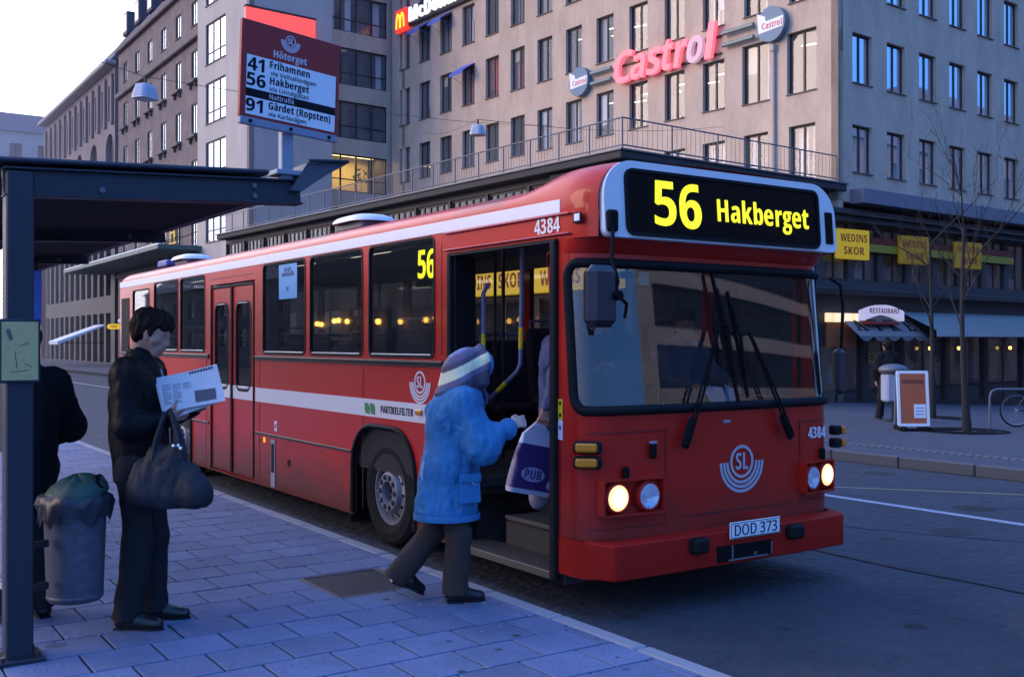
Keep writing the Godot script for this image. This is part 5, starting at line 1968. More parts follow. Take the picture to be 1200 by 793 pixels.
	# --- things on the door side
	emblem(b, S * Transform3D(Basis(), Vector3(-2.305, 1.495, 0.004)), 0.095, mats.bus_white)
	text("filter_lettering", "PARTIKELFILTER", 0.062, S * Transform3D(Basis(), Vector3(-2.715, 1.233, 0.006)), mats.print_black, b, 0.60)
	m = M.new()
	for e in [[-3.285, 1], [-3.175, -1]]:
		var pts := PackedVector2Array()
		for i in 9: pts.append(Vector2(e[0] + e[1] * (-0.05 + 0.1 * i / 8.0), 1.18 + 0.05 * pow(absf(i / 8.0 - (0.0 if e[1] < 0 else 0.0)), 2.0) * 0.0 - 0.0))
		m.prism(PackedVector2Array([Vector2(e[0] - 0.05, 1.28), Vector2(e[0] - 0.05, 1.22), Vector2(e[0] - 0.03, 1.185), Vector2(e[0] + 0.05, 1.175), Vector2(e[0] + 0.05, 1.245), Vector2(e[0] + 0.02, 1.275)]), S * Transform3D(Basis(), Vector3(0, 0, 0.0065)), 0.003)
	obj("leaf_emblem", m, mat("emblem_green", 0.03, 0.22, 0.07, 0.5), b)
	m = M.new(); m.box(Vector3(-1.265, 1.245, -2.30), Vector3(0.03, 0.05, 0.11), 0.012)
	obj("side_indicator", m, mats.amber, b)
	text("fleet_number", "4384", 0.105, S * Transform3D(Basis(), Vector3(-0.50, 2.634, 0.004)), mats.bus_white, b, 0.30)
	m = M.new(); m.box(Vector3(-1.256, 0.74, -5.86), Vector3(0.014, 0.06, 0.045), 0.006)
	obj("side_lamp", m, glow("amber_lit", 1.0, 0.38, 0.02, 0.8), b)
	m = M.new(); m.box(Vector3(-1.253, 0.915, -5.53), Vector3(0.004, 0.11, 0.07), 0.001)
	obj("side_sticker", m, mats.print_white, b)
	m = M.new(); m.box(Vector3(-1.253, 0.915, -5.53), Vector3(0.006, 0.05, 0.04), 0.001)
	obj("sticker_mark", m, mat("mark_blue", 0.05, 0.07, 0.35, 0.6), b)
	m = M.new(); m.box(Vector3(-1.254, 0.50, -5.60), Vector3(0.012, 0.52, 0.115), 0.004)
	obj("filler_plate", m, mats.panel_grey, b)
	m = M.new(); m.box(Vector3(-1.259, 0.56, -5.60), Vector3(0.008, 0.32, 0.08), 0.004)
	obj("filler_slot", m, mats.black, b)
	m = M.new(); m.cyl(Vector3(-1.25, 0.55, -5.15), Vector3(-1.256, 0.55, -5.15), 0.04, 0.04, 14)
	obj("filler_cap", m, mats.black, b)
	m = M.new(); m.box(Vector3(-1.2535, 1.375, -0.345), Vector3(0.004, 0.14, 0.05), 0.001)
	obj("yellow_sticker", m, mats.yellow, b)
	for y in [1.415, 1.335]:
		m = M.new(); m.cyl(Vector3(-1.255, y, -0.345), Vector3(-1.2565, y, -0.345), 0.014, 0.014, 10)
		obj("sticker_mark", m, mats.print_black, b)
	m = M.new(); m.box(Vector3(-1.2535, 1.235, -0.345), Vector3(0.004, 0.135, 0.05), 0.001)
	obj("white_sticker", m, mats.print_white, b)
	m = M.new(); m.cyl(Vector3(-1.255, 1.25, -0.345), Vector3(-1.2565, 1.25, -0.345), 0.015, 0.015, 10)
	obj("sticker_mark", m, mats.mark_blue, b)
	# --- front door: folded leaf at the front edge, black frame, grab poles, steps
	var fd := group_node("door", b)
	m = M.new()
	m.box(Vector3(-1.25, 1.37, -0.405), Vector3(0.07, 2.33, 0.07), 0.012)
	m.box(Vector3(-1.18, 1.37, -0.45), Vector3(0.10, 2.30, 0.04), 0.01)
	obj("folded_leaf", m, mats.rubber, fd)
	m = M.new()
	m.box(Vector3(-1.235, 1.37, -1.825), Vector3(0.06, 2.33, 0.06), 0.012)
	m.box(Vector3(-1.13, 1.37, -1.79), Vector3(0.2, 2.30, 0.035), 0.01)
	m.box(Vector3(-1.235, 2.525, -1.11), Vector3(0.06, 0.03, 1.38), 0.006)
	obj("door_frame", m, mats.rubber, fd)
	m = M.new()
	m.tube([Vector3(-1.20, 2.30, -0.47), Vector3(-1.20, 0.75, -0.47)], 0.016, 8)
	obj("grab_rail", m, mat("rail_blue", 0.16, 0.18, 0.33, 0.35, 0.3), fd)
	m = M.new()
	for y in [1.85, 1.05, 0.9]: m.cyl(Vector3(-1.20, y - 0.12, -0.47), Vector3(-1.20, y + 0.12, -0.47), 0.0175, 0.0175, 8)
	obj("yellow_band", m, mats.yellow, fd)
	m = M.new()
	m.tube([Vector3(-0.98, 2.30, -1.68), Vector3(-0.99, 2.22, -1.73), Vector3(-0.99, 1.3, -1.73)], 0.018, 8)
	obj("grab_rail", m, mats.rail_blue, fd)
	m = M.new(); m.cyl(Vector3(-0.99, 1.72, -1.73), Vector3(-0.99, 1.9, -1.73), 0.0195, 0.0195, 8)
	obj("yellow_band", m, mats.yellow, fd)
	var pole := [Vector3(-0.80, 2.70, -1.45), Vector3(-0.80, 1.66, -1.48), Vector3(-0.80, 1.60, -1.52), Vector3(-0.80, 1.33, -1.98), Vector3(-0.80, 1.1, -2.3)]
	m = M.new(); m.tube(pole, 0.018, 8)
	obj("grab_pole", m, mats.rail_blue, b)
	for e in [[1, 0.12, 0], [2, 0.25, 3]]:
		m = M.new()
		if e[0] == 1: m.cyl(Vector3(-0.80, 1.78, -1.477), Vector3(-0.80, 1.95, -1.472), 0.0195, 0.0195, 8)
		else: m.cyl(pole[2].lerp(pole[3], 0.35), pole[2].lerp(pole[3], 0.62), 0.0195, 0.0195, 8)
		obj("pole_band", m, mats.yellow, b)
	for e in [[-0.45, -1.35, 0.72], [-0.35, -2.4, 0.8], [0.35, -3.6, 0.8], [-0.35, -5.0, 0.8], [0.35, -6.2, 0.8], [-0.35, -7.9, 0.8]]:
		m = M.new(); m.cyl(Vector3(e[0], e[2], e[1]), Vector3(e[0], 2.86, e[1]), 0.017, 0.017, 8)
		obj("grab_pole", m, mats.dark_metal, b)
	m = M.new()
	m.box(Vector3(-1.09, 0.225, -1.10), Vector3(0.33, 0.05, 1.44), 0.01)
	m.box(Vector3(-0.76, 0.45, -0.93), Vector3(0.36, 0.05, 1.08), 0.01)
	obj("step", m, mats.step_tread, b)
	m = M.new()
	m.box(Vector3(-0.93, 0.335, -0.93), Vector3(0.02, 0.18, 1.08))
	m.box(Vector3(-0.76, 0.335, -1.47), Vector3(0.35, 0.18, 0.02))
	m.box(Vector3(-0.58, 0.59, -1.1), Vector3(0.02, 0.24, 1.46))
	m.box(Vector3(-0.75, 0.45, -1.84), Vector3(0.98, 0.55, 0.03))
	m.box(Vector3(-0.75, 0.45, -0.37), Vector3(0.9, 0.55, 0.03))
	obj("step_riser", m, mat("riser", 0.035, 0.034, 0.032, 0.8), b)
	m = M.new()
	m.box(Vector3(-1.252, 0.225, -1.10), Vector3(0.012, 0.055, 1.44), 0.004)
	m.box(Vector3(-0.943, 0.462, -0.93), Vector3(0.02, 0.03, 1.08), 0.004)
	obj("step_edge", m, mat("step_trim", 0.10, 0.095, 0.085, 0.5, 0.3), b)
	# --- inside
	m = M.new()
	m.box(Vector3(0.33, 0.69, -1.0), Vector3(1.78, 0.05, 1.85))
	m.box(Vector3(0, 0.69, -7.1), Vector3(2.38, 0.05, 10.4))
	obj("floor", m, mats.floor_mat, b)
	m = M.new()
	m.box(Vector3(0, 2.80, -6.3), Vector3(2.1, 0.03, 11.6))
	for q in [-1.0, 1.0]: m.box(Vector3(q * 1.10, 2.72, -6.9), Vector3(0.2, 0.03, 10.2), 0.0, Basis(Vector3.BACK, -q * 0.7))
	obj("ceiling", m, mat("ceiling_cream", 0.30, 0.30, 0.28, 0.8), b)
	m = M.new()
	for q in [-1.0, 1.0]: m.box(Vector3(q * 1.19, 1.18, -7.1), Vector3(0.02, 0.98, 10.3))
	m.box(Vector3(0, 1.7, -12.3), Vector3(2.3, 2.1, 0.03))
	m.box(Vector3(-1.1, 2.15, -11.1), Vector3(0.03, 1.1, 1.2))  # extra panel added behind the rearmost pane to keep brightness out of it
	obj("lining_and_added_panel", m, mats.cabin, b)
	for z in [-2.7, -4.6, -6.5, -8.4, -10.3]:
		m = M.new(); m.box(Vector3(-0.62, 2.765, z), Vector3(0.14, 0.03, 0.9), 0.01)
		obj("ceiling_light", m, glow("cabin_light", 1.0, 0.92, 0.70, 1.6), b)
	m = M.new(); m.box(Vector3(-0.85, 2.49, -0.75), Vector3(0.12, 0.03, 0.28), 0.01)
	obj("ceiling_light", m, glow("door_light", 1.0, 0.85, 0.55, 2.2), b)
	var al := AreaLight3D.new()
	al.name = "cabin_light_source"
	al.area_size = Vector2(0.14, 7.6); al.light_energy = 0.35; al.light_color = Color(1.0, 0.94, 0.8); al.shadow_enabled = true
	b.add_child(al)
	al.position = Vector3(-0.62, 2.74, -6.5); al.basis = Basis(Vector3.RIGHT, -PI / 2)
	var sm := M.new()
	sm.box(Vector3(0, 0.44, 0), Vector3(0.84, 0.10, 0.42), 0.035)
	sm.box(Vector3(0, 0.80, -0.22), Vector3(0.84, 0.70, 0.09), 0.035, Basis(Vector3.RIGHT, -0.12))
	sm.box(Vector3(0, 0.2, 0), Vector3(0.5, 0.42, 0.06))
	var smesh := sm.mesh()
	var rl := M.new()
	rl.tube([Vector3(-0.36, 1.12, -0.26), Vector3(-0.36, 1.22, -0.27), Vector3(0.36, 1.22, -0.27), Vector3(0.36, 1.12, -0.26)], 0.014, 6)
	var rmesh := rl.mesh()
	for i in 9:
		for q in [-1.0, 1.0]:
			var z := -2.75 - 0.92 * i
			if q < 0.0 and z < -6.0 and z > -7.9: continue
			var se := put("seat", smesh, mats.seat_cloth, b, Transform3D(Basis(), Vector3(q * 0.74, 0.70 + (0.12 if i in [0, 7] else 0.0), z)))
			put("seat_rail", rmesh, mats.rail_blue, se)
	# driver's place
	m = M.new()
	m.box(Vector3(0.62, 1.22, -0.42), Vector3(1.0, 0.16, 0.42), 0.06)
	m.box(Vector3(-0.35, 1.22, -0.25), Vector3(1.5, 0.12, 0.26), 0.05)
	obj("dashboard", m, mats.cabin, b)
	m = M.new()
	var ring := []
	var wc := Vector3(0.62, 1.38, -0.62)
	var wb := Basis(Vector3.RIGHT, 0.45)
	for i in 24: ring.append(wc + wb * Vector3(cos(TAU * i / 24.0) * 0.24, 0, sin(TAU * i / 24.0) * 0.24))
	m.tube(ring, 0.016, 8, true)
	for a in [0.4, PI - 0.4, PI * 1.5]: m.bar(wc, wc + wb * Vector3(cos(a) * 0.24, 0, sin(a) * 0.24), 0.03, 0.012)
	m.cyl(wc, wc + wb * Vector3(0, -0.3, 0), 0.03, 0.04, 10)
	obj("steering_wheel", m, mats.black, b)
	m = M.new()
	m.box(Vector3(0.62, 1.15, -1.08), Vector3(0.5, 0.12, 0.48), 0.05)
	m.box(Vector3(0.62, 1.60, -1.36), Vector3(0.48, 0.86, 0.12), 0.05, Basis(Vector3.RIGHT, -0.15))
	m.cyl(Vector3(0.62, 0.72, -1.08), Vector3(0.62, 1.1, -1.08), 0.12, 0.16, 12)
	obj("driver_seat", m, mats.seat_cloth, b)
	m = M.new()
	m.box(Vector3(-0.02, 1.2, -1.15), Vector3(0.04, 0.95, 0.9), 0.01)
	m.box(Vector3(0.6, 1.3, -1.62), Vector3(1.2, 1.2, 0.04), 0.01)
	m.box(Vector3(-0.1, 1.40, -0.9), Vector3(0.26, 0.22, 0.3), 0.02)
	obj("cab_partition", m, mats.cabin, b)
	m = M.new()
	for e in [[-0.02, -0.14, 0.35], [0.05, -0.13, -0.1], [0.17, -0.14, -0.4]]:
		m.box(Vector3(e[0], 1.44, e[1]), Vector3(0.11, 0.15, 0.004), 0.001, Basis.from_euler(Vector3(-0.5, 0.1, e[2])))
	obj("leaflets", m, mat("leaflet_blue", 0.30, 0.52, 0.72, 0.6), b)
	m = M.new(); m.box(Vector3(-0.69, 2.27, -0.13), Vector3(0.09, 0.09, 0.003), 0.001)
	obj("windscreen_sticker", m, mat("sticker_cyan", 0.25, 0.55, 0.62, 0.5), b)
	# --- front: bumper, lamps, badge, plate, wipers, mirrors
	m = M.new()
	var brow := []
	var plan := [[-1.254, -0.40], [-1.254, -0.20], [-1.240, -0.11], [-1.20, 0.0], [-1.165, 0.085], [-1.13, 0.116], [-0.6, 0.128], [0.0, 0.13], [0.6, 0.128], [1.13, 0.116], [1.165, 0.085], [1.20, 0.0], [1.240, -0.11], [1.254, -0.20], [1.254, -0.40]]
	for e in [[0.262, -0.09], [0.268, -0.012], [0.28, 0.0], [0.494, 0.0], [0.508, -0.012], [0.513, -0.14]]:
		var row := PackedVector3Array()
		for p in plan: row.append(Vector3(p[0] + (-signf(p[0]) * e[1] * -0.4 if absf(e[1]) < 0.05 else 0.0), e[0], p[1] + (e[1] if p[1] > -0.1 else 0.0)))
		brow.append(row)
	m.grid(brow, Vector3(0, 0.39, -0.6))
	obj("bumper", m, mats.bumper_red, b)
	m = M.new()
	m.box(Vector3(0.03, 0.348, 0.130), Vector3(0.56, 0.115, 0.008), 0.003)
	var bh := obj("tow_shade_plate", m, mats.black, b)  # flat black plate on the bumper, the dark of a recess given as colour
	m = M.new()
	m.box(Vector3(-0.10, 0.35, 0.136), Vector3(0.016, 0.10, 0.012), 0.003)
	m.box(Vector3(0.30, 0.345, 0.136), Vector3(0.014, 0.09, 0.010), 0.003)
	m.box(Vector3(0.06, 0.298, 0.136), Vector3(0.40, 0.012, 0.012), 0.003)
	m.cyl(Vector3(0.13, 0.31, 0.134), Vector3(0.13, 0.335, 0.134), 0.012, 0.018, 8)
	obj("tow_bracket", m, mats.grey_metal, bh)
	for x in [-0.44, 0.53]:
		m = M.new(); m.box(Vector3(x, 0.44, 0.15), Vector3(0.15, 0.105, 0.09), 0.02)
		obj("bumper_pad", m, mats.rubber, b)
	m = M.new()
	m.box(Vector3(0.11, 0.508, 0.155), Vector3(0.515, 0.118, 0.012), 0.004)
	var pl := obj("number_plate", m, mats.print_white, b)
	m = M.new()
	frame_ring(m, Transform3D(Basis(), Vector3(0.11, 0.508, 0.1625)), 0.505, 0.108, 0.008, 0.005, 0.002)
	obj("plate_border", m, mats.print_black, pl)
	text("plate_number", "DOD 373", 0.078, Transform3D(Basis(), Vector3(0.11, 0.508, 0.1625)), mats.print_black, pl, 0.43, font_plain)
	emblem(b, Transform3D(Basis(), Vector3(0.135, 0.965, 0.004)), 0.12, mats.logo_grey)
	text("fleet_number", "4384", 0.085, Transform3D(Basis(Vector3.UP, 0.05), on_front(1.0, 1.13, 0.012)), mats.bus_white, b, 0.215)
	m = M.new()
	for e in [[-0.92, -0.62, 1.19, 0.58], [0.80, 1.10, 1.19, 0.62]]:
		pass
	for x in [-0.595, 0.80]:
		m.box(on_front(x, 0.90, 0.0), Vector3(0.006, 0.66, 0.004))
	for e in [[-1.20, -0.595, 1.225], [-1.20, -0.595, 0.585], [0.80, 1.20, 1.225], [0.80, 1.20, 0.62], [-0.45, 0.65, 0.618]]:
		for q in 14:
			m.bar(on_front(lerpf(e[0], e[1], q / 14.0), e[2], 0.0), on_front(lerpf(e[0], e[1], (q + 1) / 14.0), e[2], 0.0), 0.006, 0.006 if e[2] != 0.618 else 0.012)
	obj("hatch_seam", m, mats.seam_red, b)
	# lamps
	for e in [[-1.035, 0.795, 0.088, true, 0.0], [-0.775, 0.79, 0.088, false, 0.0], [0.905, 0.79, 0.085, false, 0.12], [1.085, 0.80, 0.085, true, 0.12]]:
		var lc := on_front(e[0], e[1], 0.045)
		var h := group_node("headlight", b, Transform3D(Basis(Vector3.UP, e[4]), lc))
		m = M.new()
		m.lathe([Vector2(e[2] + 0.018, -0.06), Vector2(e[2] + 0.018, 0.0), Vector2(e[2] + 0.004, 0.012), Vector2(e[2] - 0.004, 0.004)], Transform3D(Basis(Vector3.RIGHT, PI / 2), Vector3.ZERO), 28)
		obj("bezel", m, mats.bumper_red, h)
		m = M.new()
		m.lathe([Vector2(0.022, -0.036), Vector2(0.05, -0.031), Vector2(0.07, -0.02), Vector2(e[2], 0.0)], Transform3D(Basis(Vector3.RIGHT, PI / 2), Vector3.ZERO), 28)
		m.lathe([Vector2(0.0, -0.036), Vector2(0.022, -0.036)], Transform3D(Basis(Vector3.RIGHT, PI / 2), Vector3.ZERO), 28)
		obj("reflector", m, mats.chrome, h)
		m = M.new()
		m.ball(Vector3(0, 0, -0.02), Vector3(0.022, 0.022, 0.014), 12)
		obj("bulb", m, glow("bulb_lit", 1.0, 0.90, 0.72, 30.0) if e[3] else mat("bulb_off", 0.5, 0.5, 0.5, 0.3), h)
		m = M.new()
		var lr := []
		for q in 7:
			var row := PackedVector3Array()
			var rad: float = e[2] * sin(PI * 0.5 * (q + 0.02) / 6.0)
			for k in 28: row.append(Vector3(cos(TAU * k / 28.0) * rad, sin(TAU * k / 28.0) * rad, 0.003 + 0.022 * cos(PI * 0.5 * q / 6.0)))
			lr.append(row)
		if e[3]:
			var rim := M.new()
			rim.grid(lr.slice(3, 7), Vector3(0, 0, -1), true)
			obj("lens_rim", rim, glow("lens_warm", 1.0, 0.62, 0.28, 1.15), h)
			lr = lr.slice(0, 4)
		m.grid(lr, Vector3(0, 0, -1), true)
		obj("lens", m, glow("lens_lit", 1.0, 0.88, 0.70, 1.7) if e[3] else glass("lamp_glass", 0.7, 0.75, 0.9, 0.4), h)
		if e[3]:
			var sp := SpotLight3D.new()
			sp.name = "headlight_beam"
			sp.light_energy = 1.6; sp.light_color = Color(1.0, 0.9, 0.72); sp.spot_angle = 32.0; sp.spot_range = 60.0; sp.spot_attenuation = 2.0
			sp.light_size = 0.08; sp.shadow_enabled = true
			h.add_child(sp)
			sp.position = Vector3(0, 0, 0.05)
			sp.rotation = Vector3(-0.06, PI, 0)
	for e in [[-0.905, 0.5], [0.985, 0.36]]:
		m = M.new()
		var cc := on_front(e[0], 0.80, 0.004)
		frame_ring(m, Transform3D(Basis(Vector3.UP, 0.1 * signf(e[0]) * (1.0 if e[0] > 0 else 0.6)), cc + Vector3(0, -0.005, 0.055)), e[1] + 0.02, 0.25, 0.02, 0.016, 0.08)
		obj("lamp_surround", m, mats.bus_red, b)
	for y in [1.135, 1.035]:
		m = M.new(); m.box(Vector3(-1.225, y, -0.085), Vector3(0.19, 0.085, 0.06), 0.015, Basis(Vector3.UP, -0.75))
		obj("indicator_housing", m, mats.rubber, b)
		m = M.new(); m.box(Vector3(-1.250, y, -0.066), Vector3(0.145, 0.06, 0.03), 0.012, Basis(Vector3.UP, -0.75))
		obj("indicator", m, mats.amber, b)
		m = M.new(); m.box(Vector3(1.255, y, -0.06), Vector3(0.08, 0.075, 0.08), 0.012)
		obj("indicator_housing", m, mats.rubber, b)
		m = M.new(); m.box(Vector3(1.302, y, -0.045), Vector3(0.035, 0.06, 0.09), 0.01)
		obj("indicator", m, mats.amber, b)
	for e in [[-0.72, 1.09, 0.05, 0.10], [-0.95, 0.95, 0.045, 0.095], [1.06, 0.965, 0.045, 0.09]]:
		m = M.new(); m.box(on_front(e[0], e[1], 0.02), Vector3(e[2], e[3], 0.04), 0.012)
		obj("hatch_latch", m, mats.black, b)
	m = M.new(); m.box(on_front(-0.72, 1.148, 0.02), Vector3(0.055, 0.018, 0.03), 0.004)
	m.box(on_front(-0.02, 1.262, 0.004), Vector3(0.07, 0.024, 0.008), 0.002)
	obj("maker_plate", m, mats.panel_grey, b)
	m = M.new(); m.box(Vector3(-0.245, 2.07, -0.075), Vector3(0.012, 0.012, 0.012))
	# wipers
	for e in [[-0.46, 1.14, -0.09, 1.96, -0.115, 2.33, 0.07, 1.40], [0.60, 1.145, 0.20, 1.91, 0.03, 2.2, 0.17, 1.43]]:
		var w := group_node("wiper", b)
		var zz := func(y): return lerpf(0.0, -0.10, clampf((y - 1.35) / 1.1, 0.0, 1.0))
		m = M.new()
		var pb := Vector3(e[0], e[1], 0.045)
		var pj := Vector3(e[2], e[3], zz.call(e[3]) + 0.06)
		m.bar(pb + (pj - pb) * -0.05, pb.lerp(pj, 0.20), 0.075, 0.045, Vector3.BACK, 0.02)
		obj("pivot_housing", m, mats.black, w)
		m = M.new()
		for s in [-0.018, 0.018]:
			m.tube([pb + Vector3(s, 0, 0.02), pb.lerp(pj, 0.5) + Vector3(s, 0, 0.015), pj + Vector3(s * 0.4, 0, 0.0)], 0.009, 6)
		obj("arm", m, mats.black, w)
		m = M.new()
		var bt := Vector3(e[4], e[5], zz.call(e[5]) + 0.035)
		var bb := Vector3(e[6], e[7], zz.call(e[7]) + 0.035)
		m.bar(bt, bb, 0.022, 0.03, Vector3.BACK, 0.006)
		var bm := bt.lerp(bb, 0.42)
		m.tube([bt.lerp(bb, 0.12) + Vector3(0, 0, 0.02), bm + Vector3(0, 0, 0.045), bt.lerp(bb, 0.8) + Vector3(0, 0, 0.02)], 0.014, 6)
		m.tube([pj, bm + Vector3(0, 0, 0.05)], 0.013, 6)
		obj("blade", m, mats.black, w)
	# door side mirror hung from a bent arm
	var mi := group_node("mirror", b)
	m = M.new(); m.box(Vector3(-1.11, 2.63, 0.03), Vector3(0.085, 0.145, 0.06), 0.015)
	obj("hinge", m, mats.black, mi)
	m = M.new()
	m.tube([Vector3(-1.12, 2.58, 0.05), Vector3(-1.155, 2.48, 0.09), Vector3(-1.17, 2.38, 0.10), Vector3(-1.165, 2.22, 0.155), Vector3(-1.20, 2.13, 0.17)], 0.013, 8)
	m.tube([Vector3(-1.20, 2.13, 0.20), Vector3(-1.06, 2.08, 0.12), Vector3(-0.95, 2.0, -0.03)], 0.011, 8)
	obj("arm", m, mats.black, mi)
	m = M.new(); m.box(Vector3(-1.285, 2.125, 0.13), Vector3(0.235, 0.40, 0.11), 0.045)
	obj("housing", m, mat("mirror_shell", 0.022, 0.022, 0.032, 0.38), mi)
	m = M.new(); m.prism(rounded(0.195, 0.35, 0.04), Transform3D(Basis(Vector3.UP, PI), Vector3(-1.285, 2.125, 0.073)), 0.0)
	obj("mirror_glass", m, mats.chrome, mi)
	m = M.new(); m.cyl(Vector3(-1.20, 2.13, 0.18), Vector3(-1.20, 2.13, 0.22), 0.035, 0.03, 12)
	obj("knuckle", m, mats.black, mi)
	mi = group_node("mirror", b)
	m = M.new(); m.box(Vector3(1.30, 1.60, -0.06), Vector3(0.16, 0.36, 0.08), 0.03, Basis(Vector3.UP, 0.9))
	obj("housing", m, mats.mirror_shell, mi)
	m = M.new(); m.tube([Vector3(1.21, 2.34, -0.08), Vector3(1.27, 2.28, -0.02), Vector3(1.30, 2.1, -0.02), Vector3(1.30, 1.75, -0.04)], 0.013, 8)
	obj("arm", m, mats.black, mi)
	# roof ventilators and a blue hatch
	for z in [-4.45, -10.25]:
		m = M.new()
		var rw := []
		for q in 7:
			var a := PI * 0.5 * q / 6.0
			var row := PackedVector3Array()
			for k in rounded(0.50 * (0.35 + 0.65 * cos(a)), 0.78 * (0.45 + 0.55 * cos(a)), 0.2 * (0.4 + 0.6 * cos(a))): row.append(Vector3(-0.72 + k.x, 3.055 + 0.085 * sin(a), z + k.y))
			rw.append(row)
		m.grid(rw, Vector3(-0.72, 3.0, z), true)
		m.fan(rw[6], Vector3.UP)
		obj("roof_ventilator", m, mats.bus_white, b)
		m = M.new(); m.box(Vector3(-0.72, 3.025, z), Vector3(0.34, 0.10, 0.6), 0.02)
		obj("ventilator_base", m, mats.grey_metal, b)
	m = M.new(); m.box(Vector3(-0.72, 3.04, -10.95), Vector3(0.5, 0.10, 0.5), 0.02)
	obj("roof_hatch", m, mat("hatch_blue", 0.05, 0.09, 0.30, 0.5), b)
	# underneath
	m = M.new()
	m.box(Vector3(0, 0.42, -6.6), Vector3(1.1, 0.28, 10.8), 0.02)
	m.box(Vector3(0, 0.62, -6.6), Vector3(2.3, 0.06, 10.2))
	m.box(Vector3(0, 0.49, -2.985), Vector3(1.9, 0.12, 0.14))
	m.box(Vector3(0, 0.49, -9.13), Vector3(1.9, 0.2, 0.2))
	obj("chassis", m, mats.black, b)
	for z in [-3.66, -2.30]:
		m = M.new(); m.box(Vector3(-1.1, 0.28, z), Vector3(0.3, 0.3, 0.02), 0.004)
		obj("mud_flap", m, mats.rubber, b)
# ---------------------------------------------------------------- shelter, stop sign, bin
func shelter() -> void:
	var s := thing("bus_shelter", "blue grey steel bus shelter with a flat dark roof at the left edge", "bus shelter", Vector3(0.93, 0.15, -6.03))
	var up := Basis(Vector3.BACK, 0.045)
	var m := M.new()
	m.box(Vector3(0, 1.29, 0), Vector3(0.135, 2.58, 0.13), 0.008)
	obj("post", m, mats.shelter_paint, s)
	m = M.new()
	m.box(Vector3(0, 0.012, 0), Vector3(0.24, 0.024, 0.24), 0.004)
	for q in [[-0.085, -0.085], [0.085, -0.085], [0.085, 0.085], [-0.085, 0.085]]: m.cyl(Vector3(q[0], 0.024, q[1]), Vector3(q[0], 0.045, q[1]), 0.014, 0.014, 6)
	obj("base_plate", m, mats.shelter_paint, s)
	for z in [0.0, -2.9, -5.8, -8.5]:
		m = M.new()
		# beam with flanges, rising to the kerb
		m.box(up * Vector3(0.755, 2.53, 0) + Vector3(0.11, 0.0, z), Vector3(1.66, 0.135, 0.05), 0.004, up)
		m.box(up * Vector3(0.755, 2.60, 0) + Vector3(0.11, 0.0, z), Vector3(1.66, 0.012, 0.12), 0.003, up)
		m.box(up * Vector3(0.755, 2.46, 0) + Vector3(0.11, 0.0, z), Vector3(1.66, 0.012, 0.12), 0.003, up)
		var be := obj("beam", m, mats.shelter_paint, s)
		for e in [[1.29, 2.50], [1.29, 2.56], [0.42, 2.50]]:
			m = M.new()
			m.cyl(up * Vector3(e[0], e[1], 0.0) + Vector3(0.11, 0, z + 0.025), up * Vector3(e[0], e[1], 0.0) + Vector3(0.11, 0, z + 0.04), 0.018, 0.016, 8)
			obj("bolt", m, mats.grey_metal, be)
		if z < 0.0:
			m = M.new(); m.box(Vector3(0, 1.25, z), Vector3(0.135, 2.5, 0.13), 0.008)
			obj("post", m, mats.shelter_paint, s)
	m = M.new()
	m.box(up * Vector3(0.68, 2.555, 0) + Vector3(0.11, 0, -4.35), Vector3(1.72, 0.03, 8.55), 0.0, up)
	obj("soffit", m, mats.shelter_soffit, s)
	m = M.new()
	m.box(up * Vector3(0.60, 2.632, 0) + Vector3(0.11, 0.01, -4.30), Vector3(1.56, 0.03, 8.72), 0.010, up)
	obj("roof_sheet", m, mats.shelter_paint, s)
	# folded gutter along the kerb side
	m = M.new()
	m.prism(PackedVector2Array([Vector2(1.50, 2.60), Vector2(1.60, 2.775), Vector2(1.655, 2.78), Vector2(1.86, 2.80), Vector2(1.855, 2.785), Vector2(1.74, 2.72), Vector2(1.63, 2.645), Vector2(1.57, 2.60)]), Transform3D(Basis(), Vector3(0, 0.0, 0.08)), 8.7)
	obj("gutter", m, mat("gutter", 0.075, 0.08, 0.10, 0.6, 0.2), s)
	m = M.new()
	m.tube([Vector3(1.60, 2.785, 0.10), Vector3(1.86, 2.805, 0.10)], 0.012, 6)
	m.tube([Vector3(1.86, 2.805, 0.10), Vector3(1.86, 2.805, -8.6)], 0.012, 6)
	obj("edge_bead", m, mats.shelter_paint, s)
	# glass back wall of the shelter with frames, left of the frame
	for i in 3:
		m = M.new()
		m.box(Vector3(-0.02, 1.25, -1.45 - 2.9 * i), Vector3(0.012, 1.9, 2.6))
		obj("glass_panel", m, mats.pane, s)
	# map case on the post
	var mc := thing("map_case", "small framed route map case fixed to the shelter post at the left edge", "notice case", Vector3(0.925, 1.62, -5.955))
	m = M.new()
	m.box(Vector3(0, 0.165, 0), Vector3(0.20, 0.335, 0.03), 0.006)
	obj("case", m, mats.shelter_paint, mc)
	m = M.new()
	m.box(Vector3(0, 0.165, 0.0155), Vector3(0.175, 0.305, 0.004))
	obj("map_sheet", m, textured(mat("map_paper", 1, 1, 1, 0.6), noise_tex(61, 0.03, lin(0.58, 0.46, 0.24), lin(0.46, 0.38, 0.11), 256, 3), 6.0, false), mc)
	m = M.new()
	for e in [[-0.05, 0.25, 0.02, 0.06, 0.3], [0.02, 0.2, 0.05, 0.004, 0.4], [-0.02, 0.12, 0.004, 0.09, 0.1], [0.04, 0.09, 0.04, 0.004, -0.5], [0.0, 0.06, 0.09, 0.003, 0.1]]:
		m.box(Vector3(e[0], e[1], 0.018), Vector3(e[2], e[3], 0.002), 0.0, Basis(Vector3.BACK, e[4]))
	obj("map_lines", m, mat("map_ink", 0.10, 0.12, 0.10, 0.7), mc)
	# narrow blue panel edge further along the shelter
	var bp := thing("blue_post_panel", "narrow bright blue vertical panel behind the shelter post", "panel", Vector3(1.62, 1.9, -9.6))
	m = M.new()
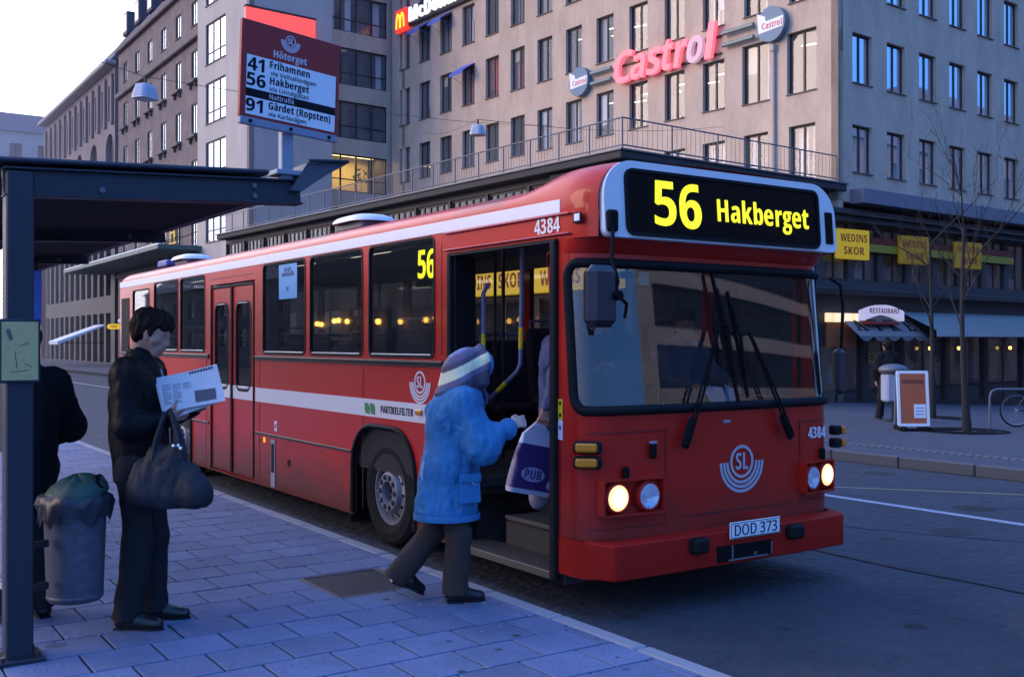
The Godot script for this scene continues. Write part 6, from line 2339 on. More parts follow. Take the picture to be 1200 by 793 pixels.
	m.box(Vector3(0, 0.31, 0), Vector3(0.085, 0.46, 0.03), 0.006)
	obj("panel", m, mat("bright_blue", 0.10, 0.26, 0.85, 0.4), bp)
	m = M.new(); m.cyl(Vector3(0, -1.75, -0.03), Vector3(0, 0.6, -0.03), 0.025, 0.025, 8)
	obj("pole", m, mats.dark_metal, bp)
	for i in 3:
		m = M.new(); m.box(Vector3(-0.02, 0.02 - 0.10 * i, 0.0), Vector3(0.09, 0.065, 0.02), 0.004)
		obj("number_tile", m, mat("tile", 0.40, 0.34, 0.36, 0.6), bp)
	stop_sign()
	rubbish_bin()

func stop_sign() -> void:
	var dirx := Vector3(0.98, 0, -0.20).normalized()
	var bs := Basis(dirx, Vector3.UP, dirx.cross(Vector3.UP)) * Basis(Vector3.BACK, -0.035)
	var s := thing("bus_stop_sign", "maroon bus stop sign with a white route list on a square post above the shelter", "sign", Vector3(2.42, 2.86, -6.02))
	var m := M.new()
	m.box(Vector3(0, 0.14, 0), Vector3(0.075, 0.36, 0.06), 0.006)
	obj("post", m, mats.panel_grey, s)
	m = M.new()
	m.box(Vector3(0.0, 0.0, -0.02), Vector3(0.16, 0.03, 0.16), 0.004)
	obj("foot", m, mats.panel_grey, s)
	var W := 0.70
	var H := 0.615
	var T := Transform3D(bs, Vector3(0.01, 0.545, 0.05))
	m = M.new()
	m.box(T * Vector3(0, 0.02, 0), Vector3(W, H - 0.04, 0.03), 0.004, bs)
	var bd := obj("board", m, mats.maroon, s)
	m = M.new()
	m.box(T * Vector3(0, -H * 0.5 + 0.02, 0.0), Vector3(W - 0.01, 0.045, 0.034), 0.004, bs)
	obj("lower_rail", m, mats.panel_grey, s)
	for u in [-0.28, 0.0, 0.28]:
		m = M.new()
		m.cyl(T * Vector3(u, -H * 0.5 + 0.02, 0.017), T * Vector3(u, -H * 0.5 + 0.02, 0.026), 0.012, 0.01, 8)
		obj("bolt", m, mats.black, s)
	var at := func(u: float, v: float, z := 0.0165): return Transform3D(bs, T * Vector3((u - 0.5) * W, (0.5 - v) * H, z))
	for e in [[0.335, 0.655], [0.735, 0.905]]:
		m = M.new()
		m.box((at.call(0.505, (e[0] + e[1]) / 2, 0.016) as Transform3D).origin, Vector3(W * 0.905, (e[1] - e[0]) * H, 0.003), 0.0, bs)
		obj("list_panel", m, mats.panel_white, bd)
	m = M.new()
	m.box((at.call(0.505, 0.695, 0.016) as Transform3D).origin, Vector3(W * 0.905, 0.079 * H, 0.003), 0.0, bs)
	obj("night_bar", m, mats.print_black, bd)
	emblem(bd, at.call(0.475, 0.105), 0.036, mat("sign_lilac", 0.62, 0.56, 0.62, 0.5))
	text("stop_name", "Hötorget", 0.042, at.call(0.475, 0.268), mats.sign_lilac, bd, 0.235)
	for e in [["41", 0.152, 0.42, 0.078, 0.118], ["56", 0.145, 0.57, 0.078, 0.135], ["91", 0.145, 0.815, 0.078, 0.122], ["Frihamnen", 0.475, 0.385, 0.044, 0.30], ["via Valhallavägen", 0.515, 0.465, 0.027, 0.345], ["Hakberget", 0.475, 0.540, 0.044, 0.295], ["via Linnégatan", 0.475, 0.618, 0.027, 0.295], ["Gärdet (Ropsten)", 0.59, 0.785, 0.044, 0.475], ["via Karlavägen", 0.465, 0.865, 0.027, 0.285]]:
		text("route_lettering", e[0], e[3] * 0.96, at.call(e[1], e[2], 0.0185), mats.print_black, bd, e[4] * 0.94, font_plain if e[3] < 0.04 else font_bold, 0.002)
	text("night_lettering", "Nattrafik", 0.030, at.call(0.40, 0.695, 0.0185), mats.sign_lilac, bd, 0.175, font_plain, 0.002)

func rubbish_bin() -> void:
	var b := thing("rubbish_bin", "round grey metal rubbish bin with a green lid hung on the shelter post", "rubbish bin", Vector3(1.255, 0.385, -6.22))
	var m := M.new()
	m.lathe([Vector2(0.0, 0.0), Vector2(0.135, 0.0), Vector2(0.15, 0.02), Vector2(0.153, 0.03), Vector2(0.150, 0.04), Vector2(0.166, 0.52), Vector2(0.174, 0.53), Vector2(0.174, 0.55), Vector2(0.162, 0.55)], Transform3D(), 36)
	obj("drum", m, textured(mat("bin_metal", 1, 1, 1, 0.5, 0.1), noise_tex(70, 0.03, lin(0.05, 0.055, 0.07), lin(0.10, 0.105, 0.125), 256, 5), 2.0, false), b)
	# loose liner folded over the rim
	m = M.new()
	var rows := []
	var nz := FastNoiseLite.new(); nz.seed = 8; nz.frequency = 1.4
	for q in [[0.165, 0.60], [0.19, 0.585], [0.20, 0.55], [0.196, 0.51], [0.188, 0.46]]:
		var row := PackedVector3Array()
		for k in 40:
			var a := TAU * k / 40.0
			var r: float = q[0] + 0.034 * nz.get_noise_3d(cos(a) * 3.5, q[1] * 9.0, sin(a) * 3.5)
			row.append(Vector3(cos(a) * r, q[1] + (0.09 * nz.get_noise_2d(cos(a) * 3.0, sin(a) * 3.0) if q[1] < 0.52 else 0.0), sin(a) * r))
		rows.append(row)
	m.grid(rows, Vector3(0, 0.5, 0), true)
	obj("liner", m, mat("liner", 0.022, 0.025, 0.034, 0.4), b)
	# hooded lid with a slanting mouth
	m = M.new()
	rows = []
	for q in 8:
		var a := PI * 0.5 * q / 7.0
		var row := PackedVector3Array()
		for k in 32:
			var t := TAU * k / 32.0
			row.append(Vector3(cos(t) * 0.178 * cos(a), 0.575 + 0.125 * sin(a) + 0.035 * cos(t) * cos(a) + 0.02 * nz.get_noise_3d(cos(t) * 2.0, sin(a) * 2.0, sin(t) * 2.0), sin(t) * 0.178 * cos(a)))
		rows.append(row)
	m.grid(rows, Vector3(0, 0.55, 0), true)
	obj("lid", m, mat("lid_green", 0.015, 0.055, 0.04, 0.5), b)
	m = M.new()
	m.prism(rounded(0.16, 0.085, 0.04), Transform3D(Basis(Vector3.UP, 1.1) * Basis(Vector3.RIGHT, -0.62), Vector3(0.128, 0.665, 0.062)), 0.02)
	obj("mouth", m, mats.black, b)
	m = M.new()
	m.box(Vector3(-0.235, 0.35, 0.13), Vector3(0.17, 0.04, 0.03), 0.004, Basis(Vector3.UP, 0.5))
	obj("bracket", m, mats.dark_metal, b)
	m = M.new()
	m.box(Vector3(-0.235, 0.12, 0.13), Vector3(0.17, 0.04, 0.03), 0.004, Basis(Vector3.UP, 0.5))
	obj("bracket", m, mats.dark_metal, b)

# ---------------------------------------------------------------- things across the road
func bare_tree(at: Vector3, h: float, label: String, seed_: int) -> void:
	var t := thing("bare_tree", label, "tree", at, 0.0, "bare street trees before the shops")
	var r := RandomNumberGenerator.new()
	r.seed = seed_
	var m := M.new()
	var tp := []
	var tr := []
	for i in 9:
		var f := i / 8.0
		tp.append(Vector3(0.05 * sin(f * 5.0 + seed_), f * h * 0.62, 0.05 * cos(f * 4.0)))
		tr.append(lerpf(0.060, 0.028, f) + 0.03 * pow(1.0 - f, 6.0))
	m.tube(tp, tr, 9)
	obj("trunk", m, mats.bark, t)
	m = M.new()
	var stack := []
	for i in 7:
		var f := 0.55 + 0.45 * i / 6.0
		var p: Vector3 = tp[int(f * 8)]
		stack.append([p, Vector3(sin(i * 2.4 + seed_) * 0.8, 0.75, cos(i * 2.4 + seed_) * 0.8).normalized(), h * r.randf_range(0.2, 0.34), 0.019, 0])
	while stack.size() > 0:
		var e: Array = stack.pop_back()
		var pts := [e[0]]
		var rs := [e[3]]
		var d: Vector3 = e[1]
		var n := 5
		for i in n:
			d = (d + Vector3(r.randf_range(-0.3, 0.3), r.randf_range(-0.05, 0.22), r.randf_range(-0.3, 0.3))).normalized()
			pts.append(pts[-1] + d * e[2] / n)
			rs.append(e[3] * (1.0 - 0.75 * (i + 1) / n))
			if e[4] < 3 and i > 0 and r.randf() < (0.75 if e[4] < 2 else 0.4):
				for q in 1:
					var sd := (d + Vector3(r.randf_range(-1, 1), r.randf_range(-0.2, 0.7), r.randf_range(-1, 1))).normalized()
					stack.append([pts[-1], sd, e[2] * r.randf_range(0.35, 0.6), maxf(rs[-1] * 0.7, 0.0045), e[4] + 1])
		m.tube(pts, rs, 5 if e[4] < 2 else 3, false, false)
	tag(obj("branches", m, mats.bark, t), "", "", "", "stuff")

func street_furniture() -> void:
	var m: M
	var y := plaza_y(18.1)
	bare_tree(Vector3(18.16, y, -11.475), 6.2, "slender bare tree just right of the orange sandwich board", 3)
	bare_tree(Vector3(21.35, plaza_y(21.35), -14.3), 6.4, "slender bare tree standing behind the orange sandwich board", 11)
	for p in [[Vector3(18.16, y, -11.475)], [Vector3(21.35, plaza_y(21.35), -14.3)]]:
		var g := thing("tree_grate", "dark round iron grate at the foot of the %s bare tree" % ("nearer" if p[0].x < 20 else "farther"), "tree grate", p[0] + Vector3(0, 0.006, 0), 0.0, "iron grates round the street trees")
		m = M.new()
		for i in 3:
			arc_band(m, Transform3D(Basis(Vector3.RIGHT, -PI / 2), Vector3(0, 0.004, 0)), 0.25 + 0.2 * i, 0.40 + 0.2 * i, 0, TAU, 0.006, 30)
		obj("iron_ring", m, mats.black, g)
	# sandwich board
	var s := thing("sandwich_board", "orange poster sandwich board in a pale frame standing on the far pavement", "sandwich board", Vector3(17.5, 0.15, -12.15), -0.62)
	var bs := Basis(Vector3.RIGHT, -0.10)
	m = M.new()
	frame_ring(m, Transform3D(bs, bs * Vector3(0, 0.60, 0.14)), 0.60, 1.06, 0.03, 0.055, 0.03)
	obj("frame", m, mats.panel_white, s)
	m = M.new(); m.box(bs * Vector3(0, 0.60, 0.127), Vector3(0.5, 0.96, 0.012), 0.0, bs)
	var po := obj("poster", m, textured(mat("poster_orange", 1, 1, 1, 0.6), noise_tex(81, 0.01, lin(0.42, 0.10, 0.03), lin(0.52, 0.125, 0.04), 128, 2), 1.0, false), s)
	m = M.new(); m.box(bs * Vector3(0.12, 0.36, 0.135), Vector3(0.22, 0.26, 0.004), 0.0, bs)
	obj("poster_note", m, mats.panel_white, po)
	text("poster_title", "ERBJUDANDE", 0.07, Transform3D(bs, bs * Vector3(0, 0.92, 0.135)), mat("poster_dark", 0.12, 0.03, 0.02, 0.7), po, 0.4)
	m = M.new()
	for q in 3: m.box(bs * Vector3(0.12, 0.42 - 0.06 * q, 0.138), Vector3(0.16, 0.012, 0.003), 0.0, bs)
	obj("note_print", m, mats.mark_blue if mats.has("mark_blue") else mats.print_black, po)
	m = M.new()
	m.box(Vector3(0, 0.60, -0.10), Vector3(0.58, 1.0, 0.02), 0.0, Basis(Vector3.RIGHT, 0.10))
	obj("rear_board", m, mats.panel_grey, s)
	m = M.new()
	for q in [-0.22, 0.22]:
		m.box(Vector3(q, 0.045, 0), Vector3(0.05, 0.09, 0.62), 0.01)
	m.box(Vector3(0, 0.03, 0.22), Vector3(0.62, 0.05, 0.06), 0.01)
	m.box(Vector3(0.42, 0.012, 0.1), Vector3(1.5, 0.02, 0.05), 0.004, Basis(Vector3.UP, 0.25))
	obj("foot", m, mats.black, s)
	# bin on the far pavement
	var b := thing("pavement_bin", "pale blue square litter bin behind the orange sandwich board", "litter bin", Vector3(19.04, 0.15, -13.67), -0.6)
	m = M.new()
	m.box(Vector3(0, 0.72, 0), Vector3(0.40, 0.60, 0.40), 0.04)
	obj("box", m, mat("bin_blue", 0.30, 0.35, 0.44, 0.5), b)
	m = M.new(); m.cyl(Vector3(0, 0, 0), Vector3(0, 0.45, 0), 0.04, 0.04, 10); m.cyl(Vector3(0, 0, 0), Vector3(0, 0.03, 0), 0.14, 0.14, 14)
	obj("stand", m, mats.dark_metal, b)
	m = M.new()
	m.ball(Vector3(0, 1.10, 0), Vector3(0.30, 0.13, 0.30), 16)
	for q in [[-0.17, -0.17], [0.17, -0.17], [0.17, 0.17], [-0.17, 0.17]]: m.cyl(Vector3(q[0], 1.0, q[1]), Vector3(q[0], 1.09, q[1]), 0.015, 0.015, 6)
	obj("lid", m, mats.grey_metal, b)
	# bicycle stand and the bicycle locked to it
	var k := thing("bicycle_stand", "bent steel tube bicycle stand at the right edge of the far pavement", "bicycle stand", Vector3(19.55, 0.15, -11.35), -0.62)
	m = M.new()
	m.tube([Vector3(-0.42, 0, 0), Vector3(-0.42, 0.62, 0), Vector3(-0.38, 0.72, 0), Vector3(-0.28, 0.76, 0), Vector3(0.6, 0.76, 0), Vector3(0.7, 0.72, 0), Vector3(0.74, 0.62, 0), Vector3(0.74, 0, 0)], 0.024, 8)
	obj("hoop", m, mats.grey_metal, k)
	var c := thing("bicycle", "dark bicycle leaning on the steel stand at the right edge", "bicycle", Vector3(19.9, 0.15, -11.45), -0.62)
	for x in [0.0, 1.02]:
		var w := group_node("wheel", c, Transform3D(Basis(), Vector3(x, 0.335, 0)))
		m = M.new()
		var pts := []
		for i in 32: pts.append(Vector3(cos(TAU * i / 32.0) * 0.32, sin(TAU * i / 32.0) * 0.32, 0))
		m.tube(pts, 0.017, 8, true)
		obj("tyre", m, mats.tyre, w)
		m = M.new()
		pts = []
		for i in 32: pts.append(Vector3(cos(TAU * i / 32.0) * 0.298, sin(TAU * i / 32.0) * 0.298, 0))
		m.tube(pts, 0.009, 6, true)
		for i in 18: m.cyl(Vector3.ZERO, Vector3(cos(TAU * i / 18.0) * 0.295, sin(TAU * i / 18.0) * 0.295, 0), 0.0014, 0.0014, 3, false)
		m.cyl(Vector3(0, 0, -0.04), Vector3(0, 0, 0.04), 0.022, 0.022, 10)
		obj("rim", m, mats.steel, w)
	m = M.new()
	var hd := Vector3(0.86, 0.86, 0); var st := Vector3(0.32, 0.86, 0); var bbk := Vector3(0.43, 0.30, 0)
	for e in [[Vector3(0, 0.335, 0), bbk], [Vector3(0, 0.335, 0), st], [st, bbk], [st + Vector3(0.02, -0.06, 0), hd + Vector3(0, -0.06, 0)], [bbk, hd + Vector3(0.02, -0.16, 0)], [hd + Vector3(-0.01, 0.06, 0), Vector3(1.02, 0.335, 0)]]:
		m.cyl(e[0], e[1], 0.015, 0.015, 8)
	obj("frame", m, mat("bike_paint", 0.02, 0.025, 0.05, 0.3), c)
	m = M.new()
	m.tube([Vector3(0.80, 0.98, -0.27), Vector3(0.86, 1.02, -0.2), Vector3(0.88, 1.0, 0), Vector3(0.86, 1.02, 0.2), Vector3(0.80, 0.98, 0.27)], 0.012, 8)
	m.cyl(Vector3(0.86, 0.88, 0), Vector3(0.88, 1.0, 0), 0.013, 0.013, 8)
	obj("handlebar", m, mats.steel, c)
	m = M.new(); m.ball(Vector3(0.29, 0.97, 0), Vector3(0.13, 0.035, 0.075), 10); m.cyl(st, Vector3(0.30, 0.96, 0), 0.013, 0.013, 8)
	obj("saddle", m, mats.black, c)
	m = M.new(); m.cyl(bbk + Vector3(0, 0, 0.03), bbk + Vector3(0, 0, 0.036), 0.09, 0.09, 20)
	m.bar(bbk + Vector3(0, 0, 0.05), bbk + Vector3(0.14, -0.1, 0.05), 0.02, 0.015); m.box(bbk + Vector3(0.14, -0.1, 0.09), Vector3(0.08, 0.02, 0.07), 0.005)
	m.bar(bbk + Vector3(0, 0, -0.05), bbk + Vector3(-0.14, 0.1, -0.05), 0.02, 0.015); m.box(bbk + Vector3(-0.14, 0.1, -0.09), Vector3(0.08, 0.02, 0.07), 0.005)
	obj("pedal_crank", m, mats.dark_metal, c)
# ---------------------------------------------------------------- people
var folds: FastNoiseLite
var fine := 1.0

func head_mesh(m: M, xf: Transform3D, neck := true) -> void:
	var f := Field.new(Vector3(-0.12, -0.22, -0.14), Vector3(0.12, 0.16, 0.16), 0.0055 * fine, 0.010)
	f.bone(Vector3(0, 0.035, -0.030), Vector3(0, 0.045, 0.010), 0.085, 0.083, Vector3.RIGHT, 1.14)
	f.bone(Vector3(0, 0.01, 0.035), Vector3(0, -0.055, 0.045), 0.062, 0.046, Vector3.RIGHT, 1.1)
	f.bone(Vector3(0, -0.045, -0.005), Vector3(0, -0.088, 0.055), 0.055, 0.032)
	f.bone(Vector3(-0.012, -0.105, 0.066), Vector3(0.012, -0.105, 0.066), 0.022, 0.022)
	f.bone(Vector3(0, 0.018, 0.090), Vector3(0, -0.030, 0.112), 0.009, 0.013)
	f.bone(Vector3(-0.013, -0.034, 0.098), Vector3(0.013, -0.034, 0.098), 0.010, 0.010)
	f.bone(Vector3(-0.045, 0.030, 0.075), Vector3(0.045, 0.030, 0.075), 0.013, 0.013)
	f.bone(Vector3(-0.018, -0.060, 0.088), Vector3(0.018, -0.060, 0.088), 0.009, 0.009)
	f.bone(Vector3(-0.015, -0.074, 0.084), Vector3(0.015, -0.074, 0.084), 0.010, 0.010)
	for s in [-1.0, 1.0]:
		f.bone(Vector3(s * 0.045, -0.02, 0.06), Vector3(s * 0.05, -0.03, 0.045), 0.022, 0.024)
		f.bone(Vector3(s * 0.078, 0.018, -0.008), Vector3(s * 0.074, -0.028, 0.002), 0.019, 0.012, Vector3.RIGHT, 2.0)
	if neck:
		f.bone(Vector3(0, -0.07, -0.025), Vector3(0, -0.20, -0.05), 0.052, 0.056)
	f.net(m, null, 0.0, xf)

func eyes(parent: Node, xf: Transform3D) -> void:
	for s in [-1.0, 1.0]:
		var m := M.new()
		m.ball(xf * Vector3(s * 0.031, 0.010, 0.0835), Vector3(0.0135, 0.0105, 0.010), 10, xf.basis)
		var e := obj("eye", m, mat("eye_white", 0.55, 0.55, 0.55, 0.3), parent)
		m = M.new()
		m.ball(xf * Vector3(s * 0.031, 0.009, 0.0915), Vector3(0.0055, 0.0055, 0.0035), 8, xf.basis)
		obj("pupil", m, mats.black, e)
		m = M.new()
		m.tube([xf * Vector3(s * 0.014, 0.030, 0.094), xf * Vector3(s * 0.032, 0.036, 0.092), xf * Vector3(s * 0.048, 0.031, 0.080)], 0.0045, 6)
		obj("eyebrow", m, mats.hair_dark, parent)

func hand_mesh(m: M, xf: Transform3D, side: float, curl: float, size := 1.0) -> void:
	# wrist at the origin, fingers along +y, palm faces +z, thumb on the side -x * side
	var f := Field.new(Vector3(-0.08, -0.05, -0.06), Vector3(0.08, 0.21, 0.11), 0.0042 * fine, 0.0045)
	f.bone(Vector3(0, -0.03, 0), Vector3(0, 0.03, 0), 0.026, 0.03, Vector3.BACK, 1.4)
	for i in 4:
		var x := side * (-0.030 + 0.0205 * i)
		f.bone(Vector3(x * 0.6, 0.02, 0), Vector3(x, 0.082, 0.0), 0.017, 0.0125, Vector3.BACK, 1.15)
	for i in 4:
		var x := side * (-0.031 + 0.0208 * i)
		var ln: float = [0.072, 0.080, 0.075, 0.060][i]
		var a: float = curl * [0.85, 1.0, 1.08, 1.2][i]
		var p := Vector3(x, 0.085, 0.002)
		var ang: float = a * 0.55
		for j in 3:
			var l: float = ln * [0.45, 0.32, 0.25][j]
			var q := p + Vector3(side * (i - 1.5) * 0.002, cos(ang) * l, sin(ang) * l)
			f.bone(p, q, 0.0098 - 0.0009 * j, 0.0092 - 0.001 * j)
			p = q
			ang += a * 0.75
	var t0 := Vector3(-side * 0.024, 0.022, 0.006)
	var t1 := t0 + Vector3(-side * 0.026, 0.030, 0.014)
	var t2 := t1 + Vector3(-side * 0.010, 0.028, 0.012 + 0.01 * curl)
	var t3 := t2 + Vector3(side * 0.004, 0.022, 0.010 + 0.008 * curl)
	f.bone(t0, t1, 0.016, 0.0125)
	f.bone(t1, t2, 0.0118, 0.0105)
	f.bone(t2, t3, 0.0102, 0.0085)
	f.net(m, null, 0.0, xf * Transform3D(Basis.from_scale(Vector3.ONE * size), Vector3.ZERO))

func shoe_mesh(heel: Vector3, toe: Vector3, lift := 0.0, up := Vector3.UP) -> M:
	# heel and toe lie on the sole
	var d := (toe - heel).normalized()
	var l := (toe - heel).length()
	var x := up.cross(d).normalized()
	var y := d.cross(x)
	var bs := Basis(x, y, d)
	var m := M.new()
	var f := Field.new(Vector3(-0.08, -0.03, -0.06), Vector3(0.08, 0.16, l + 0.06), 0.007, 0.012)
	f.bone(Vector3(0, 0.050, 0.035), Vector3(0, 0.052, l * 0.45), 0.042, 0.044)
	f.bone(Vector3(0, 0.046, l * 0.45), Vector3(0.004, 0.034, l - 0.042), 0.044, 0.036)
	f.bone(Vector3(0, 0.05, 0.04), Vector3(0, 0.12, 0.05), 0.038, 0.042)
	f.cut(Vector3(0, 0.012, 0), Vector3.DOWN)
	f.cut(Vector3(0, 0.13, 0), Vector3.UP)
	f.net(m, null, 0.0, Transform3D(bs, heel))
	# sole and heel block
	var sole := PackedVector2Array([Vector2(-0.034, -0.002), Vector2(0.034, -0.002), Vector2(0.036, 0.06), Vector2(0.034, l * 0.5), Vector2(0.044, l * 0.72), Vector2(0.030, l - 0.018), Vector2(0.0, l), Vector2(-0.028, l - 0.02), Vector2(-0.042, l * 0.72), Vector2(-0.033, l * 0.5), Vector2(-0.036, 0.06)])
	var sx := Transform3D(bs * Basis(Vector3(1, 0, 0), Vector3(0, 0, 1), Vector3(0, 1, 0)), heel + y * 0.017)
	var mm := M.new()
	mm.prism(sole, sx, -0.0)
	var lo := Transform3D(sx.basis, heel + y * 0.002)
	for i in sole.size():
		var a := sole[i]; var b := sole[(i + 1) % sole.size()]
		m.quad(sx * Vector3(a.x, a.y, 0), sx * Vector3(b.x, b.y, 0), lo * Vector3(b.x, b.y, 0), lo * Vector3(a.x, a.y, 0), bs * Vector3((b - a).y, 0, -(b - a).x).normalized())
	m.prism(sole, sx, 0.0)
	m.prism(sole, lo, 0.0)
	m.box(heel + bs * Vector3(0, 0.004 - 0.0, 0.035), Vector3(0.066, 0.022, 0.07), 0.004, bs)
	return m

func hand_xf(wrist: Vector3, towards: Vector3, palm: Vector3) -> Transform3D:
	var y := towards.normalized()
	var z := (palm - y * palm.dot(y)).normalized()
	return Transform3D(Basis(y.cross(z), y, z), wrist)

func figure(o: Node3D, J: Dictionary, R: Dictionary) -> void:
	# body: one continuous skin from head to ankles
	var m := M.new()
	var f := Field.new(Vector3(-0.5, -0.02, -0.6), Vector3(0.5, J.neck.y + 0.05, 0.65), 0.018 * fine, 0.02)
	f.bone(J.pelvis, J.chest, 0.11, 0.125, Vector3.BACK, 1.25)
	f.bone(J.chest, J.neck, 0.12, 0.055, Vector3.BACK, 1.2)
	f.bone(J.sl, J.sr, 0.055, 0.055)
	for s in ["l", "r"]:
		f.bone(J.pelvis.lerp(J["h" + s], 0.6), J["h" + s], 0.075, 0.07)
		f.bone(J["h" + s], J["k" + s], 0.068, 0.05)
		f.bone(J["k" + s], J["a" + s], 0.052, 0.036)
		f.bone(J["a" + s], J["a" + s] + Vector3(0, -0.03, 0.04), 0.036, 0.03)
		f.bone(J["s" + s], J["e" + s], 0.046, 0.036)
		f.bone(J["e" + s], J["w" + s], 0.036, 0.025)
	f.net(m)
	var hx := Transform3D(Basis.from_euler(J.get("head_turn", Vector3.ZERO)), J.head)
	head_mesh(m, hx)
	for s in ["l", "r"]:
		var sg := 1.0 if s == "l" else -1.0
		var dr: Vector3 = J.get("d" + s, J["w" + s] - J["e" + s])
		hand_mesh(m, hand_xf(J["w" + s], dr, J.get("p" + s, Vector3(-sg, 0, 0))), sg, J.get("c" + s, 0.5), R.get("hand", 1.0))
	obj("body", m, R.get("skin", mats.skin), o)
	eyes(o, hx)
	# trousers
	m = M.new()
	var tw: float = R.get("leg", 1.0)
	var hw: float = R.get("hip", 1.0)
	for s in ["l", "r"]:
		var hp: Vector3 = J["h" + s]
		var kp: Vector3 = J["k" + s]
		var ap: Vector3 = J["a" + s]
		var dn := (ap - kp).normalized()
		var lo := hp.min(kp).min(ap) - Vector3(0.24, 0.14, 0.2)
		var hi := hp.max(kp).max(ap) + Vector3(0.24, 0.22, 0.2)
		f = Field.new(lo, hi, 0.0135 * fine, 0.018)
		f.bone(J.pelvis, hp, 0.125 * hw, 0.11 * hw, Vector3.BACK, 1.1)
		f.bone(hp, kp, 0.105 * tw * hw, 0.080 * tw)
		f.bone(kp, ap + dn * 0.10, 0.080 * tw, 0.088 * tw)
		f.cut(ap + dn * 0.045, dn)
		f.net(m, folds, 0.012)
	obj("trousers", m, R.trousers, o)
	for s in ["l", "r"]:
		obj("shoe", shoe_mesh(J["hs" + s], J["ts" + s], 0.0, J.get("us" + s, Vector3.UP)), R.get("shoes", mats.shoe), o)
	# jacket
	if R.has("coat"):
		m = M.new()
		f = Field.new(Vector3(-0.5, R.hem - 0.06, -0.5), Vector3(0.5, J.neck.y + 0.12, 0.6), 0.0125 * fine, 0.022)
		R.coat.call(f, J)
		f.cut(Vector3(0, R.hem, 0), Vector3(0, -1, 0.0))
		f.net(m, folds, R.get("fold", 0.016))
		obj(R.get("coat_name", "jacket"), m, R.coat_mat, o)
	if R.has("hair"):
		m = M.new()
		f = Field.new(Vector3(-0.13, -0.14, -0.16), Vector3(0.13, 0.18, 0.16), 0.006 * fine, 0.012)
		R.hair.call(f)
		var hn := FastNoiseLite.new(); hn.seed = 5; hn.frequency = 22.0; hn.fractal_octaves = 3
		f.net(m, hn, 0.016, hx)
		obj(R.get("hair_name", "hair"), m, R.get("hair_mat", mats.hair_dark), o)

func short_hair(f: Field) -> void:
	f.bone(Vector3(0, 0.05, -0.035), Vector3(0, 0.065, 0.015), 0.092, 0.086, Vector3.RIGHT, 1.12)
	f.bone(Vector3(0, 0.0, -0.055), Vector3(0, 0.04, -0.05), 0.075, 0.09)
	f.bone(Vector3(-0.045, 0.082, 0.055), Vector3(0.045, 0.086, 0.058), 0.030, 0.032)
	f.bone(Vector3(-0.04, 0.064, 0.082), Vector3(0.03, 0.072, 0.084), 0.014, 0.018)
	for s in [-1.0, 1.0]:
		f.bone(Vector3(s * 0.074, 0.045, -0.01), Vector3(s * 0.074, 0.0, 0.012), 0.02, 0.010)
		f.bone(Vector3(s * 0.06, 0.03, -0.05), Vector3(s * 0.05, -0.05, -0.06), 0.035, 0.022)

func man_coat(f: Field, J: Dictionary) -> void:
	f.bone(J.pelvis + Vector3(0, -0.06, 0.0), J.pelvis + Vector3(0, 0.12, 0.0), 0.175, 0.178, Vector3.BACK, 1.12)
	f.bone(J.pelvis + Vector3(0, 0.12, 0.0), J.chest + Vector3(0, 0.04, 0), 0.178, 0.172, Vector3.BACK, 1.12)
	f.bone(J.chest, J.neck + Vector3(0, -0.05, 0), 0.165, 0.10, Vector3.BACK, 1.1)
	f.bone(J.sl, J.sr, 0.085, 0.085)
	f.bone(J.neck + Vector3(0, -0.02, -0.005), J.neck + Vector3(0, 0.035, 0.005), 0.075, 0.07)
	for s in ["l", "r"]:
		f.bone(J["s" + s], J["e" + s], 0.088, 0.072)
		f.bone(J["e" + s], J["w" + s] - (J["w" + s] - J["e" + s]).normalized() * 0.02, 0.072, 0.048)

func people() -> void:
	folds = FastNoiseLite.new()
	folds.seed = 77; folds.frequency = 5.0; folds.fractal_octaves = 3; folds.fractal_type = FastNoiseLite.FRACTAL_RIDGED
	man_with_newspaper()
	woman_in_blue()
	fine = 1.25
	boarding_passenger()
	fine = 1.4
	man_behind_bin()
	driver()
	fine = 1.6
	var seated := passenger(Vector3(0.74, 0.72, -2.70), 0.25, "dark haired passenger in a maroon coat seated inside, seen through the open front door", mat("maroon_coat", 0.09, 0.02, 0.025, 0.9))
	for e in [[Vector3(-0.72, 0.72, -4.52), "passenger in a grey coat seated behind the middle side window", mat("grey_coat", 0.07, 0.07, 0.075, 0.9)], [Vector3(-0.72, 0.84, -9.10), "passenger in a brown coat seated near the rear side windows", mat("brown_coat", 0.08, 0.05, 0.03, 0.9)]]:
		var c: Node3D = seated.duplicate()
		c.name = numbered("person")
		add_child(c, true)
		c.position = Vector3(5.5, 0, -5.32) + e[0]
		c.rotation.y = 0.0
		c.set_meta("label", e[1])
		(c.get_node("coat") as MeshInstance3D).material_override = e[2]
	fine = 1.4
	far_walker()

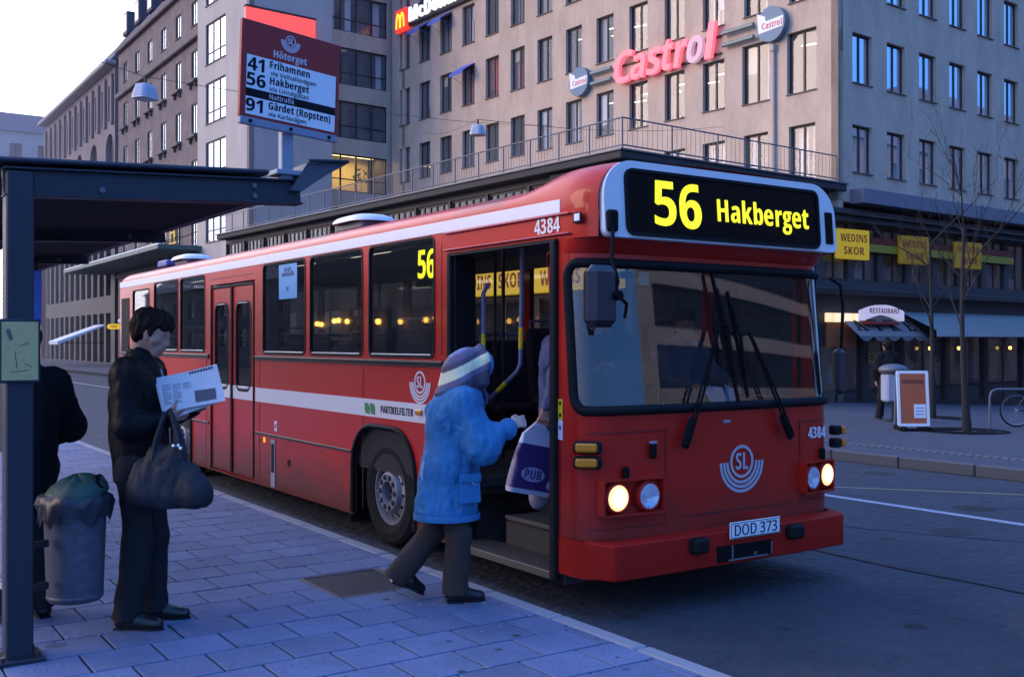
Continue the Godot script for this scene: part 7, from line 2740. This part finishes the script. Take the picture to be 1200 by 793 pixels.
func man_with_newspaper() -> void:
	var at := Vector3(1.66, 0.15, -6.37)
	var turn := deg_to_rad(55.8)
	var o := thing("person", "man in a black leather jacket reading a folded newspaper with a bag on his arm", "person", at, turn)
	var J := {"pelvis": Vector3(0, 0.98, -0.01), "chest": Vector3(0, 1.36, -0.02), "neck": Vector3(0, 1.565, -0.015), "head": Vector3(0, 1.735, 0.055), "head_turn": Vector3(0.36, 0.0, 0.0),
		"hl": Vector3(0.095, 0.95, -0.01), "hr": Vector3(-0.095, 0.95, -0.01), "kl": Vector3(0.10, 0.51, 0.035), "kr": Vector3(-0.10, 0.51, 0.01), "al": Vector3(0.105, 0.10, 0.03), "ar": Vector3(-0.105, 0.10, -0.045),
		"hsl": Vector3(0.105, 0.0, -0.03), "tsl": Vector3(0.125, 0.0, 0.255), "hsr": Vector3(-0.105, 0.0, -0.115), "tsr": Vector3(-0.13, 0.0, 0.175),
		"sl": Vector3(0.185, 1.49, -0.02), "sr": Vector3(-0.185, 1.49, -0.02), "el": Vector3(0.245, 1.21, 0.06), "er": Vector3(-0.25, 1.205, -0.01), "wl": Vector3(0.12, 1.28, 0.29), "wr": Vector3(-0.17, 1.235, 0.21),
		"dl": Vector3(-0.5, 0.35, 0.8), "dr": Vector3(0.30, 0.32, 0.85), "pl": Vector3(-0.6, 0.6, -0.3), "pr": Vector3(0.7, 0.6, -0.25), "cl": 0.9, "cr": 0.95}
	figure(o, J, {"trousers": mats.dark_cloth, "coat": man_coat, "coat_mat": mats.black_leather, "hem": 0.845, "hair": short_hair, "coat_name": "leather_jacket", "fold": 0.016})
	# collar, zip and cuffs
	var m := M.new()
	var rows := []
	for q in [[0.072, -0.02], [0.082, 0.03], [0.078, 0.07], [0.070, 0.068]]:
		var row := PackedVector3Array()
		for k in 22:
			var a := lerpf(-2.6, 2.6, k / 21.0) - PI / 2
			row.append(J.neck + Vector3(cos(a) * q[0], q[1] - 0.02 * sin(a), sin(a) * q[0] * 0.95 + 0.0))
		rows.append(row)
	m.grid(rows, J.neck)
	obj("collar", m, mats.black_leather, o)
	m = M.new()
	m.tube([Vector3(0, 1.52, 0.11), Vector3(0, 1.36, 0.148), Vector3(0, 1.1, 0.165), Vector3(0, 0.88, 0.165)], 0.006, 6)
	obj("zip", m, mats.steel, o)
	# folded newspaper held in front of him
	var T := Transform3D(Basis(Vector3.UP, turn), at)
	var n := thing("newspaper", "folded newspaper held open by the man in the black jacket", "newspaper", T * Vector3(-0.10, 1.40, 0.30))
	var nx := T.basis * Vector3(0.10, 0.17, 0.98).normalized()
	var nn := T.basis * Vector3(-0.86, 0.42, -0.02).normalized()
	nn = (nn - nx * nn.dot(nx)).normalized()
	n.basis = Basis(nx, nn.cross(nx), nn) * Basis(Vector3.BACK, 0.07)
	var ink := mat("newsprint_ink", 0.05, 0.05, 0.06, 0.9)
	var paper := textured(mat("newsprint", 1, 1, 1, 0.9), noise_tex(91, 0.09, lin(0.50, 0.51, 0.53), lin(0.64, 0.65, 0.67), 256, 3), 3.0, false)
	for e in [[-0.175, -0.125, 0.19, 0.125, 0.0, 0.0], [-0.16, -0.13, 0.195, 0.07, 0.012, -0.10], [-0.15, -0.145, 0.185, 0.10, -0.014, 0.05]]:
		m = M.new()
		rows = []
		for j in 9:
			var row := PackedVector3Array()
			for i in 15:
				var u := i / 14.0; var v := j / 8.0
				var x := lerpf(e[0], e[2], u); var y := lerpf(e[1], e[3], v)
				row.append(Vector3(x + 0.02 * (1 - v), y + e[5] * x, e[4] + 0.018 * sin(v * 3.0 + u * 2.0) + 0.02 * u * u))
			rows.append(row)
		m.grid(rows, Vector3(0, 0, -3))
		var pg := obj("page", m, paper, n)
		if e[4] > 0.0:
			var z := func(x: float, y: float): return 0.0185 + 0.018 * sin(clampf((y + 0.13 - e[5] * x) / 0.2, 0, 1) * 3.0 + (x + 0.16) / 0.355 * 2.0) + 0.02 * pow((x + 0.16) / 0.355, 2.0)
			m = M.new()
			var rr := []
			for j in 5:
				var row := PackedVector3Array()
				for i in 7:
					var x := lerpf(0.045, 0.165, i / 6.0); var y := lerpf(-0.105, -0.025, j / 4.0) - 0.1 * x
					row.append(Vector3(x, y, z.call(x, y) - 0.004))
				rr.append(row)
			m.grid(rr, Vector3(0, 0, -3))
			obj("press_photo", m, mat("press_grey", 0.10, 0.10, 0.12, 0.9), pg)
			m = M.new()
			for c in 3:
				for l in 11:
					var x0 := -0.135 + 0.058 * c
					var y := 0.045 - 0.0125 * l - 0.1 * x0
					if c == 2 and l > 3: continue
					var x1 := x0 + 0.048 * (1.0 if l % 5 != 4 else 0.6)
					m.quad(Vector3(x0, y, z.call(x0, y) - 0.004), Vector3(x1, y - 0.005, z.call(x1, y) - 0.004), Vector3(x1, y - 0.010, z.call(x1, y - 0.005) - 0.004), Vector3(x0, y - 0.005, z.call(x0, y - 0.005) - 0.004), Vector3.BACK)
			tag(obj("print_lines", m, mat("faint_ink", 0.25, 0.25, 0.27, 0.9), pg), "", "", "", "stuff")
		elif e[4] == 0.0:
			m = M.new()
			for i in 9:
				var x := 0.03 + 0.016 * i
				var zz := 0.003 + 0.018 * sin(0.95 * 3.0 + (x + 0.175) / 0.365 * 2.0) + 0.02 * pow((x + 0.175) / 0.365, 2.0)
				m.box(Vector3(x, 0.108, zz), Vector3(0.011, 0.016, 0.001))
			obj("headline", m, ink, pg)
	# dark sports bag hanging from his forearm
	var b := thing("shoulder_bag", "large black soft bag hanging from the arm of the man with the newspaper", "bag", T * Vector3(-0.27, 0.735, 0.235), turn)
	m = M.new()
	var f := Field.new(Vector3(-0.18, -0.05, -0.36), Vector3(0.18, 0.5, 0.36), 0.012, 0.03)
	f.bone(Vector3(0, 0.085, -0.13), Vector3(0, 0.075, 0.17), 0.088, 0.085, Vector3.RIGHT, 1.1)
	f.bone(Vector3(0, 0.19, -0.10), Vector3(0, 0.18, 0.11), 0.088, 0.08, Vector3.RIGHT, 1.3)
	f.bone(Vector3(0, 0.3, -0.05), Vector3(0, 0.31, 0.06), 0.06, 0.06, Vector3.RIGHT, 1.4)
	f.cut(Vector3(0, 0.0, 0), Vector3(0, -1, 0))
	f.net(m, folds, 0.022)
	obj("bag_body", m, mat("bag_black", 0.011, 0.011, 0.016, 0.7), b)
	m = M.new()
	for q in [-0.04, 0.04]:
		m.tube([Vector3(q, 0.27, -0.07), Vector3(q * 0.8, 0.40, -0.05), Vector3(0.02, 0.535, -0.02), Vector3(0.05, 0.56, 0.0), Vector3(q * 0.8, 0.42, 0.07), Vector3(q, 0.29, 0.10)], 0.013, 7)
	obj("handle", m, mats.bag_black, b)
	for p in [Vector3(-0.065, 0.36, 0.06), Vector3(-0.06, 0.345, 0.10), Vector3(-0.055, 0.36, 0.085)]:
		m = M.new(); m.ball(p, Vector3(0.011, 0.014, 0.011), 8)
		obj("buckle", m, mats.chrome, b)

func woman_coat(f: Field, J: Dictionary) -> void:
	f.bone(Vector3(0, 0.58, -0.035), Vector3(0, 0.88, -0.02), 0.208, 0.172, Vector3.RIGHT, 1.05)
	f.bone(Vector3(0, 0.88, -0.02), Vector3(0, 1.16, 0.025), 0.166, 0.180)
	f.bone(Vector3(0, 1.16, 0.02), Vector3(0, 1.28, 0.06), 0.188, 0.145)
	f.bone(J.sl, J.sr, 0.095, 0.095)
	f.bone(J.neck + Vector3(0, -0.03, 0), J.neck + Vector3(0, 0.0, 0.01), 0.085, 0.08)
	f.bone(Vector3(-0.07, 1.22, -0.035), Vector3(0.07, 1.22, -0.035), 0.11, 0.11)
	for s in ["l", "r"]:
		f.bone(J["s" + s], J["e" + s], 0.105, 0.100)
		f.bone(J["e" + s], J["w" + s] - (J["w" + s] - J["e" + s]).normalized() * 0.04, 0.100, 0.064)

func woman_in_blue() -> void:
	var at := Vector3(3.50, 0.15, -5.85)
	var turn := deg_to_rad(74.0)
	var o := thing("person", "woman in a bright blue parka and headscarf about to board the bus", "person", at, turn)
	var J := {"pelvis": Vector3(0, 0.86, -0.05), "chest": Vector3(0, 1.17, 0.0), "neck": Vector3(0, 1.36, 0.06), "head": Vector3(0, 1.505, 0.125), "head_turn": Vector3(0.32, 0.45, 0.0),
		"hl": Vector3(0.085, 0.84, -0.05), "hr": Vector3(-0.085, 0.84, -0.05), "kl": Vector3(0.09, 0.45, -0.10), "kr": Vector3(-0.085, 0.45, 0.02), "al": Vector3(0.10, 0.16, -0.335), "ar": Vector3(-0.09, 0.10, 0.0),
		"hsl": Vector3(0.10, 0.125, -0.385), "tsl": Vector3(0.105, 0.012, -0.165), "usl": Vector3(0, 0.85, 0.5), "hsr": Vector3(-0.09, 0.0, -0.055), "tsr": Vector3(-0.10, 0.0, 0.20),
		"sl": Vector3(0.155, 1.29, 0.03), "sr": Vector3(-0.155, 1.29, 0.03), "el": Vector3(0.21, 1.02, 0.13), "er": Vector3(-0.225, 1.015, 0.13), "wl": Vector3(0.08, 1.08, 0.33), "wr": Vector3(-0.17, 1.145, 0.345),
		"dr": Vector3(0.10, 0.22, 0.9), "pr": Vector3(0.85, -0.35, 0.1), "cr": 0.75, "pl": Vector3(-0.7, 0.2, 0.2), "cl": 0.8}
	var coat := mat("parka_blue", 0.018, 0.16, 0.35, 0.7)
	var cr := bump_tex(51, 0.014, 10.0, 512)
	(cr.noise as FastNoiseLite).fractal_type = FastNoiseLite.FRACTAL_RIDGED
	bumped(coat, cr, 0.3); coat.uv1_triplanar = true; coat.uv1_scale = Vector3(1.6, 1.0, 1.6)
	var fd := FastNoiseLite.new(); fd.seed = 12; fd.frequency = 4.0; fd.fractal_octaves = 3; fd.fractal_type = FastNoiseLite.FRACTAL_RIDGED
	var keep := folds
	folds = fd
	figure(o, J, {"trousers": mat("brown_cloth", 0.042, 0.027, 0.020, 0.95), "coat": woman_coat, "coat_mat": coat, "hem": 0.535, "coat_name": "parka", "fold": 0.026, "leg": 0.98, "hip": 0.66, "hand": 0.92, "skin": mat("pale_skin", 0.50, 0.33, 0.27, 0.6), "shoes": mats.shoe})
	folds = keep
	# trim of the parka: hem band, waist cord, pocket, seams
	var m := M.new()
	var rows := []
	for q in [[0.570, 1.0], [0.575, 1.022], [0.545, 1.032], [0.532, 1.02]]:
		var row := PackedVector3Array()
		for k in 40:
			var a := TAU * k / 40.0
			row.append(Vector3(cos(a) * 0.204 * q[1], q[0], sin(a) * 0.213 * q[1] - 0.035))
		rows.append(row)
	m.grid(rows, Vector3(0, 0.55, -0.045), true)
	obj("hem_band", m, coat, o)
	m = M.new()
	m.tube([Vector3(-0.09, 0.92, -0.208), Vector3(-0.10, 0.86, -0.222), Vector3(-0.10, 0.80, -0.225)], 0.004, 5)
	m.tube([Vector3(-0.085, 0.92, -0.21), Vector3(-0.075, 0.87, -0.224), Vector3(-0.08, 0.82, -0.228)], 0.004, 5)
	obj("waist_cord", m, mat("cord", 0.45, 0.5, 0.6, 0.8), o)
	m = M.new()
	var fx := Transform3D(Basis(Vector3.UP, -PI / 2 + 0.28) * Basis(Vector3.RIGHT, -0.08), Vector3(-0.204, 0.74, 0.065))
	m.box(fx * Vector3(0, 0.0, 0.0), Vector3(0.15, 0.17, 0.012), 0.005, fx.basis)
	m.box(fx * Vector3(0, 0.075, 0.010), Vector3(0.16, 0.055, 0.012), 0.005, fx.basis)
	obj("pocket", m, coat, o)
	m = M.new()
	m.tube([fx * Vector3(0.0, 0.05, 0.02), fx * Vector3(0.02, 0.03, 0.022)], 0.006, 6)
	obj("pocket_stud", m, mats.steel, o)
	# headscarf, striped, tied under the chin, with a point at the back
	m = M.new()
	var f := Field.new(Vector3(-0.2, 1.2, -0.2), Vector3(0.2, 1.72, 0.3), 0.007, 0.016)
	f.bone(Vector3(0, 1.525, 0.11), Vector3(0, 1.53, 0.18), 0.120, 0.112, Vector3.RIGHT, 1.06)
	f.bone(Vector3(0, 1.50, 0.08), Vector3(0, 1.40, 0.08), 0.125, 0.115)
	f.bone(Vector3(0, 1.45, 0.02), Vector3(-0.03, 1.345, -0.085), 0.098, 0.035)
	f.bone(Vector3(-0.05, 1.42, 0.03), Vector3(-0.06, 1.345, -0.05), 0.085, 0.05)
	f.bone(Vector3(0.05, 1.42, 0.03), Vector3(0.06, 1.345, -0.05), 0.085, 0.05)
	f.bone(Vector3(0, 1.40, 0.12), Vector3(0, 1.39, 0.17), 0.07, 0.04)
	f.bone(Vector3(-0.09, 1.40, 0.04), Vector3(-0.13, 1.335, 0.03), 0.075, 0.05)
	f.bone(Vector3(-0.115, 1.55, 0.20), Vector3(-0.10, 1.42, 0.19), 0.022, 0.03)
	f.bone(Vector3(-0.02, 1.655, 0.185), Vector3(-0.10, 1.58, 0.20), 0.018, 0.022)
	f.cut(Vector3(0, 1.53, 0.235), Vector3(0.45, -0.2, 0.9))
	f.net(m, fd, 0.008)
	for p in m.v:
		var u := (p.y - 1.50) * 0.55 - (p.z - 0.06) * -0.83      # along the slanting bands
		var w := (p.y - 1.49) * 0.86 - (p.z - 0.06) * 0.42
		var c := Color(0.05, 0.045, 0.08)
		if p.z > 0.19 - p.x * 0.4: c = Color(0.03, 0.25, 0.55)
		elif w > 0.075: c = Color(0.11, 0.19, 0.36) if w > 0.115 else Color(0.10, 0.085, 0.16)
		elif w > -0.012 and w < 0.046: c = Color(0.72, 0.68, 0.42)
		elif w > -0.045 and w < -0.005: c = Color(0.13, 0.11, 0.19)
		elif w < -0.085 and p.z < 0.03: c = Color(0.03, 0.028, 0.045)
		m.c.append(c)
	var sm := mat("scarf", 1, 1, 1, 0.6)
	sm.vertex_color_use_as_albedo = true
	obj("headscarf", m, sm, o)
	m = M.new()
	f = Field.new(Vector3(-0.15, 1.4, 0.1), Vector3(0.15, 1.7, 0.32), 0.007, 0.01)
	f.bone(Vector3(-0.03, 1.595, 0.225), Vector3(0.06, 1.60, 0.20), 0.030, 0.028)
	f.bone(Vector3(-0.03, 1.585, 0.25), Vector3(0.05, 1.58, 0.225), 0.022, 0.022)
	f.net(m, fd, 0.02)
	obj("fringe", m, mat("hair_brown", 0.05, 0.035, 0.03, 0.7), o)
	m = M.new()
	m.tube([Vector3(0, 1.375, 0.205), Vector3(-0.03, 1.33, 0.225), Vector3(-0.05, 1.27, 0.22)], [0.02, 0.018, 0.008], 7)
	m.tube([Vector3(0, 1.375, 0.205), Vector3(0.03, 1.33, 0.225), Vector3(0.045, 1.28, 0.22)], [0.02, 0.018, 0.008], 7)
	obj("scarf_knot", m, mat("scarf_dark", 0.05, 0.05, 0.12, 0.7), o)

func plain_coat(f: Field, J: Dictionary) -> void:
	f.bone(J.pelvis + Vector3(0, -0.12, 0.0), J.pelvis + Vector3(0, 0.12, 0.0), 0.185, 0.18)
	f.bone(J.pelvis + Vector3(0, 0.12, 0.0), J.chest, 0.18, 0.175)
	f.bone(J.chest, J.neck + Vector3(0, -0.05, 0), 0.165, 0.10)
	f.bone(J.sl, J.sr, 0.09, 0.09)
	f.bone(J.neck + Vector3(0, -0.02, 0), J.neck + Vector3(0, 0.02, 0), 0.085, 0.08)
	for s in ["l", "r"]:
		f.bone(J["s" + s], J["e" + s], 0.092, 0.078)
		f.bone(J["e" + s], J["w" + s] - (J["w" + s] - J["e" + s]).normalized() * 0.02, 0.078, 0.054)

func stand_joints(k: float) -> Dictionary:
	var J := {"pelvis": Vector3(0, 0.94, 0), "chest": Vector3(0, 1.28, -0.01), "neck": Vector3(0, 1.47, -0.01), "head": Vector3(0, 1.63, 0.03), "head_turn": Vector3(0.1, 0.0, 0.0),
		"hl": Vector3(0.09, 0.91, 0), "hr": Vector3(-0.09, 0.91, 0), "kl": Vector3(0.095, 0.49, 0.03), "kr": Vector3(-0.095, 0.49, 0.02), "al": Vector3(0.10, 0.10, 0.0), "ar": Vector3(-0.10, 0.10, -0.02),
		"hsl": Vector3(0.10, 0.0, -0.06), "tsl": Vector3(0.12, 0.0, 0.20), "hsr": Vector3(-0.10, 0.0, -0.08), "tsr": Vector3(-0.12, 0.0, 0.18),
		"sl": Vector3(0.17, 1.40, -0.01), "sr": Vector3(-0.17, 1.40, -0.01), "el": Vector3(0.23, 1.12, 0.0), "er": Vector3(-0.23, 1.12, 0.0), "wl": Vector3(0.22, 0.88, 0.08), "wr": Vector3(-0.22, 0.88, 0.08)}
	for q in J:
		if q != "head_turn": J[q] *= k
	return J

func boarding_passenger() -> void:
	# on the second step, facing into the bus; arm held back with a carrier bag
	var at := Vector3(4.70, 0.475, -6.22)
	var turn := deg_to_rad(78.0)
	var o := thing("person", "passenger in a grey blue padded jacket and blue cap on the bus step", "person", at, turn)
	var J := stand_joints(0.93)
	J.er = Vector3(-0.25, 1.10, -0.16)
	J.wr = Vector3(-0.27, 0.885, -0.27)
	J.dr = Vector3(0.0, -1.0, -0.2); J.pr = Vector3(0.8, 0, 0.3); J.cr = 1.3
	J.el = Vector3(0.23, 1.08, 0.14); J.wl = Vector3(0.16, 1.12, 0.34)
	J.kl = Vector3(0.09, 0.50, 0.06)
	var cap := func(f: Field):
		f.bone(Vector3(0, 0.055, -0.03), Vector3(0, 0.075, 0.015), 0.10, 0.096, Vector3.RIGHT, 1.06)
		f.bone(Vector3(-0.05, 0.055, 0.10), Vector3(0.05, 0.055, 0.10), 0.014, 0.014)
		f.bone(Vector3(0, 0.0, -0.06), Vector3(0, 0.05, -0.05), 0.075, 0.09)
	figure(o, J, {"trousers": mats.dark_cloth, "coat": plain_coat, "coat_mat": mat("padded_jacket", 0.075, 0.085, 0.17, 0.8), "hem": 0.72, "hair": cap, "hair_name": "cap", "hair_mat": mat("cap_blue", 0.05, 0.14, 0.50, 0.8), "fold": 0.03})
	# purple carrier bag
	var b := thing("carrier_bag", "purple and white plastic carrier bag held at the open bus door", "carrier bag", Vector3(4.36, 0.725, -6.22), 0.0)
	b.scale = Vector3(0.88, 0.86, 0.88)
	var m := M.new()
	var rows := []
	var nz := FastNoiseLite.new(); nz.seed = 31; nz.frequency = 3.5
	var bx := Basis(Vector3.UP, deg_to_rad(-14.0)) * Basis(Vector3.BACK, -0.2)
	# five rings from the base to the gathered top
	var whole := []
	for e in [[0.0, 0.36, 0.13], [0.04, 0.375, 0.14], [0.10, 0.38, 0.135], [0.2, 0.37, 0.12], [0.32, 0.35, 0.10], [0.42, 0.32, 0.075], [0.50, 0.26, 0.05], [0.57, 0.13, 0.035], [0.62, 0.05, 0.025]]:
		var row := PackedVector3Array()
		for k in rounded(e[1], e[2], minf(e[2] * 0.22, 0.03), 3):
			var p := Vector3(k.x, e[0], k.y)
			var w := 0.035 * clampf(e[0] * 4.0, 0.1, 1.0)
			row.append(bx * (p + Vector3(nz.get_noise_3dv(p * 1.3) * w, nz.get_noise_3dv(p + Vector3.ONE * 5.0) * w * 0.5, nz.get_noise_3dv(p * 1.7 + Vector3.ONE * 9.0) * w)))
		whole.append(row)
	m.grid(whole.slice(0, 2), bx * Vector3(0, 0.2, 0), true)
	m.fan(whole[0], Vector3.DOWN)
	obj("bag_base", m, mat("bag_white", 0.55, 0.55, 0.68, 0.4), b)
	m = M.new()
	m.grid(whole.slice(1, 6), bx * Vector3(0, 0.2, 0), true)
	obj("bag_body", m, mat("bag_purple", 0.055, 0.028, 0.15, 0.35), b)
	m = M.new()
	m.grid(whole.slice(5, 9), bx * Vector3(0, 0.3, 0), true)
	obj("bag_top", m, mats.bag_white, b)
	for sg in [1.0]:
		m = M.new()
		var fx := Transform3D(bx, bx * Vector3(-0.01, 0.17, 0.072))
		var ov := PackedVector2Array()
		for k in 24: ov.append(Vector2(cos(TAU * k / 24.0) * 0.105, sin(TAU * k / 24.0) * 0.062))
		m.prism(ov, fx, 0.004)
		var lg := obj("bag_oval", m, mat("bag_lilac", 0.42, 0.38, 0.62, 0.4), b)
		text("bag_lettering", "PUB", 0.075, Transform3D(bx, fx * Vector3(0, 0, 0.002)), mats.bag_purple, lg, 0.15, null, 0.002)
	# thin whitish bag behind it
	var c := thing("plastic_bag", "crumpled translucent white plastic bag just behind the purple carrier bag", "plastic bag", Vector3(4.52, 0.60, -6.22), 0.4)
	m = M.new()
	var f := Field.new(Vector3(-0.15, -0.03, -0.16), Vector3(0.15, 0.62, 0.16), 0.012, 0.02)
	f.bone(Vector3(0, 0.09, -0.03), Vector3(0, 0.18, 0.03), 0.085, 0.08)
	f.bone(Vector3(0, 0.18, 0.03), Vector3(0, 0.40, 0.02), 0.07, 0.022)
	f.bone(Vector3(0, 0.40, 0.02), Vector3(0.0, 0.58, -0.02), 0.02, 0.012)
	f.net(m, nz, 0.04)
	obj("bag_body", m, mat("clear_plastic", 0.30, 0.30, 0.38, 0.35), c)

func man_behind_bin() -> void:
	var at := Vector3(1.09, 0.15, -6.88)
	var o := thing("person", "dark figure in a black coat standing behind the rubbish bin", "person", at, deg_to_rad(-165.0))
	var J := stand_joints(1.02)
	J.el = Vector3(0.30, 1.14, 0.02); J.wl = Vector3(0.13, 1.02, 0.20)
	J.er = Vector3(-0.31, 1.15, 0.02); J.wr = Vector3(-0.13, 1.02, 0.2)
	figure(o, J, {"trousers": mats.dark_cloth, "coat": plain_coat, "coat_mat": mats.black_wool, "hem": 0.62, "hair": short_hair, "coat_name": "coat"})

func passenger(at: Vector3, turn: float, label: String, coat: Material) -> Node3D:
	var o := thing("person", label, "person", Vector3(5.5, 0, -5.32) + at, turn, "passengers seated in the bus")
	var J := {"pelvis": Vector3(0, 0.56, -0.02), "chest": Vector3(0, 0.92, -0.07), "neck": Vector3(0, 1.10, -0.06), "head": Vector3(0, 1.25, -0.01), "head_turn": Vector3(0.08, -turn, 0.0),
		"hl": Vector3(0.09, 0.55, 0.0), "hr": Vector3(-0.09, 0.55, 0.0), "kl": Vector3(0.11, 0.55, 0.40), "kr": Vector3(-0.11, 0.55, 0.40), "al": Vector3(0.11, 0.12, 0.42), "ar": Vector3(-0.11, 0.12, 0.42),
		"hsl": Vector3(0.11, 0.02, 0.36), "tsl": Vector3(0.11, 0.02, 0.62), "hsr": Vector3(-0.11, 0.02, 0.36), "tsr": Vector3(-0.11, 0.02, 0.62),
		"sl": Vector3(0.18, 1.02, -0.06), "sr": Vector3(-0.18, 1.02, -0.06), "el": Vector3(0.23, 0.76, 0.06), "er": Vector3(-0.23, 0.76, 0.06), "wl": Vector3(0.08, 0.69, 0.26), "wr": Vector3(-0.08, 0.69, 0.26), "pl": Vector3(-0.3, -0.8, 0.0), "pr": Vector3(0.3, -0.8, 0.0), "cl": 0.5, "cr": 0.5}
	figure(o, J, {"trousers": mats.dark_cloth, "coat": man_coat, "coat_mat": coat, "hem": 0.48, "hair": short_hair, "coat_name": "coat"})
	return o

func driver() -> void:
	var at := Vector3(5.5 + 0.62, 0.72, -5.32 - 1.12)
	var o := thing("person", "bus driver seated behind the steering wheel inside the windscreen", "person", at, 0.0)
	var J := {"pelvis": Vector3(0, 0.56, -0.02), "chest": Vector3(0, 0.92, -0.05), "neck": Vector3(0, 1.10, -0.03), "head": Vector3(0, 1.25, 0.02), "head_turn": Vector3(0.0, -0.5, 0.0),
		"hl": Vector3(0.09, 0.55, 0.0), "hr": Vector3(-0.09, 0.55, 0.0), "kl": Vector3(0.14, 0.58, 0.40), "kr": Vector3(-0.14, 0.56, 0.40), "al": Vector3(0.14, 0.14, 0.48), "ar": Vector3(-0.14, 0.14, 0.48),
		"hsl": Vector3(0.14, 0.04, 0.42), "tsl": Vector3(0.14, 0.04, 0.68), "hsr": Vector3(-0.14, 0.04, 0.42), "tsr": Vector3(-0.14, 0.04, 0.68),
		"sl": Vector3(0.19, 1.02, -0.04), "sr": Vector3(-0.19, 1.02, -0.04), "el": Vector3(0.28, 0.80, 0.12), "er": Vector3(-0.30, 0.78, 0.10), "wl": Vector3(0.2, 0.76, 0.36), "wr": Vector3(-0.22, 0.76, 0.34), "pl": Vector3(-0.3, -0.8, 0.3), "pr": Vector3(0.3, -0.8, 0.3), "cl": 1.1, "cr": 1.1}
	figure(o, J, {"trousers": mats.dark_cloth, "coat": man_coat, "coat_mat": mat("uniform", 0.10, 0.13, 0.22, 0.85), "hem": 0.50, "hair": short_hair})

func far_walker() -> void:
	var o := thing("person", "dark clad pedestrian half hidden behind the pale litter bin across the road", "person", Vector3(19.45, 0.15, -14.1), deg_to_rad(150.0))
	var J := stand_joints(0.98)
	J.kl = Vector3(0.09, 0.49, 0.12); J.al = Vector3(0.09, 0.11, 0.2); J.hsl = Vector3(0.09, 0.0, 0.14); J.tsl = Vector3(0.1, 0.02, 0.40)
	J.kr = Vector3(-0.09, 0.47, -0.06); J.ar = Vector3(-0.09, 0.12, -0.26); J.hsr = Vector3(-0.09, 0.04, -0.32); J.tsr = Vector3(-0.1, 0.0, -0.08)
	figure(o, J, {"trousers": mats.dark_cloth, "coat": plain_coat, "coat_mat": mats.black_wool, "hem": 0.75, "hair": short_hair})
